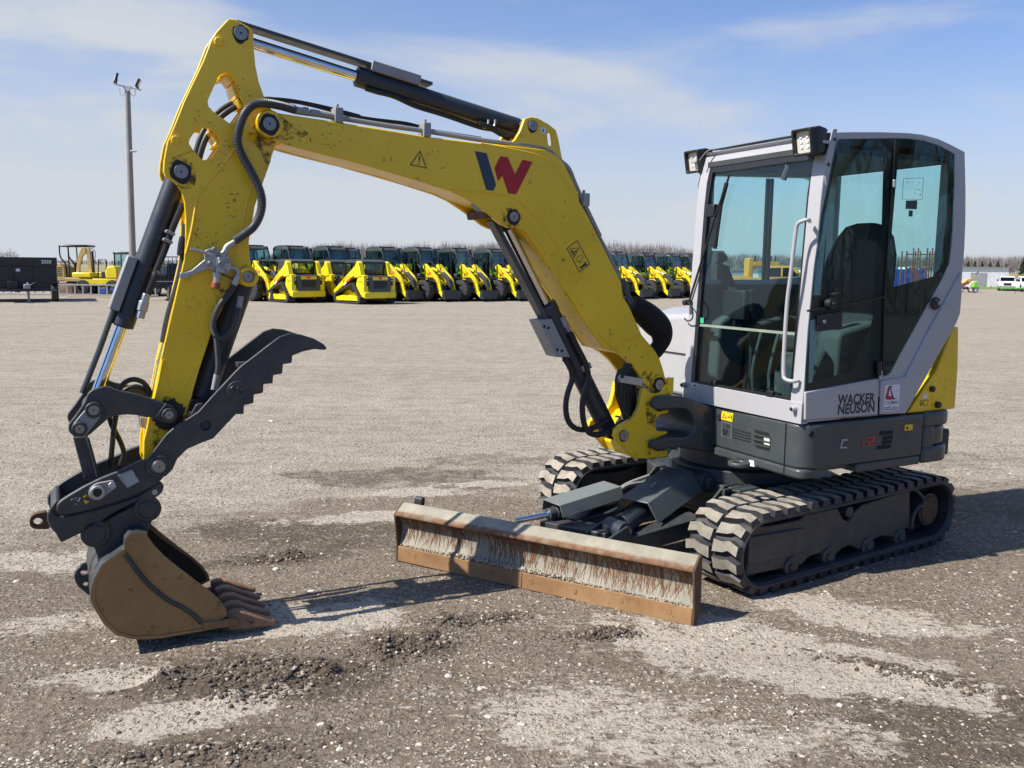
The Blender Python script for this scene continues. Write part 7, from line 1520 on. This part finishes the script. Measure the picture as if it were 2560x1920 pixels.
# light pole
b = on_ground(99, 335, 752); r = empty('light_pole', b, 'weathered wooden light pole with two floodlights and a small camera', 'light pole')
k_ = b.y / FPX; top_ = at(318.5, 222, b.y)
mb = MB(); mb.cyl(b, top_, .17, .12, 18); mb.build('pole', WOODP, r)
u = (top_ - b).normalized(); hx = Vector((1, .08, 0)).normalized()
mb = MB(); tc_ = top_ + u * .10; beam(mb, tc_ - hx * .62 + Z * .10, tc_ + hx * .62 - Z * .14, .10, .05); mb.prism([(-.14, 0), (.22, 0), (.14, -.20), (.02, -.24), (-.1, -.12)], -.03, .03, lambda a, z, y: tc_ + hx * a + Z * z + Vector((0, y - .1, 0))); mb.build('cross_arm', CABG, r)
for s, tilt in ((-1, .9), (1, -1.05)):
    c = tc_ + hx * (.50 * s) - Z * (.11 * s) + Z * .26; f = Vector((-.75, -.45, .25) if s < 0 else (.90, .25, -.42)).normalized(); rr_ = f.cross(Z).normalized(); uu = rr_.cross(f)
    mb = MB(); mb.box(-.26, .26, -.20, .20, -.05, .05, lambda x, y, z: c + rr_ * x + uu * y + f * z); fl = mb.build('floodlight', BLACK, r, bevel=.01); mb = MB(); mb.box(-.21, .21, -.15, .15, .051, .06, lambda x, y, z: c + rr_ * x + uu * y + f * z); mb.build('lamp_lens', LENS, fl)
    mb = MB(); mb.cyl(c - Z * .26, c - f * .05, .035, n=8); mb.build('lamp_bracket', BLACK, r)
    mb = MB(); mb.tube([tc_ + hx * (.35 * s) - Z * .06, tc_ + hx * (.34 * s) - Z * .35, tc_ + hx * (.22 * s) - Z * .42, tc_ + hx * (.10 * s) - Z * .25], .014, 6, smooth=4); mb.build('cable', CABG, r)
c = at(332, 378, b.y - .15); mb = MB(); mb.cyl(c - hx * .12, c + hx * .16, .05, n=12); mb.build('camera', CABG, r)
# black pickup and the black gate trailer
def make_pickup(paintm, nm, label, group=None, glassm=GLASSK):
    """crew pickup, x forward"""
    r = empty(nm, (0, 0, 0), label, 'pickup', group)
    side = round_poly([(-2.75, .55), (-2.78, 1.12), (-.95, 1.14), (-.95, 1.10), (1.25, 1.16), (2.35, 1.06), (2.72, .92), (2.75, .48), (2.2, .42), (-2.5, .46)], .06, 3)
    mb = MB(); mb.prism(side, -.95, .95, X3); mb.build('body', paintm, r, bevel=.06, seg=3)
    cabp = round_poly([(-.95, 1.13), (-.80, 1.72), (-.60, 1.83), (.55, 1.83), (.75, 1.76), (1.32, 1.16)], .08, 4); rings = []
    mb = MB(); mb.loft([[Vector((x, y * (1 - .16 * (z - 1.13) / .7), z)) for x, z in cabp] for y in (-.90, .90)]); c = mb.build('cab', paintm, r, bevel=.04, seg=2)
    for s in (-1, 1):
        for pts in ([(-.80, 1.20), (-.70, 1.68), (-.02, 1.72), (-.02, 1.20)], [(.08, 1.20), (.08, 1.72), (.55, 1.72), (1.02, 1.22)]):
            mb = MB(); mb.loft([[Vector((x, s * (.905 * (1 - .16 * (z - 1.13) / .7) + e), z)) for x, z in pts] for e in (0, .006)]); mb.build('side_window', glassm, c)
        mb = MB(); mb.box(.85, 1.0, s * .95, s * 1.14, 1.22, 1.42); mb.build('mirror', BLACK, r, bevel=.03)
        mb = MB(); mb.box(2.60, 2.735, s * .66 - .22, s * .66 + .22, .80, 1.02); mb.build('headlamp', LENS, r, bevel=.03); mb = MB(); mb.box(-2.80, -2.74, s * .84 - .09, s * .84 + .09, .80, 1.08); mb.build('tail_lamp', REDLENS, r, bevel=.02)
        for x in (1.75, -1.70):
            mb = MB(); wheel(mb, (x, s * .82, .40), .40, .27, (0, 1, 0), .6); t = mb.build('wheel', TYRE, r); mb = MB(); mb.cyl((x, s * .86, .40), (x, s * .95, .40), .25, n=18); mb.build('rim', GALV, t, bevel=.01)
            mb = MB(); mb.prism([(x + .50 * math.cos(a), .42 + .50 * math.sin(a)) for a in [math.pi * i / 12 for i in range(13)]], s * .955 - .004, s * .955 + .004, X3); mb.build('wheel_arch', MATTE, r)
    mb = MB(); mb.loft([[Vector((x + .012, y, z)) for y in (-.80 + .1 * (z - 1.2), .80 - .1 * (z - 1.2))] + [Vector((x + .006, y, z)) for y in (.80 - .1 * (z - 1.2), -.80 + .1 * (z - 1.2))] for x, z in ((1.27, 1.21), (.83, 1.69))]); mb.build('windscreen', glassm, c)
    mb = MB(); mb.box(2.70, 2.768, -.42, .42, .68, 1.0); mb.build('grille', MATTE, r, bevel=.02); mb = MB(); mb.box(2.62, 2.86, -.96, .96, .46, .68); mb.build('front_bumper', GALV if paintm is not BLACKP else BLACKP, r, bevel=.04)
    mb = MB(); mb.box(-2.88, -2.72, -.92, .92, .50, .66); mb.build('rear_bumper', GALV, r, bevel=.04)
    return r
pk = make_pickup(BLACKP, 'pickup_truck', 'black pickup truck parked behind the black gate trailer'); place(pk, 424, 738, R(62))
r = empty('utility_trailer', (0, 0, 0), 'black utility trailer with upright barred gate behind the excavator arm', 'trailer')
mb = MB(); mb.tube([(-.55, 0, .95), (-.55, 0, 2.12), (.75, 0, 2.12), (.75, 0, .95)], .035, 8); mb.cyl((-.55, 0, 1.0), (.75, 0, 1.0), .035, n=8); g = mb.build('gate_frame', BLACKP, r)
for i in range(6): mb = MB(); mb.cyl((-.36 + i * .185, 0, 1.0), (-.36 + i * .185, 0, 2.12), .016, n=6); mb.build('gate_bar', BLACKP, g)
mb = MB(); mb.box(-.7, 1.6, -.1, 2.6, .62, .92); mb.build('bed', BLACKP, r, bevel=.02)
for y in (-.25, .75): mb = MB(); wheel(mb, (.05, y, .38), .38, .24, (1, 0, 0), .6); t = mb.build('wheel', TYRE, r); mb = MB(); mb.cyl((-.08, y, .38), (.14, y, .38), .24, n=18); mb.build('rim', ZINC, t, bevel=.01)
mb = MB(); mb.tube([(-.12, -.6, .5), (-.12, -.55, .82), (-.12, .95, .82), (-.12, 1.1, .5)], .04, 6); mb.build('mudguard', BLACKP, r)
place(r, 424, 752, R(24))

# ------------------------------------------------------------------ things seen through and beyond the cab
GOLD = paint('school_bus_yellow', (.62, .30, .03), .35, amount=.1)
pk2 = make_pickup(GOLD, 'pickup_truck', 'orange yellow pickup truck seen through the cab windscreen'); q = col(1950, 58); pk2.location = q; pk2.scale = (1.1, 1.1, 1.12); pk2.rotation_euler = (0, 0, R(-12))
r = empty('wheel_loader', (0, 0, 0), 'orange yellow loader with tall frame seen through the windscreen left of the orange pickup', 'wheel loader')
mb = MB(); mb.box(-.2, .15, -.6, .6, .5, 2.6); mb.box(-1.8, -.2, -.6, .6, .6, 1.35); mb.build('body', GOLD, r, bevel=.06); mb = MB(); mb.box(.15, 1.9, -.7, .7, 2.05, 2.35); mb.build('guard_rack', GOLD, r, bevel=.03)
for x in (.3, .9, 1.4, 1.7): mb = MB(); mb.cyl((x, -.4, 2.3), (x, -.4, 2.75), .05, n=6); mb.build('rack_post', BLACKP, r)
for x in (-1.4, .2): mb = MB(); wheel(mb, (x, -.7, .5), .5, .4, (0, 1, 0)); mb.build('wheel', TYRE, r)
q = col(1872, 62); r.location = q
r = empty('storage_rack', (0, 0, 0), 'tall rusty red pallet rack frame seen through the side window of the cab', 'rack')
for x in (0, 1.05, 1.25, 2.35, 2.6):
    for y in (0, 1.0): mb = MB(); mb.box(x - .05, x + .05, y - .05, y + .05, 0, 4.3 if x in (1.05, 2.35) else 4.0); mb.build('upright', CABROWN, r)
for z in (2.4, 3.7):
    for x0, x1 in ((0, 1.05), (1.25, 2.6)): mb = MB(); mb.box(x0, x1, -.04, .04, z - .06, z + .06); mb.build('cross_beam', CABROWN, r)
for x0, x1 in ((0, 1.05), (1.25, 2.35)): mb = MB(); mb.cyl((x0, 0, 1.4), (x1, 0, 2.6), .035, n=6); mb.cyl((x1, 0, 1.4), (x0, 0, 2.6), .035, n=6); mb.build('cross_brace', CABROWN, r)
q = col(2264, 82); r.location = q
q = col(2280, 92); mb = MB(); mb.box(-2.6, 1.6, 0, 2.4, 0, 2.5, lambda a, b, c: q + Vector((a, b, c))); bb = mb.build('shipping_container', BLUE, bevel=.04); tag(bb, 'blue shipping container behind the rusty rack', 'container')
mb = MB()
for i in range(16): mb.box(-2.5 + i * .25, -2.38 + i * .25, -.03, .0, .2, 2.35, lambda a, b, c: q + Vector((a, b, c)))
cr_ = mb.build('wall_ribs', BLUE); cr_.parent = bb
def building(x, dist, w, d, h, label, mat, doors):
    q = col(x, dist); r = empty('building', q, label, 'building'); mb = MB(); mb.box(0, w, 0, d, 0, h, lambda a, b, c: q + Vector((a, b, c))); mb.build('wall', mat, r)
    mb = MB(); mb.prism([(-.2, h), (w + .2, h), (w + .2, h + .12), (-.2, h + .12)], -.25, d * .5, lambda a, z, b: q + Vector((a, b, z))); mb.build('roof_edge', GALV, r)
    for a in doors: mb = MB(); mb.box(a, a + 2.6, -.04, .02, 0, 2.2, lambda u, v, c: q + Vector((u, v, c))); mb.build('door', LGREY, r)
building(1800, 150, 10, 8, 2.3, 'long low white building seen through the windscreen', WHITE, (2, 6.5)); building(2010, 120, 8, 8, 2.6, 'white box building seen beside the cab door pillar', WHITE, (1.2,)); building(2300, 140, 14, 8, 3.0, 'long white building behind the blue container', WHITE, (3, 8))
# implements and white pickups at the right edge
r = empty('tipping_implement', (0, 0, 0), 'rusty brown and yellow tilted implement on cream wheels beside the cab', 'implement')
def tl(a, z): return (a, z)
mb = MB(); mb.prism(round_poly([(-.55, .25), (.62, 1.05), (.50, 1.30), (-.72, .62)], .04), -.6, .6, X3); mb.build('tray', CABROWN, r, bevel=.02); mb = MB(); mb.prism(round_poly([(.05, 1.05), (.50, 1.52), (.95, 1.42), (1.05, 1.18), (.62, .92)], .06), -.5, .5, X3); mb.build('gearbox', TAN, r, bevel=.05)
mb = MB(); beam(mb, Vector((.7, -.2, 1.3)), Vector((1.55, -.2, 2.0)), .1, .12); beam(mb, Vector((.9, .2, 1.2)), Vector((1.75, .2, 1.95)), .1, .12); mb.build('lift_arm', TAN, r); mb = MB(); mb.cyl((1.5, 0, 1.95), (1.95, 0, 2.35), .05, n=8); mb.build('mast', BLACKP, r)
mb = MB(); mb.box(.5, 1.6, -.5, .5, .35, .6); mb.build('frame', BLACKP, r, bevel=.03)
for x in (-.28, .8): mb = MB(); wheel(mb, (x, -.62, .30), .30, .2, (0, 1, 0), .62); t = mb.build('wheel', TYRE, r); mb = MB(); mb.cyl((x, -.74, .30), (x, -.60, .30), .19, n=16); mb.build('rim', flat('cream_paint', (.72, .66, .52), .5), t)
q = col(2404, 100); r.location = q
r = empty('green_implement', (0, 0, 0), 'long low bright green farm implement on stands in front of the white pickups', 'implement')
mb = MB(); mb.box(-1.0, 1.6, -.1, .1, .50, .66); mb.box(2.0, 4.6, -.1, .1, .46, .64); mb.box(1.5, 2.1, -.06, .06, .52, .6); mb.build('main_beam', GREEN, r, bevel=.02)
mb = MB(); mb.prism(round_poly([(-1.15, .60), (-1.05, 1.15), (-.7, 1.25), (-.6, 1.0), (-.8, .8), (-.5, .64)], .04), -.2, .2, X3); mb.build('gearbox_guard', GREEN, r, bevel=.02); mb = MB(); mb.prism(round_poly([(4.5, .55), (4.75, .95), (5.1, .95), (5.45, .50), (5.4, .25), (5.1, .3)], .05), -.25, .25, X3); mb.build('end_shield', GREEN, r, bevel=.02)
mb = MB(); mb.prism([(2.1, .45), (4.4, .42), (4.4, .25), (2.3, .3)], -.3, .3, X3); mb.build('cutter_bar', BLACKP, r)
for x in (-.3, 3.6): mb = MB(); mb.cyl((x, -.1, 0), (x + .06, -.1, .55), .04, n=8); mb.build('stand', GALV, r)
mb = MB(); mb.prism(round_poly([(-1.4, .55), (-1.35, 1.0), (-1.0, 1.3), (-.55, 1.32), (-.4, 1.1), (-.9, .9), (-1.2, .55)], .08), .1, .4, X3); mb.build('belt_cover', flat('sand_paint', (.55, .48, .30), .6), r, bevel=.03)
mb = MB(); wheel(mb, (-.75, .1, .32), .32, .22, (0, 1, 0), .6); t = mb.build('wheel', TYRE, r); mb = MB(); mb.cyl((-.75, -.05, .32), (-.75, .1, .32), .19, n=14); mb.build('rim', WHITE, t)
for x in (.2, .9, 1.9): mb = MB(); mb.cyl((x, 0, .6), (x, 0, .88), .025, n=6); mb.build('lever', BLACKP, r)
q = col(2460, 98); r.location = q
wp = make_pickup(WHITE, 'pickup_truck', 'white pickup truck with dark grille at the right, left of the pair', 'white pickups at the right edge'); q = col(2519, 112); wp.location = q; wp.rotation_euler = (0, 0, R(-117))
wp2 = copy_tree(wp); q = col(2568, 108); wp2.location = q; wp2.rotation_euler = (0, 0, R(-108)); wp2['label'] = 'white pickup truck cut by the right edge of the photo'
